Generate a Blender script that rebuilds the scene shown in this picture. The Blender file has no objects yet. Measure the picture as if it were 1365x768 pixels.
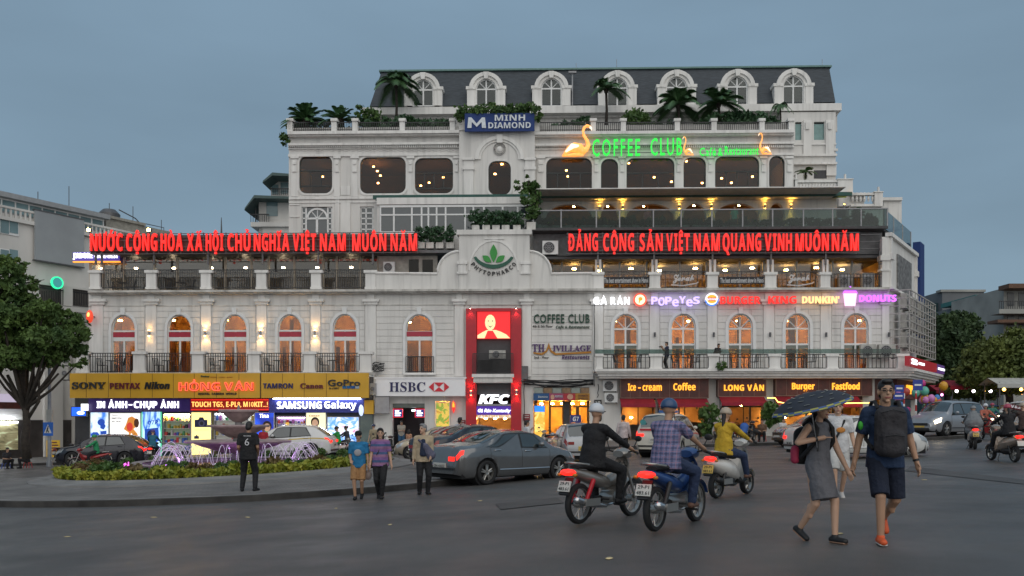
import bpy, bmesh, math, random, unicodedata
from math import sin, cos, pi, radians as R, sqrt, atan2
from mathutils import Vector, Matrix
random.seed(7)
scene = bpy.context.scene
COL = scene.collection
# ------------------------------------------------------------------ camera, sky, sun, exposure
FPX = 1150.0; CX = 682.5; HY = 558.0; CZ = 1.75
cam = bpy.data.cameras.new('camera'); cam.sensor_width = 36; cam.lens = 36*FPX/1365
cam.shift_y = (HY-384)/1365; cam.clip_start = .1; cam.clip_end = 3000
cam_o = bpy.data.objects.new('camera', cam); COL.objects.link(cam_o)
cam_o.location = (0, 0, CZ); cam_o.rotation_euler = (R(90), 0, 0)
scene.camera = cam_o
w = bpy.data.worlds.new('World'); scene.world = w; w.use_nodes = True
nt = w.node_tree; bg = nt.nodes['Background']
sky = nt.nodes.new('ShaderNodeTexSky'); sky.sky_type = 'NISHITA'; sky.sun_disc = False
SUN_EL, SUN_AZ = R(40), R(168)
sky.sun_elevation = SUN_EL; sky.sun_rotation = SUN_AZ; sky.air_density = 1.5; sky.dust_density = 3
mixn = nt.nodes.new('ShaderNodeMixRGB'); mixn.inputs[0].default_value = .88
mixn.inputs[2].default_value = (2.1, 3.15, 4.15, 1)      # even overcast layer
nt.links.new(sky.outputs[0], mixn.inputs[1])
tco = nt.nodes.new('ShaderNodeTexCoord'); mp = nt.nodes.new('ShaderNodeMapping'); mp.inputs['Scale'].default_value = (1.2, 1.2, 4)
nz = nt.nodes.new('ShaderNodeTexNoise'); nz.inputs['Scale'].default_value = 1.6; nz.inputs['Detail'].default_value = 4
nt.links.new(tco.outputs['Generated'], mp.inputs[0]); nt.links.new(mp.outputs[0], nz.inputs['Vector'])
rmp = nt.nodes.new('ShaderNodeMapRange'); rmp.inputs[1].default_value = .3; rmp.inputs[2].default_value = .7; rmp.inputs[3].default_value = .88; rmp.inputs[4].default_value = 1.1
nt.links.new(nz.outputs[0], rmp.inputs[0])
mul = nt.nodes.new('ShaderNodeVectorMath'); mul.operation = 'SCALE'
nt.links.new(mixn.outputs[0], mul.inputs[0]); nt.links.new(rmp.outputs[0], mul.inputs['Scale'])
nt.links.new(mul.outputs[0], bg.inputs[0])
bg.inputs[1].default_value = .098
sl = bpy.data.lights.new('sun', 'SUN'); sl.energy = 1.68; sl.angle = R(105); sl.color = (1, .91, .80)
so = bpy.data.objects.new('sun', sl); COL.objects.link(so)
so.rotation_euler = Vector((-sin(SUN_AZ)*cos(SUN_EL), -cos(SUN_AZ)*cos(SUN_EL), -sin(SUN_EL))).to_track_quat('-Z', 'Y').to_euler()
vs = scene.view_settings
scene.display_settings.display_device = 'sRGB'
vs.view_transform = 'Standard'; vs.look = 'None'; vs.exposure = 0; vs.gamma = 1; vs.use_curve_mapping = False
scene.cycles.max_bounces = 6; scene.cycles.diffuse_bounces = 2; scene.cycles.glossy_bounces = 3
scene.cycles.transparent_max_bounces = 12; scene.cycles.transmission_bounces = 2
scene.cycles.sample_clamp_indirect = 4; scene.cycles.use_denoising = True
# ------------------------------------------------------------------ materials
MATS = {}
def M(name, col=None, rough=.6, metal=0, var=.12, scale=4, bump=0, bscale=40, emit=None, es=1, stretch=None, col2=None, spec=.5, coat=0, streak=0):
 if name in MATS: return MATS[name]
 m = bpy.data.materials.new(name); m.use_nodes = True; n = m.node_tree; b = n.nodes['Principled BSDF']
 b.inputs['Roughness'].default_value = rough; b.inputs['Metallic'].default_value = metal
 b.inputs['Specular IOR Level'].default_value = spec
 if coat: b.inputs['Coat Weight'].default_value = coat; b.inputs['Coat Roughness'].default_value = .05
 tc = n.nodes.new('ShaderNodeTexCoord'); src = tc.outputs['Object']
 if stretch:
  mpn = n.nodes.new('ShaderNodeMapping'); mpn.inputs['Scale'].default_value = stretch
  n.links.new(src, mpn.inputs[0]); src = mpn.outputs[0]
 t = n.nodes.new('ShaderNodeTexNoise'); t.inputs['Scale'].default_value = scale; t.inputs['Detail'].default_value = 5
 n.links.new(src, t.inputs['Vector'])
 mx = n.nodes.new('ShaderNodeMixRGB')
 c2 = col2 or tuple(min(1, c*(1+var)) for c in col)
 c1 = tuple(c*(1-var) for c in col) if not col2 else col
 mx.inputs[1].default_value = (*c1, 1); mx.inputs[2].default_value = (*c2, 1)
 rr = n.nodes.new('ShaderNodeMapRange'); rr.inputs[1].default_value = .3; rr.inputs[2].default_value = .7
 n.links.new(t.outputs[0], rr.inputs[0]); n.links.new(rr.outputs[0], mx.inputs[0])
 src_c = mx.outputs[0]
 if streak:
  mp2 = n.nodes.new('ShaderNodeMapping'); mp2.inputs['Scale'].default_value = (1, 1, .07); n.links.new(tc.outputs['Object'], mp2.inputs[0])
  t3 = n.nodes.new('ShaderNodeTexNoise'); t3.inputs['Scale'].default_value = 4; t3.inputs['Detail'].default_value = 6; n.links.new(mp2.outputs[0], t3.inputs['Vector'])
  r3 = n.nodes.new('ShaderNodeMapRange'); r3.inputs[1].default_value = .25; r3.inputs[2].default_value = .5; r3.inputs[3].default_value = 1-streak; n.links.new(t3.outputs[0], r3.inputs[0])
  sc3 = n.nodes.new('ShaderNodeVectorMath'); sc3.operation = 'SCALE'; n.links.new(src_c, sc3.inputs[0]); n.links.new(r3.outputs[0], sc3.inputs['Scale']); src_c = sc3.outputs[0]
 n.links.new(src_c, b.inputs['Base Color'])
 if bump:
  t2 = n.nodes.new('ShaderNodeTexNoise'); t2.inputs['Scale'].default_value = bscale; t2.inputs['Detail'].default_value = 4
  n.links.new(tc.outputs['Object'], t2.inputs['Vector'])
  bp = n.nodes.new('ShaderNodeBump'); bp.inputs['Strength'].default_value = bump; bp.inputs['Distance'].default_value = .02
  n.links.new(t2.outputs[0], bp.inputs['Height']); n.links.new(bp.outputs[0], b.inputs['Normal'])
 if emit:
  b.inputs['Emission Color'].default_value = (*emit, 1); b.inputs['Emission Strength'].default_value = es
 MATS[name] = m
 return m
def glass(name, tint=(.6, .65, .65), f0=.12, rough=.03):
 if name in MATS: return MATS[name]
 m = bpy.data.materials.new(name); m.use_nodes = True; n = m.node_tree; n.nodes.clear()
 o = n.nodes.new('ShaderNodeOutputMaterial'); tr = n.nodes.new('ShaderNodeBsdfTransparent'); gl = n.nodes.new('ShaderNodeBsdfGlossy')
 tr.inputs[0].default_value = (*tint, 1); gl.inputs['Roughness'].default_value = rough
 lw = n.nodes.new('ShaderNodeLayerWeight'); lw.inputs[0].default_value = .25
 mr = n.nodes.new('ShaderNodeMapRange'); mr.inputs[3].default_value = f0; mr.inputs[4].default_value = .9
 n.links.new(lw.outputs['Facing'], mr.inputs[0])
 mx = n.nodes.new('ShaderNodeMixShader'); n.links.new(mr.outputs[0], mx.inputs[0]); n.links.new(tr.outputs[0], mx.inputs[1]); n.links.new(gl.outputs[0], mx.inputs[2])
 n.links.new(mx.outputs[0], o.inputs[0]); MATS[name] = m
 return m
def E(name, col, es):   # something that gives off light
 return M(name, tuple(min(.8, c*.5+.02) for c in col), .4, var=.02, emit=col, es=es)
def Eimg(name, cols, scale=2.0, es=1.0, stretch=(1, 1, 1), seed=0):   # a backlit picture of soft blots of colour
 if name in MATS: return MATS[name]
 m = bpy.data.materials.new(name); m.use_nodes = True; n = m.node_tree; b = n.nodes['Principled BSDF']; b.inputs['Roughness'].default_value = .25
 tc = n.nodes.new('ShaderNodeTexCoord'); mpn = n.nodes.new('ShaderNodeMapping'); mpn.inputs['Scale'].default_value = stretch; mpn.inputs['Location'].default_value = (seed, seed*.7, seed*.3)
 n.links.new(tc.outputs['Object'], mpn.inputs[0])
 t = n.nodes.new('ShaderNodeTexNoise'); t.inputs['Scale'].default_value = scale; t.inputs['Detail'].default_value = 3; t.inputs['Distortion'].default_value = .8
 n.links.new(mpn.outputs[0], t.inputs['Vector'])
 cr = n.nodes.new('ShaderNodeValToRGB'); cr.color_ramp.interpolation = 'EASE'
 el = cr.color_ramp.elements
 while len(el) < len(cols): el.new(.5)
 for i, c in enumerate(cols):
  el[i].position = .3+.4*i/(len(cols)-1); el[i].color = (*c, 1)
 n.links.new(t.outputs[0], cr.inputs[0]); n.links.new(cr.outputs[0], b.inputs['Base Color']); n.links.new(cr.outputs[0], b.inputs['Emission Color'])
 b.inputs['Emission Strength'].default_value = es; MATS[name] = m
 return m
# ------------------------------------------------------------------ mesh builder
class MB:
 def __init__(s): s.v = []; s.f = []; s.m = []; s.cm = 0
 def add(s, vs, fs):
  k = len(s.v); s.v += [tuple(x) for x in vs]
  for f in fs: s.f.append(tuple(i+k for i in f)); s.m.append(s.cm)
  return s
 def box(s, x0, x1, y0, y1, z0, z1):
  if x0 > x1: x0, x1 = x1, x0
  if y0 > y1: y0, y1 = y1, y0
  if z0 > z1: z0, z1 = z1, z0
  return s.add([(x0,y0,z0),(x1,y0,z0),(x1,y1,z0),(x0,y1,z0),(x0,y0,z1),(x1,y0,z1),(x1,y1,z1),(x0,y1,z1)],
              [(0,3,2,1),(4,5,6,7),(0,1,5,4),(1,2,6,5),(2,3,7,6),(3,0,4,7)])
 def prism(s, poly, y0, y1):      # poly in (x,z)
  n = len(poly)
  vs = [(a, y0, b) for a, b in poly]+[(a, y1, b) for a, b in poly]
  return s.add(vs, [tuple(range(n)), tuple(range(2*n-1, n-1, -1))]+[(i, i+n, (i+1) % n+n, (i+1) % n) for i in range(n)])
 def plate(s, poly, z0, z1):      # poly in (x,y)
  n = len(poly)
  vs = [(a, b, z0) for a, b in poly]+[(a, b, z1) for a, b in poly]
  return s.add(vs, [tuple(range(n-1, -1, -1)), tuple(range(n, 2*n))]+[(i, (i+1) % n, (i+1) % n+n, i+n) for i in range(n)])
 def tube(s, pts, r, n=6, flat=None):
  pts = [Vector(p) for p in pts]; k = len(pts); rs = r if isinstance(r, (list, tuple)) else [r]*k
  vs = []; prev = None
  for i, p in enumerate(pts):
   d = (pts[min(i+1, k-1)]-pts[max(i-1, 0)]); d = d.normalized() if d.length > 1e-9 else Vector((0, 0, 1))
   if prev is None:
    a = Vector((0, 0, 1)) if abs(d.z) < .9 else Vector((1, 0, 0))
    x = d.cross(a).normalized()
   else:
    x = (prev-d*prev.dot(d)); x = x.normalized() if x.length > 1e-6 else d.orthogonal().normalized()
   y = d.cross(x); prev = x
   for j in range(n):
    t = 2*pi*j/n; vs.append(p+(x*cos(t)+y*sin(t))*rs[i])
  fs = [(i*n+j, i*n+(j+1) % n, (i+1)*n+(j+1) % n, (i+1)*n+j) for i in range(k-1) for j in range(n)]
  fs += [tuple(range(n-1, -1, -1)), tuple(range((k-1)*n, k*n))]
  return s.add(vs, fs)
 def lathe(s, prof, c=(0, 0, 0), n=20, axis='z', a0=0, a1=2*pi):
  full = abs(a1-a0-2*pi) < 1e-6; nn = n if full else n+1
  vs = []
  for r, z in prof:
   for j in range(nn):
    t = a0+(a1-a0)*j/n
    if axis == 'z': q = (r*cos(t), r*sin(t), z)
    elif axis == 'x': q = (z, r*cos(t), r*sin(t))
    else: q = (r*sin(t), z, r*cos(t))
    vs.append((q[0]+c[0], q[1]+c[1], q[2]+c[2]))
  fs = [(i*nn+j, i*nn+(j+1) % nn, (i+1)*nn+(j+1) % nn, (i+1)*nn+j) for i in range(len(prof)-1) for j in range(nn if full else nn-1)]
  return s.add(vs, fs)
 def ell(s, c, r, n=10, m=7, mat=None):
  if not hasattr(r, '__len__'): r = (r, r, r)
  vs = []; c = Vector(c)
  for i in range(m+1):
   p = pi*i/m
   for j in range(n):
    t = 2*pi*j/n; q = Vector((r[0]*sin(p)*cos(t), r[1]*sin(p)*sin(t), r[2]*cos(p)))
    if mat: q = mat @ q
    vs.append(q+c)
  fs = [(i*n+j, (i+1)*n+j, (i+1)*n+(j+1) % n, i*n+(j+1) % n) for i in range(m) for j in range(n)]
  return s.add(vs, fs)
 def cap(s, p0, p1, r0, r1, n=10, sx=1, side=(1, 0, 0), f0=0, f1=0):   # tapered capsule, its section stretched by sx along side
  p0 = Vector(p0); p1 = Vector(p1); d = p1-p0; L = d.length; d = d.normalized() if L > 1e-6 else Vector((0, 0, 1))
  a = Vector(side); x = a-d*a.dot(d); x = x.normalized() if x.length > .05 else d.orthogonal().normalized(); y = d.cross(x)
  rings = []
  if not f0:
   for k in range(4): t = -pi/2+pi/2*k/4+.0001; rings.append((p0+d*r0*sin(t), r0*cos(t)))
  for k in range(5): rings.append((p0+(p1-p0)*(k/4), r0+(r1-r0)*k/4))
  if not f1:
   for k in range(1, 5): t = pi/2*k/4-.0001; rings.append((p1+d*r1*sin(t), r1*cos(t)))
  vs = []
  for c, r in rings:
   for j in range(n): t = 2*pi*j/n; vs.append(c+x*cos(t)*r*sx+y*sin(t)*r)
  k = len(rings)
  fs = [(i*n+j, i*n+(j+1) % n, (i+1)*n+(j+1) % n, (i+1)*n+j) for i in range(k-1) for j in range(n)]
  return s.add(vs, fs+[tuple(range(n-1, -1, -1)), tuple(range((k-1)*n, k*n))])
 def grid(s, rows):
  n = len(rows[0]); vs = [p for r in rows for p in r]
  return s.add(vs, [(i*n+j, i*n+j+1, (i+1)*n+j+1, (i+1)*n+j) for i in range(len(rows)-1) for j in range(n-1)])
 def xform(s, mat, k=0):
  s.v[k:] = [tuple(mat @ Vector(p)) for p in s.v[k:]]; return s
 def mesh(s, name, mats, smooth=None, recalc=True):
  me = bpy.data.meshes.new(name); me.from_pydata(s.v, [], s.f)
  if not isinstance(mats, (list, tuple)): mats = [mats]
  for m in mats: me.materials.append(m)
  if len(mats) > 1: me.polygons.foreach_set('material_index', s.m)
  if recalc:
   b = bmesh.new(); b.from_mesh(me); bmesh.ops.recalc_face_normals(b, faces=b.faces); b.to_mesh(me); b.free()
  if smooth is not None:
   me.polygons.foreach_set('use_smooth', [True]*len(me.polygons))
   if smooth < 180: me.set_sharp_from_angle(angle=R(smooth))
  me.update(); return me
# ------------------------------------------------------------------ things and parts
FRM = {}; KIDS = {}
def thing(name, label, cat, group=None, frame=None):
 o = bpy.data.objects.new(name, None); COL.objects.link(o); o.empty_display_size = .2
 o['label'] = label; o['category'] = cat
 if group: o['group'] = group
 FRM[o.name] = frame or Matrix(); KIDS[o.name] = []
 return o
def part(parent, name, mb, mat, smooth=None, label=None, recalc=True):
 me = mb if isinstance(mb, bpy.types.Mesh) else mb.mesh(name, mat, smooth, recalc)
 o = bpy.data.objects.new(name, me); COL.objects.link(o); o.parent = parent
 KIDS.setdefault(parent.name, []).append(o); KIDS[o.name] = []
 if label: o['label'] = label
 return o
def tree_of(o):
 out = []
 for c in KIDS.get(o.name, []): out.append(c); out += tree_of(c)
 return out
def done(t):                         # put the Empty at the thing's base, its parts' meshes round it
 ms = {o.data for o in tree_of(t)}
 lo = Vector((1e9,)*3); hi = -lo
 for me in ms:
  for v in me.vertices:
   for i in range(3):
    if v.co[i] < lo[i]: lo[i] = v.co[i]
    if v.co[i] > hi[i]: hi[i] = v.co[i]
 b = Vector(((lo.x+hi.x)/2, (lo.y+hi.y)/2, lo.z)); T = Matrix.Translation(-b)
 for me in ms: me.transform(T)
 t.matrix_world = FRM[t.name] @ Matrix.Translation(b)
 return t
def single(name, label, cat, mb, mat, group=None, frame=None, smooth=None):
 me = mb if isinstance(mb, bpy.types.Mesh) else mb.mesh(name, mat, smooth)
 o = bpy.data.objects.new(name, me); COL.objects.link(o); KIDS[o.name] = []
 co = [v.co for v in me.vertices]
 b = Vector(((min(c.x for c in co)+max(c.x for c in co))/2, (min(c.y for c in co)+max(c.y for c in co))/2, min(c.z for c in co)))
 me.transform(Matrix.Translation(-b)); o.matrix_world = (frame or Matrix()) @ Matrix.Translation(b)
 o['label'] = label; o['category'] = cat
 if group: o['group'] = group
 return o
def struct(name, mb, mat, smooth=None, kind='structure'):
 me = mb.mesh(name, mat, smooth) if isinstance(mb, MB) else mb
 o = bpy.data.objects.new(name, me); COL.objects.link(o); o['kind'] = kind; return o
def dup(t, mat, label=None):
 def rec(o, par):
  c = o.copy(); COL.objects.link(c); KIDS[c.name] = []
  if par: c.parent = par; KIDS[par.name].append(c)
  for k in KIDS[o.name]: rec(k, c)
  return c
 r = rec(t, None); r.matrix_world = mat
 if label: r['label'] = label
 return r
def place(x, y, z=None, rz=0, s=1): return Matrix.Translation((x, y, hz(x, y) if z is None else z)) @ Matrix.Rotation(rz, 4, 'Z') @ Matrix.Scale(s, 4)
RAISED = []
def inside(x, y, poly):
 c = False; n = len(poly)
 for i in range(n):
  (x0, y0), (x1, y1) = poly[i], poly[i-1]
  if (y0 > y) != (y1 > y) and x < (x1-x0)*(y-y0)/(y1-y0)+x0: c = not c
 return c
def hz(x, y): return gz(x, y)+next((h for p, h in RAISED if inside(x, y, p)), 0)
# ------------------------------------------------------------------ from photograph to place
SLOPE = .035
def gz(x, y=40):
 return gplane(x)+.25*math.exp(-((x-3)**2+(y-11.3)**2)/49)
def gplane(x):                     # the square falls gently towards the far side of the fountain
 a = 30.0
 if abs(x) <= a: return SLOPE*x
 e = abs(x)-a
 return math.copysign(SLOPE*(a+12*(1-math.exp(-e/12))), x)
def G(px, py, dz=0):                # ground point under a pixel
 y = FPX*(CZ-dz)/(py-HY+SLOPE*(px-CX)); x = (px-CX)*y/FPX
 for _ in range(14):
  y = FPX*(CZ-dz-gz(x, y))/(py-HY); x = (px-CX)*y/FPX
 return x, y
def AT(px, py, y): return Vector(((px-CX)*y/FPX, y, CZ+(HY-py)*y/FPX))
PHI = -.026; BY = 55.0
BF = Matrix.Translation((0, BY, 0)) @ Matrix.Rotation(PHI, 4, 'Z')
def F(px, py, v=0):                 # facade coordinates (u, z) on the plane v behind the front wall
 a = (px-CX)/FPX
 t = (v+BY*cos(PHI))/(cos(PHI)-a*sin(PHI))
 X = a*t; Y = t-BY
 return X*cos(PHI)+Y*sin(PHI), CZ+(HY-py)*t/FPX
def U(px, v=0): return F(px, HY, v)[0]
def Z(py, v=0, px=682): return F(px, py, v)[1]
def fbox(mb, a0, a1, b0, b1, v0, v1):    # box whose front face fills pixels a0..a1 x b0..b1
 u0, zt = F(a0, b0, v0); u1, zb = F(a1, b1, v0); zt = (zt+F(a1, b0, v0)[1])/2; zb = (zb+F(a0, b1, v0)[1])/2
 return mb.box(u0, u1, v0, v1, zb, zt)
def FW(u, v, z): return BF @ Vector((u, v, z))
# ------------------------------------------------------------------ lettering
def mth(s, up, lo):
 return ''.join(chr(up+ord(c)-65) if 'A' <= c <= 'Z' else chr(lo+ord(c)-97) if 'a' <= c <= 'z' else c for c in s)
def bold(s): return mth(s, 0x1D5D4, 0x1D5EE)
def boldit(s): return mth(s, 0x1D63C, 0x1D656)
def serif(s): return mth(s, 0x1D400, 0x1D41A)
def script(s): return mth(s, 0x1D4D0, 0x1D4EA)
def text_raw(s, offset=0, extrude=.05, spacing=1, shear=0, res=2):
 c = bpy.data.curves.new('t', 'FONT'); c.body = s; c.size = 1; c.offset = offset; c.extrude = extrude; c.resolution_u = res
 c.space_character = spacing; c.shear = shear
 o = bpy.data.objects.new('t', c); COL.objects.link(o)
 dg = bpy.context.evaluated_depsgraph_get(); me = bpy.data.meshes.new_from_object(o.evaluated_get(dg))
 vs = [v.co.copy() for v in me.vertices]; fs = [tuple(p.vertices) for p in me.polygons]
 bpy.data.objects.remove(o); bpy.data.curves.remove(c); bpy.data.meshes.remove(me)
 return vs, fs
def plain(s): return ''.join(c for c in unicodedata.normalize('NFD', s) if not unicodedata.combining(c)).replace('Đ', 'D').replace('đ', 'd')
def text_box(mb, s, u0, u1, z0, z1, v, depth=.06, offset=0, shear=0, spacing=1, ref=None, res=2):
 """lettering whose base letters fill u0..u1 x z0..z1 on plane v (front face at v-depth)"""
 vs, fs = text_raw(s.replace('Đ', 'D'), offset, .05, spacing, shear, res)
 if ref is None and plain(s) != s: ref = plain(s)
 rv = text_raw(ref, offset, .05, spacing, shear, res)[0] if ref else vs
 x0 = min(p.x for p in rv); x1 = max(p.x for p in rv); y0 = min(p.y for p in rv); y1 = max(p.y for p in rv)
 k = len(mb.v)
 mb.add([(u0+(p.x-x0)/(x1-x0)*(u1-u0), v-depth*(p.z+.05)/.1, z0+(p.y-y0)/(y1-y0)*(z1-z0)) for p in vs], fs)
 if s.startswith('Đ'):
  h = z1-z0; mb.box(u0-.12*h, u0+.16*h, v-depth-.004, v-.003, z0+.43*h, z0+.57*h)
 return mb
def ftext(mb, s, a0, a1, b0, b1, v, **k):
 u0, z1 = F(a0, b0, v); u1, z0 = F(a1, b1, v)
 return text_box(mb, s, u0, u1, z0, z1, v, **k)
# ------------------------------------------------------------------ palette
WALL = M('stucco', (.68,.66,.63), .85, var=.1, scale=.7, stretch=(1.2,1.2,.3), bump=.12, bscale=9, streak=.22)
TRIM = M('plaster_trim', (.74,.72,.69), .8, var=.09, scale=1.1, stretch=(1.5,1.5,.4), bump=.08, bscale=14, streak=.2)
STAIN = M('weathered_ledge', (.38,.36,.33), .9, col2=(.66,.64,.60), scale=1.6, bump=.2, bscale=12, streak=.3)
BLACK = M('black_iron', (.018,.018,.02), .45, var=.2)
STEEL = M('grey_steel', (.12,.12,.125), .5, metal=.4, var=.2)
GREYM = M('mid_grey_metal', (.30,.30,.31), .5, var=.15)
WHITEP = M('white_paint', (.72,.72,.71), .5, var=.05)
DARKP = M('dark_panel', (.035,.034,.038), .5, var=.2)
GREEN_AWN = M('dark_green_awning', (.015,.075,.06), .6, var=.2)
SLATE = M('slate_roof', (.035,.043,.052), .65, var=.35, scale=2.5, stretch=(1,1,6), bump=.35, bscale=6)
PANE = glass('window_pane', (.66,.66,.62), .05)
PANE_D = glass('dark_window_pane', (.34,.31,.28), .015)
PANE_T = glass('terrace_pane', (.62,.6,.55), .06)
RAILGL = glass('rail_glass', (.42,.52,.50), .012)
TEAL = M('teal_window', (.16,.28,.27), .15, var=.15)
TAN = M('tan_interior', (.34,.22,.11), .8, var=.25, scale=1.5)
BROWN_IN = M('brown_interior', (.12,.085,.06), .8, var=.4, scale=1.2)
CREAM = M('cream_interior', (.55,.42,.25), .8, var=.15, scale=1.5)
LAMPW = E('warm_lamp', (1, .55, .16), 240)
LAMPO = E('orange_lamp', (1, .5, .16), 170)
LAMPC = E('cool_lamp', (.85, .93, 1), 30)
REDP = M('red_panel', (.42,.008,.02), .4, var=.08)
REDBAND = M('red_band', (.38,.02,.045), .4, var=.1)
DRED = M('maroon_board', (.085,.018,.012), .45, var=.35, scale=3)
AWN = M('red_awning', (.28,.012,.03), .8, var=.2, scale=2, bump=.2, bscale=8)
SIDEWALK = None
YELLOW = M('yellow_board', (.62,.34,.018), .45, var=.08, scale=.8)
BLUEB = M('blue_board', (.008,.035,.16), .7, var=.1)
NAVY = M('navy_board', (.012,.012,.07), .35, var=.2)
BLACKL = M('black_letter', (.012,.012,.014), .4, var=.1)
LEAF = M('leaf', (.03,.075,.014), .6, col2=(.08,.15,.028), scale=1.5)
LEAF_D = M('dark_leaf', (.018,.055,.022), .55, col2=(.045,.11,.038), scale=1.2)
LEAF_Y = M('bright_leaf', (.13,.19,.018), .6, col2=(.40,.37,.04), scale=3)
LEAF_R = M('bronze_leaf', (.10,.06,.02), .6, col2=(.16,.13,.03), scale=3)
BARK = M('bark', (.035,.028,.022), .9, var=.35, scale=6, bump=.5)
SOIL = M('soil', (.03,.022,.015), .95, var=.3)
CONC = M('concrete', (.22,.215,.21), .9, var=.15, scale=2, bump=.2)
# ------------------------------------------------------------------ ground, island, pavements
def asphalt():
 m = M('asphalt', (.064,.062,.060), .58, col2=(.106,.102,.099), scale=.6, stretch=(.35,1,1), bump=.7, bscale=90)
 n = m.node_tree; b = n.nodes['Principled BSDF']
 t = n.nodes.new('ShaderNodeTexNoise'); t.inputs['Scale'].default_value = .9; t.inputs['Detail'].default_value = 6
 tc = n.nodes.new('ShaderNodeTexCoord'); n.links.new(tc.outputs['Object'], t.inputs['Vector'])
 r = n.nodes.new('ShaderNodeMapRange'); r.inputs[1].default_value = .3; r.inputs[2].default_value = .7; r.inputs[3].default_value = .32; r.inputs[4].default_value = .56
 n.links.new(t.outputs[0], r.inputs[0]); n.links.new(r.outputs[0], b.inputs['Roughness']); return m
ASPHALT = asphalt()
def paving(name, c1, c2, mort, sx=.4, sy=.2):
 m = bpy.data.materials.new(name); m.use_nodes = True; n = m.node_tree; b = n.nodes['Principled BSDF']; b.inputs['Roughness'].default_value = .75
 tc = n.nodes.new('ShaderNodeTexCoord'); br = n.nodes.new('ShaderNodeTexBrick')
 n.links.new(tc.outputs['Object'], br.inputs['Vector'])
 br.inputs['Color1'].default_value = (*c1, 1); br.inputs['Color2'].default_value = (*c2, 1); br.inputs['Mortar'].default_value = (*mort, 1)
 br.inputs['Scale'].default_value = 1; br.inputs['Brick Width'].default_value = sx; br.inputs['Row Height'].default_value = sy; br.inputs['Mortar Size'].default_value = .012
 t = n.nodes.new('ShaderNodeTexNoise'); t.inputs['Scale'].default_value = .8; t.inputs['Detail'].default_value = 6; n.links.new(tc.outputs['Object'], t.inputs['Vector'])
 mr = n.nodes.new('ShaderNodeMapRange'); mr.inputs[1].default_value = .3; mr.inputs[2].default_value = .7; mr.inputs[3].default_value = .65; mr.inputs[4].default_value = 1.15; n.links.new(t.outputs[0], mr.inputs[0])
 sc = n.nodes.new('ShaderNodeVectorMath'); sc.operation = 'SCALE'; n.links.new(br.outputs[0], sc.inputs[0]); n.links.new(mr.outputs[0], sc.inputs['Scale'])
 n.links.new(sc.outputs[0], b.inputs['Base Color']); return m
PAVE = paving('paving', (.15,.145,.14), (.19,.18,.17), (.08,.075,.07))
KSIDE = M('dark_kerb_side', (.022,.021,.02), .9, col2=(.06,.056,.052), scale=2.5, bump=.3, bscale=15)  # near-black colour for the kerb's outer faces, darker than the kerb top
KERB = M('kerb_stone', (.10,.098,.095), .85, col2=(.24,.23,.22), scale=1.4, bump=.3, bscale=15)
xs = [-1500,-400,-150]+[-90+3*i for i in range(24)]+[-18+.9*i for i in range(47)]+[25+3*i for i in range(23)]+[150,400,1500]
ys = [-60,-10]+[i for i in range(40)]+[40+4*i for i in range(30)]+[250,500,1500]
mb = MB(); mb.grid([[(x, y, gz(x, y)) for x in xs] for y in ys]); struct('ground', mb, ASPHALT, 180)
def sheet(name, poly, dz, mat, h=None, kerb=None, kw=.25):
 """a raised paved area following the ground; poly is its outline in plan"""
 RAISED.append((poly, dz)); bm = bmesh.new(); vs = [bm.verts.new((x, y, 0)) for x, y in poly]; bm.faces.new(vs)
 bmesh.ops.triangulate(bm, faces=bm.faces)
 for k in range(5):
  es = [e for e in bm.edges if e.calc_length() > 3]
  if not es: break
  bmesh.ops.subdivide_edges(bm, edges=es, cuts=1); bmesh.ops.triangulate(bm, faces=bm.faces)
 for v in bm.verts: v.co.z = gz(v.co.x, v.co.y)+dz
 me = bpy.data.meshes.new(name); bm.to_mesh(me); bm.free(); me.materials.append(mat)
 for p in me.polygons:
  if p.normal.z < 0: p.flip()
 struct(name, me, mat)
def kerb_line(name, pts, w, top, bot, mat):
 mb = MB(); rows = []
 P = [Vector(p) for p in pts]
 for i, p in enumerate(P):
  d = (P[min(i+1, len(P)-1)]-P[max(i-1, 0)]).normalized(); nrm = Vector((-d.y, d.x))
  a = p; b = p+nrm*w; z = gz(p.x, p.y)
  rows.append([(a.x, a.y, z+bot), (a.x, a.y, z+top-.02), (a.x+nrm.x*.02, a.y+nrm.y*.02, z+top), (b.x, b.y, z+top), (b.x, b.y, z+bot)])
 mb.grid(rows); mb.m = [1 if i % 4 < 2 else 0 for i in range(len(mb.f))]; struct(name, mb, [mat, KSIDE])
edge = [(-60, 671), (0, 676), (120, 676), (230, 673), (330, 669), (430, 662.5), (520, 655.5), (600, 647), (640, 640), (652, 632), (640, 624), (600, 619), (560, 618)]
pts = [G(*e) for e in edge]
def smooth_line(pts, n=6):
 out = []
 for i in range(len(pts)-1):
  p = [Vector(pts[max(0, min(len(pts)-1, i+k))]) for k in (-1, 0, 1, 2)]
  for j in range(n):
   t = j/n
   out.append(tuple(.5*((2*p[1])+(-p[0]+p[2])*t+(2*p[0]-5*p[1]+4*p[2]-p[3])*t*t+(-p[0]+3*p[1]-3*p[2]+p[3])*t**3)))
 return out+[tuple(pts[-1])]
line = smooth_line(pts)
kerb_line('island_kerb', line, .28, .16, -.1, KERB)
back = [G(430, 612), G(250, 613), G(100, 628), G(60, 640), G(0, 647), G(-60, 650)]
sheet('island_pavement', [(x, y+.12) for x, y in line]+back, .152, PAVE)
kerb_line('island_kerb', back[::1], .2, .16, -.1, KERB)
side_edge = [(-75, 52), (-40, 50.5), (-27, 49.6), (-12, 48.5), (0, 46), (7, 43.2), (14, 41.8), (20.5, 41.8), (23.4, 43.2), (25, 46), (29, 54), (36, 66), (60, 110)]
sl_ = smooth_line(side_edge, 4)
kerb_line('building_kerb', sl_, .25, .15, -.1, KERB)
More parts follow.
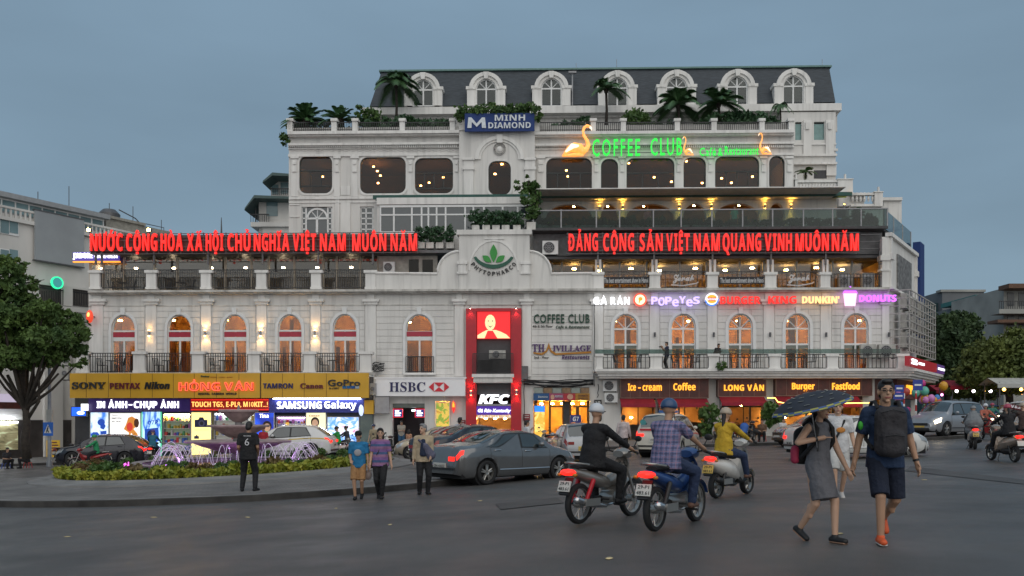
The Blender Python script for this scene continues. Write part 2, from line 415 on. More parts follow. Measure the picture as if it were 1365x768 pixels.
sheet('building_pavement', [(x, y+.2) for x, y in sl_]+[(30, 112), (-75, 112)], .142, PAVE)
sheet('lakeside_pavement', [(40, 44), (62, 43), (110, 110), (66, 110), (52, 72)], .142, PAVE)
PAINT = M('worn_road_paint', (.16,.155,.15), .8, col2=(.34,.33,.32), scale=4)
def decal(nm, pts, dz, mat, kind='structure'):
 bm = bmesh.new(); bm.faces.new([bm.verts.new((x, y, 0)) for x, y in pts]); bmesh.ops.triangulate(bm, faces=bm.faces)
 for k in range(4):
  es = [e for e in bm.edges if e.calc_length() > .8]
  if es: bmesh.ops.subdivide_edges(bm, edges=es, cuts=1); bmesh.ops.triangulate(bm, faces=bm.faces)
 for v in bm.verts: v.co.z = gz(v.co.x, v.co.y)+dz
 me = bpy.data.meshes.new(nm); bm.to_mesh(me); bm.free(); me.materials.append(mat)
 for p in me.polygons:
  if p.normal.z < 0: p.flip()
 struct(nm, me, mat, kind=kind)
PATCH = M('asphalt_patch', (.050,.047,.045), .6, col2=(.088,.083,.079), scale=1.2, bump=.5, bscale=80)
decal('road_patch', [G(*q) for q in ((660, 672), (742, 664), (752, 671), (668, 680))], .012, PATCH); decal('road_patch', [G(*q) for q in ((1215, 622), (1365, 640), (1365, 646), (1205, 628))], .012, PATCH)
LITTER = M('litter', (.55,.45,.25), .8, var=.3)
for k, (px, py) in enumerate([(1118, 712), (1232, 640), (735, 612), (448, 678), (520, 700), (90, 716), (330, 690), (640, 668), (205, 690), (812, 745)]):
 x, y = G(px, py); mb = MB(); s = .03+.02*random.random()
 mb.ell((0, 0, .008), (s*2, s, .008), 7, 4); mb.xform(Matrix.Rotation(random.random()*3, 4, 'Z'))
 o = struct('litter', mb, LITTER, 180, kind='stuff'); o.location = (x, y, hz(x, y))
# ------------------------------------------------------------------ the corner building
B = thing('corner_building', 'large white stucco corner building with terraces, arched windows and a slate mansard roof', 'building', frame=BF)
def ring(mb, outer, inner, v0, v1):
 n = len(outer)
 for i in range(n-1):
  mb.prism([outer[i], outer[i+1], inner[i+1], inner[i]], v0, v1)
def arch_hole(cu, hw, z0, zs, zt, n=14):
 us = [cu-hw*cos(pi*i/n) for i in range(n+1)]
 return us, [z0]*(n+1), [zs+(zt-zs)*sin(pi*i/n) for i in range(n+1)]
def rr_hole(u0, u1, z0, z1, r, n=5):
 us, b, t = [], [], []
 for i in range(n+1):
  a = pi/2*i/n; us.append(u0+r-r*cos(a)); b.append(z0+r-r*sin(a)); t.append(z1-r+r*sin(a))
 for i in range(n, -1, -1):
  a = pi/2*i/n; us.append(u1-r+r*cos(a)); b.append(z0+r-r*sin(a)); t.append(z1-r+r*sin(a))
 return us, b, t
def hole_wall(mb, u0, u1, z0, z1, holes, v0, v1):
 c = u0
 for us, zb, zt in sorted(holes, key=lambda h: h[0][0]):
  if us[0]-c > 1e-3: mb.box(c, us[0], v0, v1, z0, z1)
  for i in range(len(us)-1):
   if us[i+1]-us[i] < 1e-4: continue
   if z1-max(zt[i], zt[i+1]) > -1e-3: mb.prism([(us[i], zt[i]), (us[i+1], zt[i+1]), (us[i+1], z1), (us[i], z1)], v0, v1)
   if min(zb[i], zb[i+1])-z0 > 1e-3: mb.prism([(us[i], z0), (us[i+1], z0), (us[i+1], zb[i+1]), (us[i], zb[i])], v0, v1)
  c = us[-1]
 if u1-c > 1e-3: mb.box(c, u1, v0, v1, z0, z1)
def outline(h):
 us, zb, zt = h
 pts = list(zip(us, zt))
 lower = list(zip(us, zb))[::-1]
 out = pts+[p for p in lower if True]
 res = []
 for p in out:
  if not res or abs(p[0]-res[-1][0])+abs(p[1]-res[-1][1]) > 1e-4: res.append(p)
 if abs(res[0][0]-res[-1][0])+abs(res[0][1]-res[-1][1]) < 1e-4: res.pop()
 return res
def inset(pts, t):
 cx = sum(p[0] for p in pts)/len(pts); x0 = min(p[0] for p in pts); x1 = max(p[0] for p in pts); y0 = min(p[1] for p in pts); y1 = max(p[1] for p in pts)
 mx, my = (x0+x1)/2, (y0+y1)/2; kx = 1-2*t/(x1-x0); ky = 1-2*t/(y1-y0)
 return [(mx+(p[0]-mx)*kx, my+(p[1]-my)*ky) for p in pts]
def room(name, u0, u1, v0, v1, z0, z1, mat, lamps=(), lamp=None, lr=.12):
 mb = MB()
 P = lambda u, v, z: (u, v, z)
 mb.add([(u0,v0,z0),(u1,v0,z0),(u1,v1,z0),(u0,v1,z0),(u0,v0,z1),(u1,v0,z1),(u1,v1,z1),(u0,v1,z1)], [(0,1,2,3),(4,7,6,5),(3,2,6,7),(0,3,7,4),(1,5,6,2)])
 r = part(B, name, mb, mat, recalc=False)
 for (lu, lv, lz) in lamps:
  m = MB(); m.lathe([(0.001, .06), (lr*.8, .05), (lr, -.02), (0.001, -.05)], (lu, lv, lz), 8)
  part(r, 'lamp', m, lamp or LAMPW, 60)
 return r
def band(a0, a1, b0, b1, v0, v1, mb): return fbox(mb, a0, a1, b0, b1, v0, v1)
# ---- lower wall with the first-floor arches
W2L = [164.5, 239, 313, 386.5, 459.5]; W2C = [559]; W2R = [834, 911, 987, 1063, 1141]
uL, uR = U(118), U(1185); zt2 = Z(389); zb2 = Z(502)
def arch_of(px, hw, top, spring, bot, v=0):
 cu = U(px, v); return arch_hole(cu, hw*BY/FPX*(1-.001*px/50), Z(bot, v), Z(spring, v), Z(top, v))
holes = [arch_of(p, 16.2, 418, 437, 499) for p in W2L]+[arch_of(559, 18.5, 418.5, 439, 499)]+[arch_of(p, 16.5, 419, 436, 494) for p in W2R]
kf0, kf1 = U(635), U(682)
holes.append(([kf0, (kf0+kf1)/2, kf1], [zb2]*3, [Z(414)]*3))
mb = MB(); hole_wall(mb, uL, uR, zb2, zt2, holes, 0, .4)
part(B, 'lower_wall', mb, WALL)
PIL = [(122, 137), (194, 208), (268, 281), (342, 355), (414, 427), (487, 501), (606, 618), (696, 708), (790, 804), (866, 879), (943, 956), (1018, 1032), (1094, 1108), (1176, 1185)]
mb = MB()
wins = [(p, 20) for p in W2L]+[(559, 22.5)]+[(p, 20) for p in W2R]+[(658, 40)]
zc = zb2+.12; ch = .41
while zc+ch < Z(404):
 for i in range(len(PIL)-1):
  a, b = U(PIL[i][1])+.04, U(PIL[i+1][0])-.04
  cuts = [a, b]
  segs = [(a, b)]
  for p, h in wins:
   cu = U(p); hw = h*BY/FPX; ztop = Z(416.5); zsp = Z(437)
   if p == 658: w_ = hw
   elif zc+ch/2 > ztop+.12: continue
   elif zc+ch > zsp:
    t = max(0, 1-((zc+ch*.4-zsp)/(ztop-zsp+.25))**2); w_ = hw*sqrt(t)+.02
   else: w_ = hw
   ns = []
   for s0, s1 in segs:
    if cu+w_ < s0 or cu-w_ > s1: ns.append((s0, s1)); continue
    if cu-w_ > s0: ns.append((s0, cu-w_))
    if cu+w_ < s1: ns.append((cu+w_, s1))
   segs = ns
  for s0, s1 in segs:
   if s1-s0 > .1: mb.box(s0, s1, -.035, .01, zc+.025, zc+ch-.025)
 zc += ch
part(B, 'stone_course', mb, WALL)
for a, b in PIL:
 mb = MB(); fbox(mb, a, b, 406, 502, -.10, .02); fbox(mb, a-2, b+2, 402, 406, -.2, .02); fbox(mb, a-4, b+4, 398.5, 402, -.3, .02)
 fbox(mb, a+2, b-2, 390, 398.5, -.10, .02)
 part(B, 'pilaster', mb, TRIM)
mb = MB(); fbox(mb, 117, 1186, 385, 388, -.55, .5); fbox(mb, 118, 1186, 388, 390.5, -.36, .4); fbox(mb, 118, 1185.5, 405.6, 407, -.06, .02)
part(B, 'cornice', mb, STAIN)
def w2(px, hw, top, spring, bot, style):
 h = arch_of(px, hw, top, spring, bot); o = outline(h); k = BY/FPX; cu = U(px); hwm = hw*k
 mb = MB(); out = arch_hole(cu, hwm+.17, Z(bot), Z(spring), Z(top)+.17); oo = list(zip(out[0], out[2]))
 ins = list(zip(h[0], h[2])); oo = [(cu-hwm-.17, Z(bot))]+oo+[(cu+hwm+.17, Z(bot))]; ins = [(cu-hwm, Z(bot))]+ins+[(cu+hwm, Z(bot))]
 ring(mb, oo, ins, -.07, .02)
 mb.prism([(cu-.12, Z(top)-.02), (cu+.12, Z(top)-.02), (cu+.16, Z(top)+.42), (cu-.16, Z(top)+.42)], -.14, .0)
 n1 = inset(o, .075); ring(mb, o+[o[0]], n1+[n1[0]], .1, .2)
 zs_ = Z(spring+3); zb_ = Z(bot)
 mb.box(cu-hwm+.04, cu+hwm-.04, .09, .19, zs_-.05, zs_+.05); mb.box(cu-.055, cu+.055, .1, .19, zb_, zs_)
 w_ = part(B, 'window', mb, WHITEP)
 p = MB(); p.prism(n1, .145, .15); part(w_, 'pane', p, PANE)
 if style == 'red':
  r = MB(); r.box(cu-hwm+.06, cu+hwm-.06, .08, .135, Z(448), Z(441.5)); part(w_, 'red_band', r, REDBAND)
  m = MB(); m.box(cu-hwm+.05, cu+hwm-.05, .09, .18, Z(453.5), Z(448.3)); part(w_, 'transom_bar', m, WHITEP)
 else:
  m = MB()
  for a in (45, 90, 135):
   m.tube([(cu, .14, zs_), (cu+cos(R(a))*hwm*.97, .14, zs_+sin(R(a))*hwm*.97)], .035, 4)
  m.box(cu-hwm+.05, cu+hwm-.05, .09, .18, Z(461), Z(458.5)); part(w_, 'fan_muntin', m, WHITEP)
  m = MB(); m.box(cu-hwm+.08, cu+hwm-.08, .155, .16, Z(465.5), Z(460.5)); part(w_, 'film_band', m, M('pale_film', (.35,.5,.48), .3))
for p in W2L: w2(p, 16.2, 418, 437, 499, 'red')
w2(559, 18.5, 418.5, 439, 499, 'red')
for p in W2R: w2(p, 16.5, 419, 436, 494, 'fan')
def lampgrid(a0, a1, n, v, py): return [(U(a0+(a1-a0)*(i+.5)/n), v, Z(py)-.05) for i in range(n)]
room('interior', U(126), U(490), .42, 3.6, Z(499), Z(410), M('warm_hall', (.50,.27,.09), .8, var=.45, scale=1.1), lampgrid(126, 490, 10, 1.6, 421), LAMPW, .15)
room('interior', U(520), U(600), .42, 3.6, Z(499), Z(410), MATS['warm_hall'], lampgrid(520, 600, 2, 1.9, 424), LAMPW, .13)
room('interior', U(806), U(1176), .42, 4.2, Z(499), Z(410), MATS['warm_hall'], lampgrid(806, 1176, 11, 1.7, 424)+lampgrid(830, 1150, 8, 2.6, 455), LAMPW, .10)
rnd = random.Random(12); mb = MB()
for a0, a1 in ((126, 490), (522, 600), (806, 1176)):
 p = a0+6
 while p < a1-8:
  v_ = rnd.uniform(.9, 2.8); w_ = rnd.uniform(2.5, 9); z1 = Z(rnd.choice((425, 450, 462, 474)), v_); u = U(p, v_); mb.box(u, u+w_*.05, v_, v_+.15, Z(499)+.02, z1); p += rnd.uniform(9, 20)
hp = part(B, 'hall_screen', mb, M('hall_wood', (.06,.025,.012), .5, col2=(.16,.05,.03), scale=1)); hp['kind'] = 'stuff'
# ---- left balcony: slab, white piers, iron railings
def railing(a0, a1, b0, b1, v, step=3.2, mid=True, name='railing', mat=None, r=.018):
 u0, zt = F(a0, b0, v); u1, zb = F(a1, b1, v); mb = MB()
 mb.box(u0, u1, v-.025, v+.025, zt-.05, zt); mb.box(u0, u1, v-.02, v+.02, zb+.06, zb+.1)
 if mid: mb.box(u0, u1, v-.015, v+.015, zt-.24, zt-.21)
 n = max(2, int((u1-u0)/(step*BY/FPX)))
 for i in range(n+1):
  u = u0+(u1-u0)*i/n; mb.box(u-r, u+r, v-r, v+r, zb, zt-.03)
 return part(B, name, mb, mat or BLACK)
def pier(a0, a1, b0, b1, v, capk=2.2, d=.42):
 mb = MB(); fbox(mb, a0, a1, b0+3.4, b1, v-d/2, v+d/2); fbox(mb, a0-capk, a1+capk, b0, b0+3.6, v-d/2-.09, v+d/2+.09); fbox(mb, a0-1, a1+1, b1-3, b1, v-d/2-.045, v+d/2+.045)
 return part(B, 'pier', mb, TRIM)
mb = MB(); fbox(mb, 98, 497, 496.5, 500, -1.45, .05); part(B, 'balcony_slab', mb, STAIN)
LP = [109, 185, 263, 338, 412, 487]
for i, p in enumerate(LP): pier(p-7.5, p+7.5, 468.5, 497, -1.1)
for i in range(5):
 railing(LP[i]+8, LP[i+1]-8, 470.5, 496.8, -1.1)
railing(541, 578, 475, 497, -.18, 2.6, mid=False)
mb = MB(); fbox(mb, 538, 581, 496.8, 499.5, -.32, .02); part(B, 'window_sill', mb, TRIM)
# ---- canopy and balcony on the other wing, following the chamfered corner
CHL = sqrt(4.9**2+7.3**2); CHA = atan2(7.3, 4.9)
CFm = Matrix.Translation((uR, 0, 0)) @ Matrix.Rotation(CHA, 4, 'Z')      # corner face, in building coordinates
def CF(x, y): q = CFm @ Vector((x, y, 0)); return (q.x, q.y)
def wrap_plan(a0, d, inner, far=CHL):     # plan strip d in front of the wall, from pixel a0 round the corner
 h = CHA/2
 c0 = (uR+math.tan(h)*d*1.0, -d)
 return [(U(a0, -d), -d), c0, CF(far, -d), CF(far, inner), (uR-math.tan(h)*inner if inner > 0 else uR, inner), (U(a0, -d), inner)]
mb = MB()
mb.plate(wrap_plan(793, 1.75, .02), Z(495.4, -1.7), Z(492, -1.7)); mb.plate(wrap_plan(795, 1.6, .02), Z(498, -1.6), Z(495.4, -1.6)); mb.plate(wrap_plan(797, 1.45, .02), Z(501.5, -1.5), Z(498, -1.6)); mb.plate(wrap_plan(799, 1.25, .02), Z(504.5, -1.3), Z(501.5, -1.5))
part(B, 'canopy_slab', mb, TRIM)
RP = [(795, 803), (867, 882), (945, 958), (1026, 1040), (1103, 1117), (1197, 1211)]
for a, b in RP: pier(a, b, 471.5, 493, -1.4, 1.5, .36)
for i in range(5): railing(RP[i][1]+1, RP[i+1][0]-1, 472, 492.5, -1.4, 5.2)
mb = MB(); fbox(mb, 793, 1200, 465.5, 471.4, -1.53, -1.52)
gl = part(B, 'glass_rail', mb, RAILGL)
# ---- corner wall with relief panel
z_top = Z(304)
mb = MB(); mb.plate([(uR, .0), CF(CHL, 0), CF(CHL, .4), CF(-.1, .4)], zb2, Z(318)); part(B, 'corner_wall', mb, WALL)
mb = MB()
mb.plate([CF(-.25, -.3), CF(CHL+.3, -.3), CF(CHL+.3, .2), CF(-.25, .2)], Z(388), Z(385)); mb.plate([CF(-.1, -.2), CF(CHL+.2, -.2), CF(CHL+.2, .2), CF(-.1, .2)], Z(318), Z(313))
for x in (.15, CHL-.55): mb.plate([CF(x, -.12), CF(x+.4, -.12), CF(x+.4, .02), CF(x, .02)], Z(385), Z(318)); mb.plate([CF(x-.12, -.22), CF(x+.52, -.22), CF(x+.52, .02), CF(x-.12, .02)], Z(348), Z(340))
part(B, 'corner_trim', mb, TRIM)
RELIEF = M('relief_stone', (.06,.06,.062), .8, col2=(.26,.26,.26), scale=3.5, bump=1, bscale=7)
mb = MB(); mb.plate([CF(2.2, -.1), CF(6.6, -.1), CF(6.6, .02), CF(2.2, .02)], Z(384.5), Z(334)); part(B, 'relief_panel', mb, RELIEF)
BFC = BF @ CFm
uB, vB = CF(CHL, 0)
mb = MB(); mb.box(uL, uL+.3, .4, 16, -2, zt2); mb.box(uL, uR-8, 15.7, 16, -2, zt2); mb.plate([(uB, vB), (uB, 16), (uB-.4, 16), (uB-.4, vB)], -2, Z(318)); part(B, 'side_wall', mb, WALL)
mb = MB(); mb.plate([(uL+.02, .45), (uR-.3, .45), (uB-.5, vB), (uB-.5, 15.6), (uL+.02, 15.6)], zt2-.25, zt2+.03); part(B, 'terrace_floor', mb, CONC)
# ---- second floor: terraces behind iron railings
tb, tt = Z(386), Z(340)
LP3 = [126, 201, 274, 348, 421, 493.5]
for p in LP3: pier(p-6.5, p+6.5, 360, 385.5, .05, 2.4, .4)
for i in range(5): railing(LP3[i]+7, LP3[i+1]-7, 359.5, 385, .05, 2.4)
mb = MB()      # glazed enclosure on the terrace
for p in (120, 137, 165, 206, 236, 280, 300, 335, 358, 392, 431, 449, 480, 504): fbox(mb, p-1.3, p+1.3, 336, 385.5, 1.5, 1.6)
fbox(mb, 120, 504, 336, 339, 1.48, 1.62)
enc = part(B, 'terrace_enclosure', mb, M('beige_frame', (.42,.37,.28), .5, var=.2))
mb = MB(); fbox(mb, 121, 504, 339, 385.5, 1.54, 1.55); part(enc, 'pane', mb, PANE_T)
room('interior', U(122, 1.6), U(504, 1.6), 1.65, 7.5, tb+.04, Z(337, 1.6), M('curtain_interior', (.19,.155,.115), .85, col2=(.34,.29,.23), scale=1.3, stretch=(4, 1, .2)), [(U(p, 3), 2.6, Z(346)) for p in (140, 185, 235, 285, 330, 380, 425, 470)], M('terrace_lamp', (.5,.5,.4), .4, emit=(1, .82, .6), es=110), .12)
mb = MB(); u0 = U(119, .2); mb.plate([(u0, .5), (U(606, .5), .5), (U(606, .5), 14), (u0, 14)], Z(336.5, .5), Z(333, .5)); part(B, 'terrace_roof', mb, STEEL)
mb = MB(); mb.box(u0, u0+.25, 2, 14, zt2, Z(333, .5)); part(B, 'side_wall', mb, WALL)
mb = MB(); fbox(mb, 505, 583, 341, 365, 1.3, 1.4); part(B, 'service_wall', mb, M('pale_service_wall', (.4,.38,.34), .8, var=.2))
mb = MB()
for a, b in ((545, 558), (563, 577)): fbox(mb, a, b, 346, 364, 1.24, 1.29)
part(B, 'service_window', mb, PANE_D)
RP3 = [(791, 804), (866, 880), (943, 957), (1020, 1035), (1094, 1107)]
for a, b in RP3: pier(a, b, 362.5, 385.5, .05, 1.7, .4)
for i in range(4): railing(RP3[i][1]+1, RP3[i+1][0]-1, 362, 385, .08, 6)
railing(1108, 1177, 365, 385, .08, 4)
mb = MB(); fbox(mb, 1176, 1185.5, 318, 386, -.02, .4); fbox(mb, 1174, 1187, 340, 347, -.1, .42); fbox(mb, 1174, 1187, 358, 361, -.08, .42); part(B, 'corner_pier', mb, WALL)
mb = MB()
for p in (736, 749, 775, 803, 826, 862, 906, 942, 986, 1018, 1062, 1094, 1110, 1136, 1172): fbox(mb, p-1.2, p+1.2, 345, 385.5, 1.5, 1.6)
fbox(mb, 736, 1174, 343.5, 346.5, 1.48, 1.62)
enc = part(B, 'terrace_enclosure', mb, M('grey_frame', (.3,.29,.27), .5, var=.2))
mb = MB(); fbox(mb, 737, 1173, 346.5, 385.5, 1.54, 1.55); part(enc, 'pane', mb, PANE)
room('interior', U(730, 1.6), U(1174, 1.6), 1.65, 6.5, tb+.04, Z(344, 1.6), M('amber_interior', (.42,.27,.09), .8, var=.25, scale=1.2), [(U(p, 3), 2.5+.8*(i % 2), Z(350)) for i, p in enumerate((765, 800, 840, 880, 925, 968, 1000, 1050, 1085, 1125))], LAMPW, .15)
mb = MB()
for p in (795, 800, 870, 875, 947, 953, 1024, 1030, 1098, 1103): fbox(mb, p-1.5, p+1.5, 346, 363, .35, .5)
part(B, 'slim_post', mb, TRIM)
mb = MB(); mb.plate([(U(710, .1), .1), (U(1184, .1), .1), CF(.3, .4), CF(CHL-.2, .4), (U(1180, 10), 12), (U(710, .1), 12)], Z(307), Z(303.5)); mb.plate([(U(711, .3), .5), (U(1182, .5), .5), (U(1180, 10), 12), (U(711, .1), 12)], Z(344), Z(340.5))
part(B, 'terrace_slab', mb, M('dark_slab', (.07,.07,.072), .8, var=.2))
mb = MB(); fbox(mb, 711, 1176, 308, 340, 1.2, 1.3); part(B, 'parapet_wall', mb, M('grey_parapet', (.21,.21,.215), .85, var=.2))
# ---- centre gable with its curved shoulders
mb = MB(); fbox(mb, 612, 706, 312, 387, -.30, .3); fbox(mb, 609, 709, 306, 312.5, -.42, .4)
def shoulder(pa, pb):                # quarter-round shoulder sweeping from the gable down to the parapet
 pts = []
 for i in range(9):
  t = pi/2*i/8; px = pa+(pb-pa)*sin(t) if True else 0; py = 335+(365-335)*(1-cos(t))
  pts.append(F(px, py, -.12))
 return pts
s1 = shoulder(612, 583); s2 = shoulder(706, 735)
mb.prism(s1+[F(583, 387, -.12), F(612, 387, -.12)], -.12, .25); mb.prism(s2+[F(735, 387, -.12), F(706, 387, -.12)], -.12, .25)
fbox(mb, 487, 583, 365, 387, -.12, .22); fbox(mb, 735, 805, 365, 387, -.12, .22)
part(B, 'gable', mb, WALL)
mb = MB()
mb.tube([(a, -.13, b) for a, b in s1]+[(F(500, 364.5, -.12)[0], -.13, F(500, 364.5)[1])], .085, 6); mb.tube([(a, -.13, b) for a, b in s2]+[(F(803, 364.5, -.12)[0], -.13, F(803, 364.5)[1])], .085, 6)
for i in range(10):
 t0, t1 = pi*i/10, pi*(i+1)/10; P = lambda t, r: F(658-r*cos(t), 361-r*1.25*sin(t), -.3)
 mb.prism([P(t0, 34), P(t1, 34), P(t1, 31.5), P(t0, 31.5)], -.34, -.28)
for a in (609, 694): fbox(mb, a, a+14, 348, 352, -.42, -.28); fbox(mb, a+2, a+12, 352, 362, -.37, -.28); fbox(mb, a, a+14, 362, 365, -.4, -.28)
fbox(mb, 646, 672, 317, 319, -.36, -.28)
part(B, 'gable_trim', mb, TRIM)
# ------------------------------------------------------------------ upper storeys
VT = 3.5
def rrh(a0, a1, b0, b1, v, r=None):
 u0, z1 = F(a0, b0, v); u1, z0 = F(a1, b1, v); r = r or .5
 return rr_hole(u0, u1, z0, z1, min(r, (u1-u0)/2-.01))
WL5 = [(399, 443, 208, 258), (480, 541, 210, 258), (553, 604, 211, 258)]
WC5 = [(651, 681, 215, 260)]
WR5 = [(728, 789, 211, 260), (801, 824, 212, 259), (835, 899, 211, 259), (911, 941, 210, 258), (953, 1012, 209, 257), (1025, 1046, 208, 256)]
zr = Z(335, VT)
def gallery_holes():
 hs = []
 for (a0, a1, b0, b1) in WR5:
  u0 = U(a0, VT); u1 = U(a1, VT); zs = Z(290, VT); ztp = Z(273, VT)
  hs.append(arch_hole((u0+u1)/2, (u1-u0)/2, Z(304, VT), zs, ztp))
 return hs
mb = MB()
hole_wall(mb, U(385, VT), U(612, VT), Z(270, VT), Z(168, VT), [rrh(*w, VT) for w in WL5], VT, VT+.4)
lw = [([U(402, VT), U(443, VT)], [Z(312, VT)]*2, [Z(274, VT)]*2), ([U(480, VT), U(498, VT)], [Z(312, VT)]*2, [Z(274, VT)]*2)]
hole_wall(mb, U(385, VT), U(612, VT), zr, Z(270, VT), lw, VT, VT+.4)
part(B, 'tower_wall', mb, WALL)
mb = MB(); hole_wall(mb, U(706, VT), U(1058, VT), Z(262, VT), Z(168, VT), [rrh(*w, VT) for w in WR5], VT, VT+.4)
hole_wall(mb, U(706, VT), U(1115, VT), Z(308, VT), Z(262, VT), gallery_holes(), VT, VT+.4); part(B, 'tower_wall', mb, WALL)
VC = 3.0
mb = MB(); hole_wall(mb, U(612, VC), U(713, VC), Z(340, VC), Z(172, VC), [rrh(*w, VC) for w in WC5], VC, VC+.4); mb.box(U(612, VC), U(612, VC)+.3, VC+.4, VT+.4, Z(340, VC), Z(172, VC)); mb.box(U(713, VC)-.3, U(713, VC), VC+.4, VT+.4, Z(340, VC), Z(172, VC))
part(B, 'centre_bay_wall', mb, WALL)
mb = MB()
for i in range(14):                  # arched moulding over the centre bay
 P = lambda t, r: F(666-r*cos(t), 213-r*.95*sin(t), VC)
 t0, t1 = pi*i/14, pi*(i+1)/14; mb.prism([P(t0, 33), P(t1, 33), P(t1, 28), P(t0, 28)], VC-.16, VC); mb.prism([P(t0, 28), P(t1, 28), P(t1, 25), P(t0, 25)], VC-.08, VC)
fbox(mb, 662, 670, 179, 190, VC-.24, VC); mb.lathe([(.42, -.1), (.42, 0), (.28, 0), (.28, -.1)], (U(666, VC), VC, Z(199, VC)), 14, 'y')
mb.ell((U(666, VC), VC-.03, Z(199, VC)), (.2, .1, .2))
for a in (618, 700): fbox(mb, a, a+13, 226, 262, VC-.12, VC); fbox(mb, a-1.5, a+14.5, 222, 226, VC-.2, VC); fbox(mb, a, a+13, 213, 222, VC-.12, VC); fbox(mb, a-1.5, a+14.5, 210, 213, VC-.22, VC)
part(B, 'bay_moulding', mb, TRIM)
mb = MB()
PT = [(388, 397), (445, 453), (468, 477), (543, 551), (605, 612), (716, 726), (791, 799), (825.5, 833.5), (901, 909), (943, 951), (1014, 1022), (1048, 1057)]
for a, b in PT:
 fbox(mb, a, b, 210, 262, VT-.07, VT); fbox(mb, a-1, b+1, 208, 211, VT-.18, VT); fbox(mb, a+1.5, b-1.5, 213, 229, VT-.16, VT); fbox(mb, a+2.5, b-2.5, 216, 219, VT-.22, VT)
for a0, a1 in ((385, 612), (713, 1059)):
 fbox(mb, a0-1, a1, 205, 208, VT-.12, VT); fbox(mb, a0, a1, 262, 265, VT-.1, VT); fbox(mb, a0, a1, 268, 270, VT-.06, VT)
for b in (272, 288, 310): fbox(mb, 386, 399, b, b+1.5, VT-.05, VT)
fbox(mb, 454, 467, 270, 311, VT-.06, VT); fbox(mb, 454, 467, 248, 260, VT-.05, VT); fbox(mb, 447, 452, 262, 330, VT-.05, VT)
part(B, 'pilaster', mb, TRIM)
for a0, a1 in ((384, 612), (713, 1059)):
 mb = MB(); fbox(mb, a0-1, a1, 174, 178, VT-.55, VT+.4); fbox(mb, a0, a1, 178, 181, VT-.38, VT); fbox(mb, a0, a1, 190, 193, VT-.30, VT); fbox(mb, a0, a1, 196.5, 198, VT-.12, VT)
 n = int((a1-a0)/2.6)
 for i in range(n): fbox(mb, a0+2.6*i, a0+2.6*i+1.4, 193, 196.4, VT-.22, VT)
 part(B, 'cornice', mb, TRIM)
mb = MB()
for i in range(24): a = 388+i*9.2; P = lambda dx, dy: F(a+dx, 201.3+dy, VT); mb.prism([P(0, 0), P(4.6, -2.6), P(9.2, 0), P(8, .6), P(4.6, -1.6), P(1.2, .6)], VT-.05, VT)
part(B, 'swag_trim', mb, TRIM)
WIN5F = M('dark_window_frame', (.015,.02,.02), .4)
def w5(w, v, style):
 h = rrh(*w, v); o = outline(h); n1 = inset(o, .05); mb = MB(); ring(mb, o+[o[0]], n1+[n1[0]], v+.1, v+.2)
 oo = inset(o, -.12)
 wn = part(B, 'window', mb, WIN5F)
 t = MB(); ring(t, oo+[oo[0]], o+[o[0]], v-.05, v+.02); part(wn, 'surround', t, TRIM)
 p = MB(); p.prism(n1, v+.14, v+.15); part(wn, 'pane', p, PANE_D)
 if style:
  m = MB(); a0, a1, b0, b1 = w
  fbox(m, a0+.5, a1-.5, b0+19, b0+20.5, v+.11, v+.17); fbox(m, a0+.5, a1-.5, b0+39.5, b0+41, v+.11, v+.17)
  for k in range(1, style+1): x = a0+(a1-a0)*k/(style+1); fbox(m, x-.6, x+.6, b0+20, b0+40, v+.11, v+.17)
  part(wn, 'muntin', m, WIN5F)
for w, s in zip(WL5, (2, 0, 3)): w5(w, VT, s)
w5(WC5[0], VC, 0)
for w, s in zip(WR5, (3, 0, 2, 0, 3, 0)): w5(w, VT, s)
def chand(a, b, v): return (U(a, v), v, Z(b, v))
room('interior', U(387, VT), U(612, VT), VT+.42, VT+5, Z(262, VT), Z(206, VT), M('dusky_interior', (.20,.13,.08), .8, var=.45, scale=.7), [chand(498, 221, 5), chand(503, 227, 5.4), chand(507, 233, 5.8), chand(504, 243, 5), chand(561, 247, 5), chand(572, 243, 6), chand(430, 234, 5.4), chand(591, 236, 5)], LAMPO, .08)
room('interior', U(640, VC), U(694, VC), VC+.42, VC+5, Z(262, VC), Z(206, VC), M('dusky_interior', None) if 0 else MATS['dusky_interior'], [chand(660, 232, 5), chand(669, 219, 5)], LAMPO, .1)
room('interior', U(716, VT), U(1056, VT), VT+.42, VT+5, Z(262, VT), Z(206, VT), MATS['dusky_interior'], [chand(755, 228, 5), chand(757, 236, 5), chand(838, 219, 5.2), chand(895, 244, 5), chand(915, 217, 5), chand(936, 246, 5), chand(1010, 216, 4.4), chand(1003, 238, 5.5), chand(962, 240, 5), chand(975, 246, 5), chand(872, 238, 6)], LAMPO, .085)
room('interior', U(708, VT), U(1114, VT), VT+.42, VT+4, Z(306, VT), Z(263, VT), M('gallery_hall', (.30,.19,.09), .8, var=.4, scale=1), [(U(p, 5), 5, Z(276, 5)) for p in (765, 810, 858, 925, 985, 1025)], LAMPO, .07)
mb = MB(); fbox(mb, 497, 1136, 258, 263, 2.2, 2.35); mb.box(U(497, 2.2), U(1136, 2.2), 2.35, VT, Z(260, 2.2), Z(258.5, 2.2)); part(B, 'green_awning', mb, GREEN_AWN)
mb = MB(); mb.box(U(712, .2), U(1130, .2), .5, VT, Z(262.5, 2.3)+.01, Z(261.5, 2.3)+.02)
part(B, 'gallery_ceiling', mb, TRIM)
mb = MB()
gp = [711, 748, 795, 826, 871, 908, 949, 990, 1030, 1071, 1110, 1148, 1183]
for p in gp: fbox(mb, p-.8, p+.8, 279, 305, .28, .34)
fbox(mb, 710, 1184, 278.6, 280, .26, .36)
q0, q1 = CF(.2, .35), CF(CHL-.1, .35)
z0_, z1_ = Z(305), Z(279)
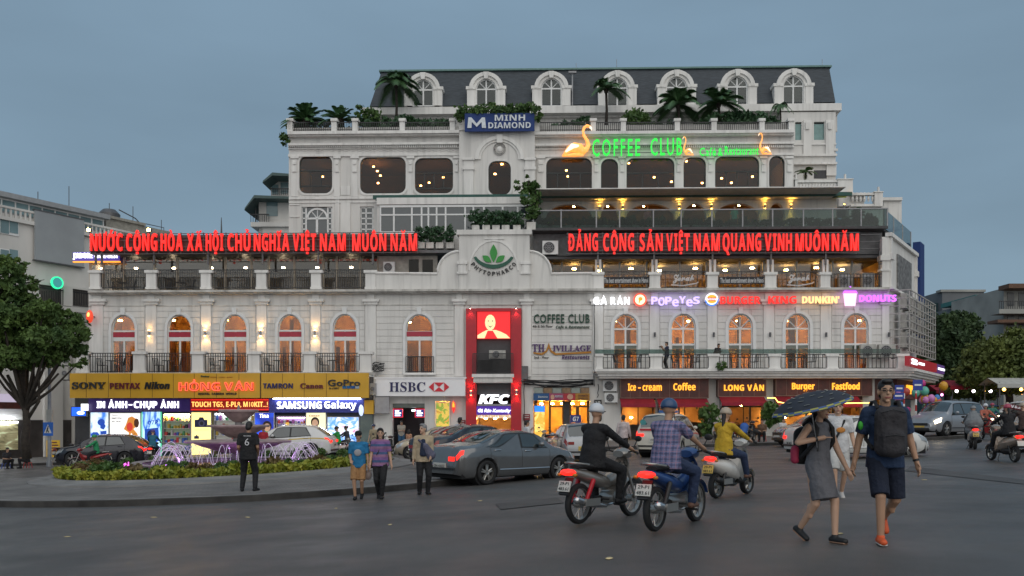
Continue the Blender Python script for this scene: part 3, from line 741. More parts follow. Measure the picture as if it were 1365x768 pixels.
gr = part(B, 'glass_balustrade', mb, GREYM)
mb = MB(); fbox(mb, 711, 1184, 280.2, 304, .30, .31); part(gr, 'pane', mb, RAILGL)
mb = MB()
for i in range(4): x = .2+(CHL-.3)*i/3; q = CF(x, .35); mb.box(q[0]-.03, q[0]+.03, q[1]-.03, q[1]+.03, z0_, z1_)
gr2 = part(B, 'glass_balustrade', mb, GREYM)
mb = MB(); mb.plate([CF(.2, .34), CF(CHL-.1, .34), CF(CHL-.1, .355), CF(.2, .355)], z0_, z1_); part(gr2, 'pane', mb, RAILGL)
VG = 1.7
mb = MB(); fbox(mb, 502, 712, 263, 272, VG, VG+.2); part(B, 'gallery_fascia', mb, TRIM)
mb = MB()
for p in (507, 525, 549, 562, 571, 582, 594, 620, 631, 645, 670, 690, 710): fbox(mb, p-1.1, p+1.1, 274, 312, VG+.05, VG+.15)
fbox(mb, 506, 711, 273, 276, VG+.04, VG+.16); fbox(mb, 506, 711, 285, 287, VG+.04, VG+.16); fbox(mb, 506, 711, 308, 311, VG+.04, VG+.16)
g = part(B, 'gallery_window', mb, WHITEP)
mb = MB(); fbox(mb, 507, 710, 276, 309, VG+.09, VG+.1); part(g, 'pane', mb, M('sky_reflecting_pane', (.03,.04,.045), .04, var=.1, spec=1.0))
mb = MB(); mb.box(U(502, VG), U(712, VG), VG+.2, VT, Z(272, VG), Z(264, VG)); mb.box(U(502, VG), U(505, VG), VG+.2, VT, Z(335, VG), Z(272, VG)); fbox(mb, 505, 712, 311, 337, VG, VG+.2); part(B, 'gallery_roof', mb, TRIM)
mb = MB()
for i in range(5):
 fbox(mb, 401.5, 408, 276+7.2*i, 277.5+7.2*i, VT+.1, VT+.2); fbox(mb, 437, 443.5, 276+7.2*i, 277.5+7.2*i, VT+.1, VT+.2); fbox(mb, 480, 498, 276+7.2*i, 277.8+7.2*i, VT+.1, VT+.2)
for p in (402.5, 408, 437, 442.5, 481, 488, 497): fbox(mb, p-1, p+1, 274, 312, VT+.1, VT+.2)
for i in range(10):
 P = lambda t, r: F(422.5-r*cos(t), 291-r*sin(t), VT); t0, t1 = pi*i/10, pi*(i+1)/10
 mb.prism([P(t0, 14.5), P(t1, 14.5), P(t1, 12), P(t0, 12)], VT+.08, VT+.2)
for a in (50, 90, 130): q0_ = F(422.5, 291, VT); q1_ = F(422.5-12.5*cos(R(a)), 291-12.5*sin(R(a)), VT); mb.tube([(q0_[0], VT+.14, q0_[1]), (q1_[0], VT+.14, q1_[1])], .035, 4)
fbox(mb, 409, 436, 290, 292.5, VT+.08, VT+.2); fbox(mb, 421, 424, 291, 312, VT+.08, VT+.2)
g = part(B, 'window', mb, WHITEP)
mb = MB(); fbox(mb, 402, 443, 274, 312, VT+.15, VT+.16); fbox(mb, 480.5, 497.5, 274, 312, VT+.15, VT+.16); part(g, 'pane', mb, MATS['sky_reflecting_pane'])
mb = MB(); mb.box(U(385, VT), U(385, VT)+.3, VT+.4, 15, Z(336, VT), Z(172, VT)); mb.box(U(1115, VT)-.3, U(1115, VT), VT+.4, 9, Z(308, VT), Z(262, VT)); mb.box(U(385, VT), U(1115, VT), 14.7, 15, Z(336, VT), Z(172, VT))
mb.box(U(1058, VT)-.3, U(1058, VT), VT+.4, 8, Z(262, VT), Z(172, VT)); part(B, 'side_wall', mb, WALL)
mb = MB(); mb.box(U(386, VT), U(1058, VT)-.02, VT+.1, 14.6, Z(177, VT)-.2, Z(175, VT)); part(B, 'roof_terrace_floor', mb, CONC)
PP = [386, 445, 473, 536, 603, 716, 791, 831, 903, 952, 1016, 1055]
for p in PP:
 if 612 < p < 712: continue
 mb = MB(); fbox(mb, p-3.5, p+3.5, 161, 175, VT-.3, VT+.1); fbox(mb, p-4.6, p+4.6, 157.5, 161, VT-.4, VT+.2); part(B, 'pier', mb, TRIM)
for i in range(len(PP)-1):
 if PP[i] == 603: continue
 railing(PP[i]+4, PP[i+1]-4, 163, 174.6, VT-.12, 2.6, mid=False)
mb = MB(); fbox(mb, 612, 713, 165, 173, VC-.1, VT+.3); part(B, 'bay_parapet', mb, WALL)
VM = 7.0
mb = MB(); fbox(mb, 489, 1116, 146, 178, VM, VM+.4); part(B, 'attic_wall', mb, WALL)
mb = MB(); fbox(mb, 482, 1122, 140.5, 150, VM-.9, VM+.5); fbox(mb, 486, 1119, 150, 152, VM-.6, VM+.4); fbox(mb, 488, 1117, 152, 156, VM-.3, VM+.4); part(B, 'attic_cornice', mb, TRIM)
aL, aR = U(493, VM), U(1113, VM); zc0, zc1 = Z(141, VM), Z(96, VM+1.8); tL, tR = U(509, VM+1.8), U(1104, VM+1.8)
mb = MB(); dM = 9.0
mb.add([(aL,VM-.1,zc0),(aR,VM-.1,zc0),(aR,VM+dM,zc0),(aL,VM+dM,zc0),(tL,VM+1.6,zc1),(tR,VM+1.6,zc1),(tR,VM+dM-1.6,zc1),(tL,VM+dM-1.6,zc1)], [(0,1,5,4),(1,2,6,5),(2,3,7,6),(3,0,4,7),(4,5,6,7)])
roof = part(B, 'mansard_roof', mb, SLATE)
mb = MB(); mb.box(tL-.15, tR+.15, VM+1.45, VM+dM-1.45, zc1, zc1+.12); part(roof, 'roof_coping', mb, M('green_coping', (.12,.22,.2), .6))
mb = MB(); fbox(mb, 1002, 1018, 88, 94.5, VM+3, VM+4.2); part(roof, 'vent_box', mb, DARKP)
mb = MB()
for p in (768, 822, 1096): q = F(p, 95, VM+3); mb.tube([(q[0], VM+3, q[1]), (q[0], VM+3, q[1]+(.6 if p == 768 else .9))], .02, 5)
q = F(763, 98, VM+.6); q2 = F(763, 140, VM-.2); mb.tube([(q[0], VM+.6, q[1]), (q2[0], VM-.1, q2[1])], .05, 6); mb.box(q[0]-.28, q[0]+.28, VM+.4, VM+.7, q[1]-.02, q[1]+.1)
part(roof, 'lightning_rod', mb, GREYM)
DW = glass('dormer_pane', (.40,.50,.48), .04)
def dormer(p):
 v = VM-.25; mb = MB(); k = (BY+v)/FPX; cu, zb = F(p, 141, v); zs = Z(118, v); r0, r1 = 13.5*k, 21*k
 h = arch_hole(cu, r0, zb, zs, zs+r0, 12)
 oh = arch_hole(cu, r1, zb, zs, zs+r1*.95, 12)
 for (H0, H1, va, vb) in ((oh, h, v, VM+2.0),):
  oo = list(zip(H0[0], H0[2])); ii = list(zip(H1[0], H1[2])); ring(mb, oo, ii, va, vb)
 ri = [(cu-(r1-.18)*cos(pi*i/12), zs+(r1*.95-.16)*sin(pi*i/12)) for i in range(13)]; ro = [(cu-(r1+.1)*cos(pi*i/12), zs+(r1*.95+.1)*sin(pi*i/12)) for i in range(13)]
 ring(mb, ro, ri, v-.12, v+.1)
 for s in (-1, 1):
  a, b = sorted((cu+s*r0, cu+s*(r1+.05))); mb.box(a, b, v, VM+1.2, zb, zs+.002); a, b = sorted((cu+s*(r0+.04), cu+s*(r1+.32))); mb.box(a, b, v-.1, VM+.6, zs-.06, zs+.16); a, b = sorted((cu+s*(r0+.1), cu+s*(r1+.24))); mb.box(a, b, v-.05, VM+.4, zb, zs-.07)
 mb.prism([(cu-.13, zs+r1*.6), (cu+.13, zs+r1*.6), (cu+.2, zs+r1*1.02), (cu-.2, zs+r1*1.02)], v-.2, v+.05)
 d = part(roof, 'dormer', mb, TRIM)
 m = MB(); n1 = outline(h); n2 = inset(n1, .07); ring(m, n1+[n1[0]], n2+[n2[0]], v+.12, v+.2)
 m.box(cu-.05, cu+.05, v+.12, v+.2, zb, zs+r0*.97); m.box(cu-r0, cu+r0, v+.121, v+.201, zs-.05, zs+.05)
 for a in (45, 135): m.tube([(cu, v+.16, zs), (cu+r0*.95*cos(R(a)), v+.16, zs+r0*.95*sin(R(a)))], .035, 4)
 m.prism(n2, v+.17, v+.18)
 m2 = MB()
 m.m = [0]*(len(m.f)); c = len(m.f)-(len(n2)+2)
 for i in range(c, len(m.f)): m.m[i] = 1
 return part(roof, 'dormer_window', m, [WHITEP, DW])
for p in (564, 648, 735, 823, 902, 983, 1058): dormer(p)
room('interior', aL+.3, aR-.3, VM+1.75, VM+3.5, Z(141, VM)+.02, Z(104, VM), M('curtain_green', (.2,.28,.26), .85, var=.2, scale=2, stretch=(5, 1, .3)))
VE = 6.2
mb = MB(); ez = [([U(1060, VE), U(1068.5, VE)], [Z(190, VE)]*2, [Z(166, VE)]*2), ([U(1085, VE), U(1099, VE)], [Z(190, VE)]*2, [Z(166, VE)]*2)]
hole_wall(mb, U(1040, VE), U(1114, VE), Z(262, VE), Z(153, VE), ez, VE, VE+.4); mb.box(U(1114, VE)-.4, U(1114, VE), VE+.4, 15, Z(262, VE), Z(153, VE)); part(B, 'end_block_wall', mb, WALL)
mb = MB()
for a in (1071, 1101): fbox(mb, a, a+11, 160, 206, VE-.1, VE); fbox(mb, a+3, a+8, 163, 172, VE-.22, VE)
fbox(mb, 1057, 1115, 191, 193, VE-.08, VE); fbox(mb, 1057, 1116, 205, 208, VE-.15, VE); fbox(mb, 1057, 1116, 216, 219, VE-.3, VE); fbox(mb, 1102, 1115, 219, 234, VE-.12, VE); fbox(mb, 1112, 1117, 198, 201, VE-.12, VE)
part(B, 'end_block_trim', mb, TRIM)
for a0, a1 in ((1059, 1069), (1084, 1100)): mb = MB(); fbox(mb, a0, a1, 165.5, 190.5, VE+.15, VE+.16); part(B, 'end_block_window', mb, TEAL)
mb = MB(); fbox(mb, 1085, 1102, 227, 238, VE-.02, VE); part(B, 'end_block_opening', mb, DARKP)
def balustrade(a0, a1, b0, b1, v, n, posts):
 mb = MB(); fbox(mb, a0, a1, b0, b0+3, v-.15, v+.15); fbox(mb, a0, a1, b1-3, b1, v-.15, v+.15)
 for p in posts: fbox(mb, p[0], p[1], b0-1, b1, v-.2, v+.2); fbox(mb, p[0]-1, p[1]+1, b0-2, b0-.8, v-.26, v+.26); fbox(mb, (p[0]+p[1])/2-1, (p[0]+p[1])/2+1, b0-8, b0-2, v-.08, v+.08)
 k = (BY+v)/FPX; zt_, zb_ = Z(b0+3, v), Z(b1-3, v); h = zt_-zb_
 for i in range(n):
  u = U(a0+(a1-a0)*(i+.5)/n, v); mb.lathe([(.05, zb_), (.05, zb_+.06*h), (.1, zb_+.3*h), (.045, zb_+.65*h), (.045, zb_+.9*h), (.07, zt_)], (u, v, 0), 6)
 return part(B, 'balustrade', mb, TRIM)
balustrade(1061, 1118, 240, 258, 3.6, 14, [(1060, 1063), (1117, 1137)])
balustrade(1134, 1176, 257, 275, 5.2, 8, [(1166, 1177)])
mb = MB(); fbox(mb, 1118, 1152, 257, 275, 5.4, 9); fbox(mb, 1178, 1202, 266, 305, 6.2, 9); fbox(mb, 1176, 1203, 263, 267, 6.0, 9.2); fbox(mb, 1132, 1182, 275, 305, 5.3, 6); part(B, 'end_terrace_wall', mb, WALL)
# ------------------------------------------------------------------ ground floor shells
zg = -2.0
def wallpx(a0, a1, b0, v0, v1, mat, name='shop_wall'):
 u0, z1 = F(a0, b0, v0); u1 = F(a1, b0, v0)[0]; mb = MB(); mb.box(u0, u1, v0, v1, zg, z1); return part(B, name, mb, mat)
wallpx(100, 498, 500, .3, .6, DARKP)
for a0, a1 in ((498, 523), (566, 580), (600, 621), (695, 711), (786, 828)): wallpx(a0, a1, 500, 0.01, .5, WALL, 'shop_pier')
mb = MB()
for a0, a1, b in ((523, 566, 538), (580, 600, 535), (711, 786, 534)): fbox(mb, a0, a1, 500, b, .02, .5)
part(B, 'shop_lintel', mb, WALL)
for a0, a1 in ((874, 880), (942, 962), (1018, 1042), (1150, 1166), (1176, 1185)): wallpx(a0, a1, 500, .05, .55, WALL, 'shop_pier')
mb = MB(); fbox(mb, 828, 1185, 500, 533, .1, .5); part(B, 'shop_lintel', mb, DRED)
def shop_room(a0, a1, b0, v0, v1, mat, lamps=(), lamp=None, lr=.14):
 return room('interior', U(a0), U(a1), v0, v1, zg+.6, Z(b0), mat, lamps, lamp, lr)
shop_room(523, 566, 543, .5, 4, DARKP, [(U(545), 2.2, Z(547))], LAMPC, .12)
shop_room(580, 600, 535, .5, 2.5, M('amber_wall', (.45,.25,.05), .7, var=.3, scale=2), [(U(590), 1.2, Z(540)), (U(590), 1.5, Z(560))], LAMPW, .12)
shop_room(633, 684, 553, .3, 4, TAN, [(U(p), 2, Z(558)) for p in (645, 658, 672)], LAMPW, .10)
shop_room(711, 786, 534, .5, 2.8, M('gold_wall', (.6,.34,.06), .5, var=.2, scale=2), [(U(p), 1.2, Z(538)) for p in (722, 737, 750, 764, 778)], LAMPW, .11)
shop_room(828, 1185, 533, .55, 6.5, M('cafe_wall', (.38,.23,.10), .8, var=.35, scale=.8), [(U(p), 5.9, Z(557)) for p in (855, 925, 975, 1060, 1082, 1125)]+[(U(p), 2.5, Z(540)) for p in (870, 1000, 1100)], LAMPW, .085)
for a0, a1, v_, h in ((828, 875, 2.2, 566), (881, 941, 3.2, 563), (963, 990, 2.4, 566), (1000, 1018, 3.5, 570), (1043, 1100, 2.6, 567), (1104, 1150, 3.4, 562)):
 mb = MB(); u0, u1 = U(a0, v_), U(a1, v_); mb.box(u0, u1, v_, v_+.5, zg, Z(h, v_)); part(B, 'cafe_counter', mb, M('dark_wood', (.035,.02,.012), .5, var=.4))
mb = MB()
for p in (845, 868, 900, 930, 972, 1008, 1052, 1092, 1118, 1140): u0 = U(p, 1.4); mb.box(u0-.25, u0+.25, 1.4, 1.6, zg, Z(574, 1.4)); mb.box(u0-.9, u0-.84, 1.2, 1.26, zg, Z(541, 1.2))
part(B, 'cafe_partition', mb, MATS['dark_wood'])
mb = MB()
for a in (733, 751, 760, 784): fbox(mb, a-1.5, a+1.5, 534, 604, .6, .75)
fbox(mb, 733, 751, 541, 543, .6, .75); fbox(mb, 768, 772, 541, 604, .62, .76); fbox(mb, 712, 716, 534, 604, .6, .75); fbox(mb, 764, 786, 541, 543, .6, .75)
part(B, 'entrance_door', mb, M('dark_bronze', (.10,.055,.02), .4, metal=.5))
mb = MB(); u0, u1 = U(752), U(759); mb.box(u0, u1, .5, .9, zg, Z(535)); part(B, 'entrance_column', mb, DARKP)
mb = MB()
for p in (885, 905, 939, 965, 1000, 1016, 1045, 1075, 1110, 1148): fbox(mb, p-1.2, p+1.2, 540, 606, .9, 1.05)
fbox(mb, 828, 1150, 541, 543, .92, 1.04); part(B, 'cafe_frame', mb, BLACK)
mb = MB(); fbox(mb, 523, 566, 537, 543.5, .1, .2); part(B, 'door_header', mb, M('grey_green_panel', (.17,.19,.17), .6))
mb = MB()
for a0, a1 in ((621, 635), (681, 695)):
 u0, u1 = U(a0, -.35), U(a1, -.35); mb.box(u0, u1, -.35, .3, zg, Z(411, -.35))
fbox(mb, 634.9, 681.1, 410.8, 415, -.34, .3)
rf = part(B, 'red_portal', mb, REDP)
mb = MB(); fbox(mb, 634.8, 681.2, 452, 480, .0, .1); fbox(mb, 634.8, 681.2, 509, 526, -.1, .1); part(rf, 'grey_infill', mb, M('charcoal_panel', (.06,.058,.062), .6))
mb = MB(); fbox(mb, 629, 685, 498.5, 503, -1.1, .2); fbox(mb, 631, 683, 503, 510, -.95, .2)
for i in range(13): fbox(mb, 632+4*i, 634+4*i, 503.5, 509, -1.0, -.9)
part(B, 'balcony_slab', mb, TRIM)
railing(630, 684, 471, 498, -.98, 1.5, mid=False)
mb = MB(); fbox(mb, 635, 681, 474, 498, .02, .1); part(B, 'balcony_door', mb, PANE_D)
# ------------------------------------------------------------------ signs on the building
RED_L = E('lit_red', (1, .016, .010), .95); RED_S = M('red_side', (.3, .004, .004), .5, emit=(1, .01, .01), es=.25)
GREEN_L = E('lit_green', (.01, .85, .06), .95); WHITE_L = E('lit_white', (.93, .95, 1), 2.2); VIOLET_L = E('lit_violet', (.55, .42, 1), 1.5)
AMBER_L = E('lit_amber', (1, .42, .03), 1.6); REDNEON = E('red_neon', (1, .10, .06), 1.7); MAG_L = E('lit_magenta', (.62, .12, 1), 1.6)
ORNG_L = E('lit_orange', (1, .36, .03), 1.5); PINK_L = E('lit_pink', (1, .35, .8), 1.4)
DGREEN = M('dark_green_letter', (.006, .05, .028), .5); PURPLE = M('purple_letter', (.06, .012, .12), .5); GOLD = M('gold_letter', (.42, .17, .01), .5)
DKRED = M('oxblood_letter', (.12, .006, .02), .5); DKBLUE = M('dark_blue_letter', (.008, .012, .10), .5)
def word_box(mb, s, u0, u1, z0, z1, v, depth=.1, gap=.17, thin=0):
 """heavy condensed lettering, one glyph at a time, with its Vietnamese marks built above and below"""
 lets = []
 for ch in s:
  d = unicodedata.normalize('NFD', ch); base = d[0].replace('Đ', 'D'); lets.append((base, d[1:], ch == 'Đ'))
 ws = []; raw = []
 for b_, mk, bar in lets:
  vs, fs = text_raw(bold(b_), thin, .05); raw.append((vs, fs)); ws.append(max(p.x for p in vs)-min(p.x for p in vs))
 tot = sum(ws)+gap*(len(ws)-1); k = (u1-u0)/tot; u = u0; h = z1-z0
 for (b_, mk, bar), (vs, fs), w_ in zip(lets, raw, ws):
  x0 = min(p.x for p in vs); y0 = min(p.y for p in vs); y1 = max(p.y for p in vs); W_ = w_*k; c = u+W_/2
  y0, y1 = (0, .714) if b_ in 'OCGSUQ' else (y0, y1)
  if b_ == 'Q': y0, y1 = (0, .714)
  mb.add([(u+(p.x-x0)*k, v-depth*(p.z+.05)/.1, z0+(p.y-y0)/(y1-y0)*h) for p in vs], fs)
  P = lambda pts: mb.prism([(c+x*h*.5, z1+y*h*.5) for x, y in pts], v-depth, v)
  lift = .1
  if '\u0302' in mk: P([(-.26, .1), (-.08, .1), (0, .24), (.08, .1), (.26, .1), (.07, .42), (-.07, .42)]); lift = .42
  if '\u0306' in mk: P([(-.26, .4), (-.14, .4), (-.08, .24), (.08, .24), (.14, .4), (.26, .4), (.15, .1), (-.15, .1)]); lift = .42
  o = .12 if '\u0302' in mk else 0
  if '\u0301' in mk: P([(-.1+o, lift), (.04+o, lift), (.2+o, lift+.34), (-.0+o, lift+.34)])
  if '\u0300' in mk: P([(-.04+o, lift), (.1+o, lift), (0+o, lift+.34), (-.2+o, lift+.34)])
  if '\u0309' in mk: P([(-.1, lift), (.06, lift), (.06, lift+.08), (.18, lift+.2), (.18, lift+.34), (.08, lift+.42), (-.16, lift+.42), (-.16, lift+.3), (.04, lift+.3), (.04, lift+.24), (-.1, lift+.12)])
  if '\u0303' in mk: P([(-.3, lift+.02), (-.14, lift+.22), (.1, lift+.1), (.22, lift+.3), (.32, lift+.24), (.16, lift), (-.08, lift+.06), (-.2, lift)])
  if '\u0323' in mk: mb.box(c-.1*h*.5*1.3, c+.1*h*.5*1.3, v-depth, v, z0-.2*h, z0-.07*h)
  if '\u031b' in mk: mb.prism([(u+W_*.84, z1-.12*h), (u+W_*1.0, z1-.02*h), (u+W_*1.02, z1+.12*h), (u+W_*1.16, z1+.12*h), (u+W_*1.14, z1-.08*h), (u+W_*.95, z1-.2*h)], v-depth, v)
  if bar: mb.box(u-.1*W_, u+.42*W_, v-depth-.004, v-.003, z0+.43*h, z0+.57*h)
  u += W_+gap*k
 return mb
def fword(mb, s, a0, a1, b0, b1, v, **k):
 u0, z1 = F(a0, b0, v); u1, z0 = F(a1, b1, v); return word_box(mb, s, u0, u1, z0, z1, v, **k)
def slogan(label, a0, a1, b0, b1, words_, v, posts, back):
 t = thing('slogan_sign', label, 'sign', 'red slogan signs on the roof line', BF)
 mb = MB()
 for b in (b0-1.5, b0+3, (b0+b1)/2-4, (b0+b1)/2+5, b1-2, b1+2.5): fbox(mb, a0-2, a1+2, b, b+.9, v+.1, v+.16)
 n = int((a1-a0)/15)
 for i in range(n+1): p = a0+(a1-a0)*i/n; fbox(mb, p-.5, p+.5, b0-2, b1+4, v+.16, v+.24)
 for p in posts: fbox(mb, p-1, p+1, b1, b1+18, v+.2, v+.34)
 part(t, 'frame', mb, STEEL)
 mb = MB(); fbox(mb, a0-1, a1+1, b0+1, b1+1, v+.30, v+.33); part(t, 'backing', mb, back)
 for wd, p0, p1 in words_:
  mb = MB(); fword(mb, wd, p0, p1, b0, b1, v, depth=.13, thin=.006)
  part(t, 'lettering', mb, RED_L)
 return done(t)
BACKM = M('rusty_backing', (.05,.035,.03), .8, col2=(.12,.1,.09), scale=2)
slogan('long red lit slogan above the camera shop terrace, starting NUOC CONG HOA', 121, 556, 312, 334.5,
       [('NƯỚC', 121, 164), ('CỘNG', 169, 210), ('HÒA', 215, 244), ('XÃ', 250, 270), ('HỘI', 275, 298), ('CHỦ', 304, 334), ('NGHĨA', 339, 386), ('VIỆT', 391, 421.5), ('NAM', 427, 461), ('MUÔN', 470, 515), ('NĂM', 521, 556)], -.1, (127, 135, 205, 277, 350, 424, 497), BACKM)
slogan('long red lit slogan under the glass balustrade, starting DANG CONG SAN', 757, 1144, 312, 334.5,
       [('ĐẢNG', 758, 797), ('CỘNG', 804, 845), ('SẢN', 852.5, 883), ('VIỆT', 888, 919), ('NAM', 924.5, 959), ('QUANG', 963, 1014), ('VINH', 1019, 1055), ('MUÔN', 1060, 1104), ('NĂM', 1108.5, 1144)], -.1, (797, 872, 950, 1028, 1101, 1173), M('grey_backing', (.10,.095,.1), .8, var=.3))
mb = MB()
for b in (312, 322, 331): fbox(mb, 1147, 1176, b, b+1, .3, .4)
part(B, 'sign_rail', mb, STEEL)
for p, b in ((119, 307), (199, 307)):
 mb = MB(); q = F(p, b, -.3); mb.box(q[0]-.12, q[0]+.12, -.4, -.2, q[1]-.1, q[1]+.1); mb.tube([(q[0], -.3, q[1]-.1), (q[0], .1, q[1]-.5)], .025, 5)
 t = thing('floodlight', 'small warm floodlight over the %s word of the camera shop slogan' % ('first' if p < 150 else 'second'), 'floodlight', 'floodlights on the slogan frame', BF)
 part(t, 'housing', mb, STEEL); m = MB(); m.lathe([(.001, -.43), (.1, -.42), (.1, -.4)], (q[0], 0, q[1]), 8, 'y'); part(t, 'lens', m, LAMPO); done(t)
t = thing('cafe_neon_sign', 'green neon letters reading COFFEE CLUB above the rounded windows', 'sign', None, BF)
mb = MB(); ftext(mb, 'COFFEE', 789.5, 853, 186, 208.5, 3.05, depth=.12, offset=.002, spacing=1.3); part(t, 'lettering', mb, GREEN_L)
mb = MB(); ftext(mb, 'CLUB', 867, 909, 184.5, 207.5, 3.05, depth=.12, offset=.002, spacing=1.25); part(t, 'lettering', mb, GREEN_L)
mb = MB(); fbox(mb, 789, 910, 193, 194, 3.08, 3.12); fbox(mb, 789, 910, 203, 204, 3.08, 3.12); part(t, 'rail', mb, STEEL); done(t)
t = thing('cafe_neon_sign', 'smaller green neon words for the restaurant between two flamingos', 'sign', None, BF)
mb = MB(); ftext(mb, 'Café', 932.5, 954, 197.5, 208, 3.05, depth=.1, spacing=1.15); ftext(mb, '&', 957, 963, 198, 208, 3.05, depth=.1); ftext(mb, 'Restaurant', 966, 1011, 195.5, 206.5, 3.05, depth=.1, spacing=1.15)
part(t, 'lettering', mb, GREEN_L); mb = MB(); fbox(mb, 932, 1011, 202, 202.8, 3.08, 3.12); part(t, 'rail', mb, STEEL); done(t)
FLAM = M('lit_flamingo', (.8, .35, .08), .5, emit=(1, .33, .05), es=1.1, col2=(.95, .6, .3), scale=5); FLAMW = E('flamingo_white', (1, .82, .62), 1.4)
def flamingo(label, pa, pb, py0, py1, flip=1):
 t = thing('lit_flamingo', label, 'sign', 'lit flamingo figures on the cafe cornice', BF); v = 3.0
 def P(x, y): px = pa+(pb-pa)*(x if flip > 0 else 1-x); q = F(px, py1+(py0-py1)*y, v); return Vector((q[0], v, q[1]))
 k = (P(1, 0)-P(0, 0)).length
 mb = MB(); rows = []
 body = [(0, .02, .01), (.1, .1, .05), (.25, .24, .11), (.42, .3, .16), (.58, .27, .16), (.7, .16, .12), (.76, .1, .06)]
 mb.tube([P(x, y) for x, y, r in body], [r*k for x, y, r in body], 10)
 mb.tube([P(.02, .02), P(.4, .06), P(.72, .06)], [.02*k, .07*k, .05*k], 8)
 b = part(t, 'body', mb, FLAM, 180)
 mb = MB(); mb.tube([P(.12, .12)+Vector((0, -.12*k, 0)), P(.35, .3)+Vector((0, -.15*k, 0)), P(.55, .3)+Vector((0, -.14*k, 0))], [.03*k, .09*k, .04*k], 8); part(t, 'wing', mb, FLAMW, 180)
 nk = [(.66, .14), (.8, .22), (.88, .36), (.84, .52), (.74, .66), (.70, .8), (.74, .92), (.84, .985), (.93, .95)]
 mb = MB(); mb.tube([P(*q) for q in nk], [.075*k, .085*k, .07*k, .055*k, .05*k, .045*k, .045*k, .055*k, .05*k], 8); part(t, 'neck', mb, FLAM, 180)
 mb = MB(); mb.tube([P(.92, .955), P(.98, .9), P(.99, .84)], [.04*k, .03*k, .008*k], 6); part(t, 'beak', mb, FLAMW, 180)
 return done(t)
flamingo('largest orange lit flamingo, beside the first letter of the green neon', 749, 789, 167, 209)
flamingo('small lit flamingo right after the neon word CLUB', 910, 924.5, 182, 207.5, -1)
flamingo('small lit flamingo at the end of the neon restaurant words', 1011, 1028.5, 177, 206.5, -1)
t = thing('roof_sign', 'dark blue board with white M and two white words over the centre bay', 'sign', None, BF)
mb = MB(); fbox(mb, 619.5, 712.5, 151, 175, 2.5, 2.62); part(t, 'board', mb, BLUEB)
mb = MB()
P = lambda x, y: F(623+25*x, 171-14*y, 2.5)
mb.prism([P(0, 0), P(.06, 1), P(.22, 1), P(.5, .42), P(.78, 1), P(.94, 1), P(1, 0), P(.78, 0), P(.76, .58), P(.5, .1), P(.24, .58), P(.22, 0)], 2.44, 2.49)
ftext(mb, bold('MINH'), 659.5, 700, 153.5, 161, 2.49, depth=.05); ftext(mb, bold('DIAMOND'), 651, 707.5, 163.5, 171, 2.49, depth=.05); part(t, 'lettering', mb, M('silver_letter', (.62,.66,.7), .4)); done(t)
t = thing('leaf_emblem', 'green leaf emblem with curved company name on the gable', 'sign', None, BF)
mb = MB(); v = -.32
def leaf2(cx, cy, ang, L, W):
 pts = []
 for i in range(13):
  s = i/6 if i <= 6 else (12-i)/6; sd = 1 if i <= 6 else -1
  x = sd*W*sin(pi*min(1, s))*(.9 if s < .5 else 1); y = L*s
  pts.append(F(cx+x*cos(ang)+y*sin(ang), cy-(-x*sin(ang)+y*cos(ang)), v))
 mb.prism(pts[:-1], v-.06, v)
leaf2(658, 350, 0, 24, 5); leaf2(655, 350, R(-52), 15, 4); leaf2(661, 350, R(52), 15, 4)
part(t, 'leaf', mb, M('fresh_green_paint', (.03,.27,.04), .5))
mb = MB()
for i in range(14):
 P = lambda t, r0: F(658+r0*sin(t), 334+r0*.78*cos(t), v)
 t0, t1 = -1.15+2.3*i/14, -1.15+2.3*(i+1)/14; w0 = 4*(1-abs(t0)/1.2); w1 = 4*(1-abs(t1)/1.2)
 mb.prism([P(t0, 29+w0*.6), P(t1, 29+w1*.6), P(t1, 25.5-w1*.3), P(t0, 25.5-w0*.3)], v-.06, v)
part(t, 'curved_bar', mb, M('deep_green_paint', (.008,.085,.05), .5))
mb = MB()
word = 'PHYTOPHARCO'
for i, c in enumerate(word):
 a = -.92+1.84*i/(len(word)-1); q = F(658+34*sin(a), 333.5+31.5*cos(a), v); k = len(mb.v)
 text_box(mb, bold(c), -.1 if c != 'Y' else -.11, .1, -.13, .13, 0, depth=.05)
 mb.xform(Matrix.Translation((q[0], v, q[1])) @ Matrix.Rotation(-a, 4, 'Y'), k)
part(t, 'lettering', mb, BLACKL); done(t)
t = thing('wall_sign', 'dark green COFFEE CLUB letters fixed flat on the white wall', 'sign', None, BF); mb = MB()
ftext(mb, 'COFFEE CLUB', 711.5, 786, 419, 431, -.06, depth=.08, offset=.02, spacing=1.15); ftext(mb, boldit('Café & Restaurant'), 741, 786, 434, 439, -.06, depth=.05); part(t, 'lettering', mb, DGREEN)
mb = MB(); ftext(mb, '4th & 5th Floor', 710, 737, 433.5, 436.5, -.06, depth=.04); part(t, 'small_lettering', mb, BLACKL); done(t)
t = thing('wall_sign', 'purple and gold Thai restaurant letters with golden roof swoosh on white wall', 'sign', None, BF); mb = MB()
ftext(mb, serif('TH'), 709.5, 726, 459, 469, -.06, depth=.07); ftext(mb, serif('IVILLAGE'), 737, 788, 460.5, 468.5, -.06, depth=.07); part(t, 'lettering', mb, PURPLE)
mb = MB(); ftext(mb, boldit('Restaurants'), 749, 786, 473.5, 479, -.06, depth=.05); part(t, 'lettering', mb, PURPLE)
mb = MB(); P = lambda x, y: F(x, y, -.06)
mb.prism([P(711, 469.5), P(722, 471), P(728, 467), P(731.5, 457), P(735, 467), P(741, 471), P(788, 468.5), P(788, 471), P(740, 473.5), P(734, 469.5), P(731.5, 464), P(729, 469.5), P(723, 473.5), P(711, 471.5)], -.12, -.06); part(t, 'roof_swoosh', mb, GOLD)
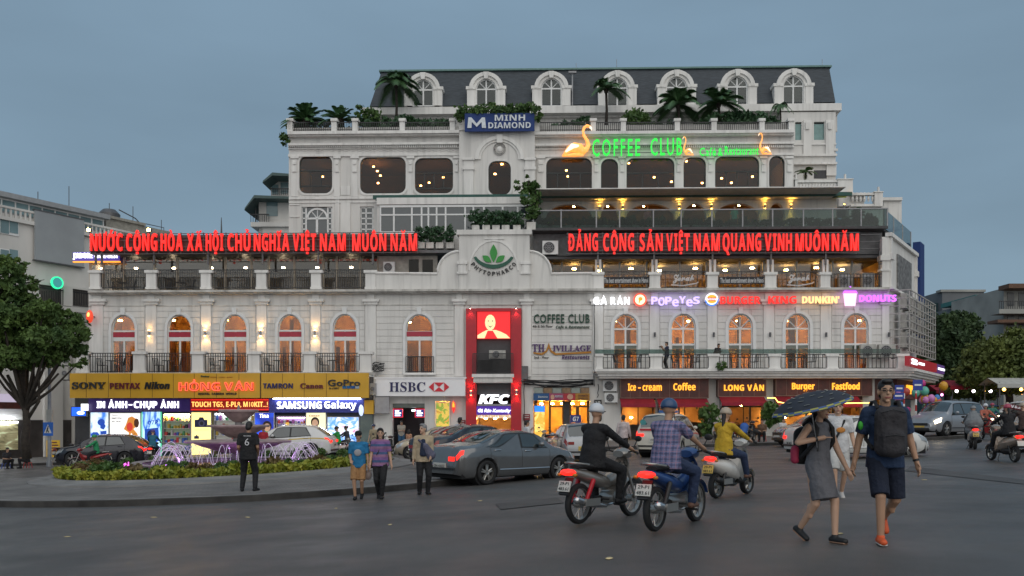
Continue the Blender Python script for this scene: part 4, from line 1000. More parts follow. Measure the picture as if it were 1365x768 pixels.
mb = MB(); ftext(mb, '2nd - Floor', 712, 732, 475, 478, -.06, depth=.04); part(t, 'small_lettering', mb, BLACKL); done(t)
t = thing('fast_food_sign', 'white and lilac lit letters with round chicken badge on the frieze', 'sign', 'lit fast food names on the frieze', BF)
mb = MB(); fword(mb, 'GÀ', 791, 809, 396.5, 406, -.4, depth=.12); fword(mb, 'RÁN', 814, 839, 396.5, 406, -.4, depth=.12); part(t, 'lettering', mb, WHITE_L)
mb = MB(); q = U(853, -.4), Z(400.5, -.4)
mb.lathe([(.001, -.5), (.42, -.5), (.42, -.4), (.001, -.4)], (q[0], 0, q[1]), 20, 'y'); bd = part(t, 'badge', mb, E('badge_red', (1, .10, .05), 1.0))
mb = MB(); mb.lathe([(.001, -.52), (.32, -.52), (.32, -.5)], (q[0], 0, q[1]), 20, 'y'); part(bd, 'disc', mb, E('badge_cream', (1, .75, .5), 1.4))
mb = MB(); mb.ell((q[0]+.02, -.53, q[1]+.05), (.13, .03, .12)); mb.tube([(q[0]-.03, -.53, q[1]), (q[0]-.06, -.53, q[1]-.2)], .04, 5); part(bd, 'drumstick', mb, E('badge_orange', (1, .3, .02), 1.2))
mb = MB(); xs_ = [868, 878.5, 888, 897, 904.5, 911, 919, 924, 933]
for i, c in enumerate('POPeYeS'):
 a = 868+9.3*i; d = (0, 1.5, 0, 2.5, -1.5, 2.5, -.5)[i]
 ftext(mb, bold(c), a, a+8.6, 396-(.0 if c.isupper() else -2)+d*.5, 406+d, -.4, depth=.12)
part(t, 'lettering', mb, VIOLET_L); done(t)
t = thing('fast_food_sign', 'bright red lit letters after round burger badge on the frieze', 'sign', 'lit fast food names on the frieze', BF)
mb = MB(); q = U(948.5, -.4), Z(400, -.4); mb.lathe([(.001, -.5), (.4, -.5), (.4, -.4), (.001, -.4)], (q[0], 0, q[1]), 20, 'y'); bd = part(t, 'badge', mb, E('badge_white', (.9, .9, 1), 1.2))
mb = MB()
for s in (1, -1): mb.prism([(q[0]-.3*cos(pi*i/8), q[1]+s*(.07+.2*sin(pi*i/8))) for i in range(9)], -.53, -.5)
part(bd, 'bun', mb, E('bun_orange', (1, .42, .03), 1.1))
mb = MB(); text_box(mb, bold('BURGER'), q[0]-.27, q[0]+.27, q[1]+.005, q[1]+.11, -.53, .02); text_box(mb, bold('KING'), q[0]-.2, q[0]+.2, q[1]-.13, q[1]-.02, -.53, .02); part(bd, 'lettering', mb, RED_L)
mb = MB(); mb.prism([(q[0]+.43*cos(a), q[1]+.43*sin(a)) for a in [R(d) for d in range(-170, 1, 17)]]+[(q[0]+.36*cos(a), q[1]+.36*sin(a)) for a in [R(d) for d in range(0, -171, -17)]], -.51, -.48); part(bd, 'blue_arc', mb, E('arc_blue', (.03, .2, 1), 1.1))
mb = MB(); ftext(mb, bold('BURGER'), 960, 1013, 395.5, 405.5, -.4, depth=.14); ftext(mb, bold('KING'), 1024, 1061, 395, 405, -.4, depth=.14); part(t, 'lettering', mb, RED_L); done(t)
t = thing('fast_food_sign', 'orange and magenta lit letters with a drink cup between on the frieze', 'sign', 'lit fast food names on the frieze', BF)
mb = MB(); ftext(mb, bold("DUNKIN'"), 1069, 1118, 395.5, 404.5, -.4, depth=.13); part(t, 'lettering', mb, E('lit_peach', (1, .55, .22), 1.6))
mb = MB(); ftext(mb, bold('DONUTS'), 1145, 1194, 393.5, 402.5, -.4, depth=.13); part(t, 'lettering', mb, MAG_L)
mb = MB(); P = lambda x, y: F(x, y, -.4)
mb.prism([P(1126, 408), P(1139, 408), P(1141, 391), P(1124, 391)], -.55, -.4); c_ = part(t, 'cup', mb, E('cup_pink', (1, .62, .85), 1.3))
mb = MB(); mb.prism([P(1123, 391.5), P(1142, 391.5), P(1140, 388), P(1125, 388)], -.57, -.4); mb.tube([(U(1131), -.48, Z(388)), (U(1129.5), -.48, Z(385))], .05, 5); part(c_, 'lid', mb, MAG_L); done(t)
t = thing('camera_shop_board', 'long yellow board of camera maker names under the first balcony', 'sign', None, BF); vy = -1.6
mb = MB(); fbox(mb, 93, 491.5, 497.5, 530.5, vy, vy+.16); part(t, 'board', mb, YELLOW)
mb = MB()
for p in [115, 144.5, 174, 203, 231, 259, 288.5, 318.5, 376.5, 405.5, 435, 464]: fbox(mb, p-.25, p+.25, 498, 530, vy-.006, vy)
fbox(mb, 346.5, 348, 497.5, 530.5, vy-.02, vy); part(t, 'panel_joint', mb, M('dark_joint', (.1,.05,.01), .7))
def L(t, s, a0, a1, b0, b1, v, mat, name='lettering', **k): m = MB(); ftext(m, s, a0, a1, b0, b1, v, **k); return part(t, name, m, mat)
L(t, serif('SONY'), 96.5, 141, 509.5, 518.5, vy, BLACKL, depth=.08, offset=.015)
L(t, bold('PENTAX'), 147, 187, 510.5, 518.5, vy, DKRED, depth=.08)
L(t, boldit('Nikon'), 193, 226.5, 509, 518.8, vy, BLACKL, depth=.08, offset=.02)
L(t, bold('TAMRON'), 351, 390.5, 511, 518, vy, DKBLUE, depth=.08)
L(t, serif('Canon'), 400.5, 431, 511, 518, vy, DKRED, depth=.08, offset=.01)
L(t, 'GoPro', 437, 480.5, 506, 515, vy, BLACKL, depth=.08, offset=.02)
L(t, 'Be a HERO', 439, 452, 516.5, 519, vy, BLACKL, 'small_lettering', depth=.04)
for k, c in enumerate(((.0, .12, .3), (.0, .1, .28), (.0, .07, .26), (.35, .4, .42))):
 m = MB(); fbox(m, 456.5+5.7*k, 461.5+5.7*k, 514.3, 518, vy-.05, vy); part(t, 'colour_square', m, M('square_%d' % k, c, .5))
def outline_text(t, s, a0, a1, b0, b1, v):
 m = MB(); fword(m, s, a0, a1, b0, b1, v, depth=.1, gap=.12, thin=.0); part(t, 'neon_lettering', m, REDNEON)
 m = MB(); vs_n = len(m.v); fword(m, plain(s), a0+.35, a1-.35, b0+.7, b1-.7, v-.1, depth=.015, gap=.17, thin=-.035); part(t, 'lettering', m, M('neon_core', (.34,.10,.015), .6))
outline_text(t, 'HỒNG', 239, 293.5, 510, 521, vy); outline_text(t, 'VÂN', 299.5, 338, 510, 520.5, vy)
L(t, bold('DIGITAL  CAMERA  WORLD'), 264.5, 315.5, 523.5, 526.3, vy, BLACKL, 'small_lettering', depth=.05)
L(t, 'Rainy', 268, 279.5, 500.5, 503.5, vy, DGREEN, 'small_lettering', depth=.05, offset=.02); L(t, 'photo . video . print', 281, 310, 502, 503.6, vy, GOLD, 'small_lettering', depth=.04); done(t)
vs_ = -.35
PURPB = M('violet_board', (.03, .012, .10), .35, emit=(.03, .01, .16), es=.25)
t = thing('photo_print_sign', 'dark violet board with white lit photo printing words', 'sign', None, BF)
mb = MB(); fbox(mb, 118, 253, 531.5, 549, vs_, .1); part(t, 'board', mb, PURPB)
L(t, bold('IN'), 129.5, 140, 535, 544, vs_, WHITE_L, depth=.08); part(t, 'lettering', fword(MB(), 'ẢNH', 145, 169.5, 535, 544, vs_, depth=.08), WHITE_L); L(t, '-', 172, 176.5, 539, 540.5, vs_, WHITE_L, depth=.08); part(t, 'lettering', fword(MB(), 'CHỤP', 179, 209.5, 535, 544, vs_, depth=.08), WHITE_L); part(t, 'lettering', fword(MB(), 'ẢNH', 214.5, 238.5, 535, 544, vs_, depth=.08), WHITE_L)
L(t, 'Photo Printing and Taking', 160, 214, 545.8, 548.2, vs_, M('grey_letter', (.3,.28,.35), .5), 'small_lettering', depth=.04); done(t)
t = thing('ticker_sign', 'red framed dot matrix ticker listing camera models in yellow', 'sign', None, BF)
mb = MB(); fbox(mb, 254, 358, 531.5, 547.5, vs_-.05, .1); part(t, 'housing', mb, M('ticker_red', (.25,.01,.01), .5, emit=(.6, .02, .01), es=.25))
L(t, bold('TOUCH TG5, E-PL8, M10KIT...!'), 255.5, 357, 535.5, 543.5, vs_-.05, E('ticker_amber', (1, .5, .12), 1.8), depth=.03)
mb = MB()
for b in (532.5, 545.6): fbox(mb, 254.5, 357.5, b, b+1.1, vs_-.09, vs_-.05)
part(t, 'light_strip', mb, RED_L); done(t)
t = thing('phone_shop_sign', 'navy board with thick white lit letters ending in Galaxy', 'sign', None, BF)
mb = MB(); fbox(mb, 358.5, 485, 531.5, 550, vs_, .1); part(t, 'board', mb, M('blue_glow_board', (.012,.016,.09), .3, emit=(.02,.03,.3), es=.3))
L(t, bold('SAMSUNG'), 369.5, 429, 535.5, 545, vs_, WHITE_L, depth=.08); L(t, bold('Galaxy'), 432.5, 475, 534.5, 547.5, vs_, WHITE_L, depth=.08)
mb = MB(); fbox(mb, 364, 480, 531, 532, vs_-.3, vs_-.1); part(t, 'light_strip', mb, LAMPC); done(t)
for nm, lb, a, b, mat in (('square_sign', 'plain yellow square sign beside the phone shop board', (485.5, 498), (533.5, 552), YELLOW), ('square_sign', 'blank grey box sign below the bank board', (500, 518.5), (529, 551), M('grey_box', (.34,.33,.34), .6))):
 t = thing(nm, lb, 'sign', None, BF); mb = MB(); fbox(mb, a[0], a[1], b[0], b[1], -.8, -.55); part(t, 'box', mb, mat)
 mb = MB(); fbox(mb, a[0]-.4, a[1]+.4, b[0]-.6, b[0], -.82, -.53); fbox(mb, a[0]-.4, a[1]+.4, b[1], b[1]+.6, -.82, -.53); part(t, 'frame', mb, DARKP); done(t)
t = thing('round_sign', 'oval white lit projecting sign at the phone shop corner', 'sign', None, BF)
mb = MB(); mb.ell((U(481.5, -.9), -.9, Z(547, -.9)), (.14, .35, .36), 14, 10); part(t, 'disc', mb, E('disc_white', (.6, .7, 1), 1.2), 180); mb = MB(); mb.box(U(481), U(482), -.6, .0, Z(547)-.03, Z(547)+.03); part(t, 'bracket', mb, STEEL); done(t)
def poster(label, a0, a1, b0, b1, mat, cat='poster', fr=WHITEP, extra=None, v=-.12, name='lit_poster', grp='lit posters in the camera shop front'):
 t = thing(name, label, cat, grp, BF); u0, z1 = F(a0, b0, v); u1, z0 = F(a1, b1, v)
 mb = MB(); mb.box(u0, u1, v, v+.2, z0, z1); part(t, 'light_box', mb, mat)
 mb = MB(); f = .04
 mb.box(u0-f, u1+f, v-.03, v+.1, z1, z1+f); mb.box(u0-f, u1+f, v-.03, v+.1, z0-f, z0); mb.box(u0-f, u0, v-.03, v+.1, z0, z1); mb.box(u1, u1+f, v-.03, v+.1, z0, z1); part(t, 'frame', mb, fr)
 if extra: extra(t, v)
 return done(t)
def blot(t, pts, v, mat, name='printed_figure'):
 mb = MB(); mb.prism([F(x, y, v) for x, y in pts], v-.012, v); return part(t, name, mb, mat)
def circ(cx, cy, rx, ry, n=14, a0=0): return [(cx+rx*cos(2*pi*i/n+a0), cy+ry*sin(2*pi*i/n+a0)) for i in range(n)]
BLUEP = Eimg('blue_lit_print', [(.55,.75,1), (.75,.9,1), (.05,.22,.8)], 1.3, 1.0, (1, 1, 1), 3)
BLUEP2 = Eimg('blue_lit_print_dark', [(.35,.62,.95), (.55,.85,1), (.03,.15,.65), (.5,.8,1)], 1.1, 1.0, (2.2, 1, .5), 9)
INKB = M('print_blue', (.02,.08,.45), .5, emit=(.02,.1,.6), es=.5); INKK = M('print_dark', (.03,.03,.05), .5); INKG = M('print_grey', (.25,.27,.35), .5)
def x_blue(t, v):
 blot(t, circ(135, 563, 5, 4.5), v, INKB); blot(t, circ(127, 580, 6, 4.5, 6), v, INKB); blot(t, [(134, 575), (142, 574), (142, 585), (134, 586)], v, INKB); blot(t, circ(137, 568, 4, 5, 5), v, INKB)
poster('narrow blue lit poster at the outer end of the camera shop', 121, 144.5, 550, 608, BLUEP, extra=x_blue)
WHITEPOST = E('lit_poster_white', (.92, .90, .88), 1.15)
def x_dance(t, v):
 blot(t, [(168, 566), (171, 557), (176, 555), (182, 559), (184, 566), (178, 572), (183, 578), (186, 588), (180, 583), (175, 577), (172, 584), (170, 588), (172, 577), (165, 572)], v, M('print_orange', (.7,.25,.04), .5, emit=(.8,.3,.05), es=.6))
 blot(t, circ(173, 569, 4.2, 6), v-.004, M('print_scarlet', (.6,.05,.03), .5, emit=(.8,.06,.04), es=.6)); blot(t, circ(182, 564, 3.5, 6.5, 7), v-.008, M('print_umber', (.2,.07,.03), .5))
 L(t, 'MAKE YOU', 149, 162, 556.5, 559, v, INKK, 'small_lettering', depth=.02); L(t, 'SEE TRUE', 149, 161, 561, 563, v, INKK, 'small_lettering', depth=.02); L(t, 'Camera', 149, 157, 552.5, 554, v, INKK, 'small_lettering', depth=.02)
poster('wide white lit poster with an orange dancing figure', 147, 187, 551, 608, WHITEPOST, extra=x_dance)
def x_a7(t, v):
 blot(t, [(193, 572), (211, 570), (212, 588), (193, 590)], v, INKB); blot(t, circ(202, 580, 6, 7), v-.004, M('print_deep', (.01,.03,.2), .5)); L(t, boldit('a7R'), 197, 211, 560, 566, v, INKB, 'small_lettering', depth=.02)
poster('green edged blue lit poster with a camera beside the shelf window', 190, 214, 549, 608, BLUEP2, extra=x_a7, fr=E('green_edge', (.1, .7, .35), .8))
YEL_L = E('lit_poster_yellow', (1, .82, .28), 1.5)
def camera_pic(t, v, cx, cy, w_):
 blot(t, [(cx-w_, cy-w_*.5), (cx-w_*.4, cy-w_*.55), (cx-w_*.25, cy-w_*.9), (cx+w_*.35, cy-w_*.9), (cx+w_*.5, cy-w_*.5), (cx+w_, cy-w_*.5), (cx+w_, cy+w_*.65), (cx-w_, cy+w_*.65)], v, M('print_camera', (.02,.03,.12), .4)); blot(t, circ(cx+.1*w_, cy+.05*w_, w_*.5, w_*.52), v-.006, M('print_lens', (.12,.12,.25), .4)); blot(t, circ(cx+.1*w_, cy+.05*w_, w_*.28, w_*.3), v-.012, INKK)
def x_cam(t, v): camera_pic(t, v, 268, 564, 8.5); camera_pic(t, v-.002, 262, 583, 3.2); L(t, 'capture more', 259, 279, 572.5, 574, v, INKG, 'small_lettering', depth=.02)
poster('yellow lit poster showing a single camera', 255.5, 281, 550, 608, YEL_L, extra=x_cam)
def portrait(t, v, cx, cy, k, top, skin=(.45,.25,.16)):
 blot(t, circ(cx, cy-1.4*k, 2.4*k, 2.8*k), v, M('print_hair', (.04,.02,.02), .5)); blot(t, circ(cx, cy-.8*k, 1.7*k, 2.1*k), v-.004, M('print_skin', skin, .5, emit=(.7,.45,.3), es=.5)); blot(t, [(cx-3*k, cy+7*k), (cx-2.5*k, cy+2*k), (cx-.8*k, cy+1.2*k), (cx+.8*k, cy+1.2*k), (cx+2.5*k, cy+2*k), (cx+3*k, cy+7*k)], v-.002, top)
def x_tina(t, v):
 L(t, bold('Tina'), 346, 358, 551.5, 557, v, WHITE_L, 'small_lettering', depth=.02); portrait(t, v, 356, 572, 2.6, M('print_green', (.03,.3,.1), .5, emit=(.03,.5,.15), es=.5))
poster('deep blue lit poster with a smiling portrait beside the ticker', 340, 365, 550.5, 608, Eimg('deep_blue_print', [(.01,.03,.35), (.02,.10,.8), (.05,.25,1)], .5, .9, (1, 1, 1.4), 4), extra=x_tina)
def x_pair(t, v):
 portrait(t, v, 420, 566, 2.4, M('print_pale', (.5,.5,.4), .5)); portrait(t, v-.003, 427, 577, 1.8, M('print_teal', (.1,.3,.25), .5)); L(t, boldit('Canon'), 412, 426, 553, 555.5, v, M('print_red', (.6,.05,.03), .5), 'small_lettering', depth=.02)
poster('pale yellow lit poster of two people between phone cases and blue screen', 408.5, 434, 550.5, 608, E('lit_poster_cream', (1, .92, .55), 1.1), extra=x_pair)
poster('large blue and white lit phone picture at the shop corner', 437, 478, 556.5, 593, Eimg('phone_picture', [(.95,.95,1), (.12,.35,.9), (.75,.85,1), (.6,.25,.4), (.1,.3,.8)], .9, 1.0, (1, 1, 1.6), 6))
mb = MB(); fbox(mb, 434, 482, 594, 604, -.14, .1); single('red_plinth', 'low red base under the large phone picture', 'plinth', mb, REDP, None, BF)
GOODS = [M('goods_%d' % i, c, .4) for i, c in enumerate([(.03,.03,.035), (.5,.5,.5), (.5,.05,.05), (.05,.12,.45), (.5,.35,.05), (.08,.3,.12), (.35,.1,.35)])]
def shelves(label, a0, a1, b0, b1, rows, n, tint, backm, seed):
 rnd = random.Random(seed); t = thing('display_case', label, 'display case', 'shelf windows of the camera shop', BF); v = -.1
 u0, z1 = F(a0, b0, v); u1, z0 = F(a1, b1, v); z0 = z0-.4
 mb = MB(); mb.box(u0, u1, .24, .28, z0, z1); part(t, 'back_panel', mb, backm)
 mb = MB(); mb.box(u0-.06, u0, v, .28, z0, z1+.05); mb.box(u1, u1+.06, v, .28, z0, z1+.05); mb.box(u0-.06, u1+.06, v, .28, z1, z1+.08); mb.box(u0-.06, u1+.06, v, .28, z0-.05, z0); part(t, 'frame', mb, GREYM)
 mb = MB(); H = (z1-z0)/rows
 for r in range(rows): mb.box(u0, u1, -.05, .24, z0+r*H-.012, z0+r*H+.012)
 part(t, 'shelf', mb, WHITEP)
 mb = MB()
 for r in range(rows):
  for i in range(n):
   mb.cm = rnd.randrange(7); w_ = (u1-u0)/n; c = u0+(i+.5)*w_; h = H*rnd.uniform(.25, .75); q = w_*rnd.uniform(.2, .42)
   if rnd.random() < .85: mb.box(c-q, c+q, -.02+.05*rnd.random(), .18, z0+r*H+.013, z0+r*H+.013+h)
 g = part(t, 'goods', mb, GOODS); g['kind'] = 'stuff'
 mb = MB(); mb.box(u0+.05, u1-.05, -.02, .02, z1-.06, z1-.02); part(t, 'light_strip', mb, tint); return done(t)
shelves('shelf window of cameras between green edged poster and yellow poster', 218, 253, 552, 592, 5, 9, LAMPW, M('shelf_green', (.3,.38,.28), .6, emit=(.5,.6,.4), es=.12), 3)
shelves('shelf window of cameras behind the fountain bowls', 286, 338, 551, 592, 5, 12, LAMPC, M('shelf_white', (.45,.45,.42), .6, emit=(.6,.6,.55), es=.2), 4)
shelves('shelf window of phone cases with a pinkish light', 369, 407, 556, 592, 5, 10, E('pinkish_strip', (1, .6, 1), 12), M('shelf_lilac', (.4,.36,.5), .6, emit=(.5,.4,.8), es=.25), 5)
mb = MB(); fbox(mb, 480, 497, 553, 603, -.1, .05); single('frosted_door', 'grey green frosted glass door next to the phone picture', 'door', mb, M('frosted', (.14,.18,.17), .2, var=.3, scale=1), None, BF)
t = thing('video_screen', 'small blue lit screen on the pillar outside the camera shop', 'screen', None, BF)
mb = MB(); fbox(mb, 94.5, 115, 542, 555.5, -.5, -.3); part(t, 'housing', mb, DARKP); mb = MB(); fbox(mb, 95.5, 114, 543, 554.5, -.52, -.5); part(t, 'screen_glass', mb, E('screen_blue', (.01, .12, 1), 1.3))
mb = MB(); mb.prism([F(x, y, -.53) for x, y in circ(107.5, 550.5, 5, 2.4)], -.54, -.52); fbox(mb, 108, 117, 538.5, 547.5, -.6, -.53); part(t, 'white_sign', mb, WHITE_L); done(t)
t = thing('bank_sign', 'white bank board with red hexagon emblem beside the red portal', 'sign', None, BF); vb = -.75
mb = MB(); fbox(mb, 501, 620, 504.5, 528, vb, .01); fbox(mb, 499, 621.5, 503, 504.7, vb-.05, .01); part(t, 'board', mb, M('bank_white', (.74,.73,.74), .35, var=.03, emit=(.8,.8,.82), es=.06))
L(t, serif('HSBC'), 519, 567, 509.5, 522.5, vb, M('bank_ink', (.012,.012,.08), .4), depth=.05)
P = lambda x, y: F(571.5+27.5*x, 522-12*y, vb)
RB = M('bank_red', (.62,.012,.03), .4)
mb = MB()
for pl in ([(0, .5), (.25, 0), (.25, 1)], [(1, .5), (.75, 1), (.75, 0)], [(.25, 1), (.5, .5), (.75, 1)], [(.25, 0), (.75, 0), (.5, .5)]): mb.prism([P(*q) for q in pl], vb-.04, vb)
part(t, 'hexagon_emblem', mb, RB); done(t)
for a0, lb in ((524, 'blue rate screen nearer the frosted door in the bank doorway'), (553, 'blue rate screen nearer the red portal in the bank doorway')):
 t = thing('rate_screen', lb, 'screen', 'screens in the bank doorway', BF); mb = MB(); fbox(mb, a0, a0+13, 545, 556.5, .3, .4); part(t, 'frame', mb, RED_L)
 mb = MB(); fbox(mb, a0+.8, a0+12.2, 545.8, 555.7, .27, .3); part(t, 'screen_glass', mb, E('screen_navy', (.02, .03, .25), .6)); mb = MB()
 for k, b in enumerate((547, 550, 553)): fbox(mb, a0+2.5, a0+(8, 10.5, 9.5)[k], b, b+1.6, .25, .27)
 part(t, 'lettering', mb, WHITE_L); done(t)
poster('tall warm lit food picture window between bank door and red portal', 581.5, 599, 537, 571, Eimg('food_picture', [(.4,.2,.02), (.7,.45,.08), (.15,.3,.03), (.6,.3,.05)], 2.2, .8, (1, 1, 1), 2), fr=TRIM, grp=None)
mb = MB(); fbox(mb, 582, 599, 558.5, 562, -.14, -.13); mb2 = MB()
t = thing('wall_emblem', 'small red and yellow shield lamp beside the food picture', 'sign', None, BF); mb = MB(); mb.prism([F(x, y, -.3) for x, y in ((604, 534), (606.5, 538), (606.5, 545), (604.5, 551), (602.5, 545), (602.5, 538))], -.3, -.1); part(t, 'shield', mb, RED_L); mb = MB(); mb.prism([F(x, y, -.3) for x, y in ((604, 535), (606, 539), (606, 543), (603, 543), (603, 539))], -.33, -.3); part(t, 'yellow_field', mb, ORNG_L); done(t)
for lb, a0, a1, b0, b1 in (('small dark red notice plate on the pier beside the red portal, bank side', 611, 620.5, 560, 567), ('small dark red notice plate on the pier beside the golden doorway', 697.5, 706.5, 552, 561)):
 t = thing('notice_plate', lb, 'sign', 'dark red notice plates', BF); mb = MB(); fbox(mb, a0, a1, b0, b1, -.05, .01); part(t, 'plate', mb, M('notice_red', (.2,.015,.02), .5)); mb = MB()
 for k in range(2): fbox(mb, a0+1.5, a1-1.5, b0+1.6+2.6*k, b0+2.6+2.6*k, -.06, -.05)
 part(t, 'lettering', mb, M('notice_white', (.5,.45,.45), .5)); done(t)
t = thing('portal_picture_sign', 'red lit square picture of a pale smiling bust in the red portal', 'sign', None, BF)
mb = MB(); fbox(mb, 636, 680.3, 415.5, 451.5, -.25, -.05); part(t, 'light_box', mb, E('lit_scarlet', (.85, .01, .015), .85))
v = -.25; CRM = E('lit_cream', (1, .8, .42), .9)
mb = MB(); mb.prism([F(x, y, v) for x, y in ((636.5, 451), (636.5, 447), (643, 443), (649, 440), (661, 440), (668, 442.5), (675, 446), (680, 451))], v-.02, v); mb.prism([F(x, y, v-.004) for x, y in circ(653.5, 430, 7, 10.5)], v-.03, v-.004); part(t, 'pale_bust', mb, CRM)
mb = MB(); mb.prism([F(x, y, v-.02) for x, y in ((650, 441), (657, 441), (663, 451), (646, 451))], v-.03, v-.02); part(t, 'red_apron', mb, MATS['lit_scarlet'])
mb = MB()
for (x, y) in ((651, 428), (656.5, 428)): mb.prism([F(a, b, v-.03) for a, b in circ(x, y, 1, .7, 8)], v-.04, v-.03)
mb.prism([F(x, y, v-.03) for x, y in ((650, 433.5), (653.5, 435.5), (657, 433.5), (653.5, 437))], v-.04, v-.03); part(t, 'face_mark', mb, INKK); done(t)
t = thing('fried_chicken_sign', 'large white lit slanted letters on charcoal in the red portal', 'sign', 'lit letters in the red portal', BF)
L(t, boldit('KFC'), 637.5, 679.5, 526, 538.5, -.14, WHITE_L, depth=.1, offset=.03); mb = MB(); fbox(mb, 636, 681, 538.8, 541, -.3, .1); part(t, 'shelf', mb, GREYM); done(t)
t = thing('fried_chicken_sign', 'violet strip with small white slanted words in the red portal', 'sign', 'lit letters in the red portal', BF)
mb = MB(); fbox(mb, 635.2, 681.5, 541.5, 553, -.3, -.1); part(t, 'light_box', mb, M('violet_strip', (.06,.02,.2), .4, emit=(.07,.02,.45), es=.5)); L(t, boldit('Gà Rán Kentucky') if 0 else 'Gà Rán Kentucky', 637, 681, 545, 551, -.3, WHITE_L, depth=.04, offset=.025, shear=.25); mb = MB(); fbox(mb, 636, 681, 553.5, 557.5, -.25, -.15); part(t, 'menu_strip', mb, Eimg('menu_print', [(.9,.8,.6), (.5,.3,.15), (1,.95,.85)], 4, .8, (3, 1, 1))); done(t)
def wall_lamp(label, px, py, v, lit, colr=(1, .55, .18), s=1.0, up=True, grp='wall lamps', energy=14):
 t = thing('wall_lamp', label, 'lamp', grp, BF); u, z = F(px, py, v); mb = MB()
 mb.lathe([(.001, -.16*s), (.075*s, -.16*s), (.075*s, .16*s), (.001, .16*s)], (u, v-.16*s, z), 10); mb.box(u-.03, u+.03, v-.12*s, v+.01, z-.04, z+.04); part(t, 'body', mb, GREYM if lit else STEEL, 40)
 if lit:
  m = MB()
  for sg in ((1, -1) if up else (-1,)): m.lathe([(.001, sg*.165*s), (.06*s, sg*.165*s), (.06*s, sg*.19*s), (.001, sg*.19*s)], (u, v-.16*s, z), 8)
  part(t, 'bulb', m, E('bulb_%02d%02d' % (int(colr[1]*99), int(colr[2]*99)), colr, 40))
  for sg in ((1, -1) if up else (-1,)):
   ld = bpy.data.lights.new('lamp_light', 'SPOT'); ld.energy = energy; ld.color = colr; ld.spot_size = R(125); ld.spot_blend = .8; ld.shadow_soft_size = .05
   lo = bpy.data.objects.new('lamp_light', ld); COL.objects.link(lo); lo.matrix_world = BF @ Matrix.Translation((u, v-.2*s, z+sg*.22)) @ Matrix.Rotation(0 if sg < 0 else pi, 4, 'X')
 return done(t)
for i, (p, lit) in enumerate(((200, 1), (274.5, 1), (348, 1), (420.5, 1))): wall_lamp('warm up and down wall lamp on the pilaster after the %s red band window' % ('first', 'second', 'third', 'fourth')[i], p, 444.5, -.1, lit, energy=(9, 38, 38, 38)[i])
for i, p in enumerate((872.5, 951, 1026, 1100.5, 1184)): wall_lamp('grey unlit wall lamp after the %s fan light window' % ('first', 'second', 'third', 'fourth', 'fifth')[i], p, 446.5, -.1, False, s=.9)
for lb, p, b in (('red glowing lamp low on the portal side nearer the bank', 628, 524), ('red glowing lamp low on the portal side nearer the golden doorway', 688.5, 523)): wall_lamp(lb, p, b, -.35, True, (1, .12, .06), .8, True, energy=22)
for lb, p in (('tiny lamp on top of the portal, bank side', 627), ('tiny lamp on top of the portal, doorway side', 688)): wall_lamp(lb, p, 410, -.4, True, (1, .5, .4), .45, False, energy=14)
for i, (p, b) in enumerate(((799, 278), (830, 277), (905, 276), (948, 276), (1019, 276), (1054, 276), (1124.5, 276))): wall_lamp('amber gallery lamp on the arch pier, %s from the gable side' % ('first', 'second', 'third', 'fourth', 'fifth', 'sixth', 'last')[i], p, b, 3.45, True, (1, .5, .06), .8, True, 'gallery wall lamps', energy=20)
cols = [(('blue', (.01,.07,.2)), 711, 732), (('pink', (.3,.05,.12)), 732, 751), (('red', (.38,.02,.03)), 751, 767), (('orange', (.42,.2,.02)), 767, 786)]
t = thing('doorway_banner', 'four colour fast food banner over the golden doorway', 'sign', None, BF)
for (n_, c), a0, a1 in cols:
 mb = MB(); fbox(mb, a0+.1, a1-.1, 524.5, 533.8, -.3, -.1); part(t, '%s_panel' % n_, mb, M('banner_'+n_, c, .5))
L(t, bold('Domino'), 717.5, 730, 527.5, 530.5, -.3, M('banner_ink', (.5,.55,.6), .5), depth=.03)
mb = MB(); mb.prism([F(x, y, -.3) for x, y in circ(760, 529, 4, 3.8)], -.33, -.3); mb.prism([F(x, y, -.3) for x, y in circ(736.5, 529.5, 2.6, 3.4)], -.33, -.3); part(t, 'badge', mb, M('banner_badge', (.55,.3,.2), .5))
L(t, bold('POPEYES'), 740, 750, 527, 530, -.3, MATS['banner_ink'], 'small_lettering', depth=.03); L(t, bold('DUNKIN'), 771, 784, 526, 529, -.3, M('banner_dark', (.15,.05,.02), .5), 'small_lettering', depth=.03); L(t, bold('DONUTS'), 771, 784, 530, 532.5, -.3, MATS['banner_dark'], 'small_lettering', depth=.03); done(t)
for i in range(6):
 a = 712+12.4*i; t = thing('menu_picture', 'small menu picture above the doorway banner, %s from the red portal' % ('first', 'second', 'third', 'fourth', 'fifth', 'sixth')[i], 'picture', 'menu pictures over the doorway', BF)
 mb = MB(); fbox(mb, a, a+11.4, 517, 524, -.2, -.1); part(t, 'print', mb, M('menu_pic_%d' % (i % 2), ((.22,.25,.22), (.12,.07,.03))[i % 2], .4, col2=((.32,.36,.33), (.35,.22,.12))[i % 2], scale=3)); mb = MB(); fbox(mb, a-.3, a+11.7, 516.4, 517, -.22, -.1); part(t, 'frame', mb, DARKP); done(t)
t = thing('standing_light_box', 'tall blue and yellow lit drinks cabinet in the golden doorway', 'cabinet', None, BF)
u0, z1 = F(712.5, 542, .3); u1, z0 = F(726, 600, .3); mb = MB(); mb.box(u0, u1, .3, .55, z0-.3, z1); part(t, 'cabinet', mb, Eimg('cabinet_print', [(.5,.25,.02), (.9,.7,.2), (.7,.4,.05), (.2,.5,.1)], 1.6, .9))
mb = MB(); fbox(mb, 712.5, 726, 541, 549, .26, .3); part(t, 'blue_header', mb, E('header_blue', (.02, .25, 1), 1.0)); done(t)
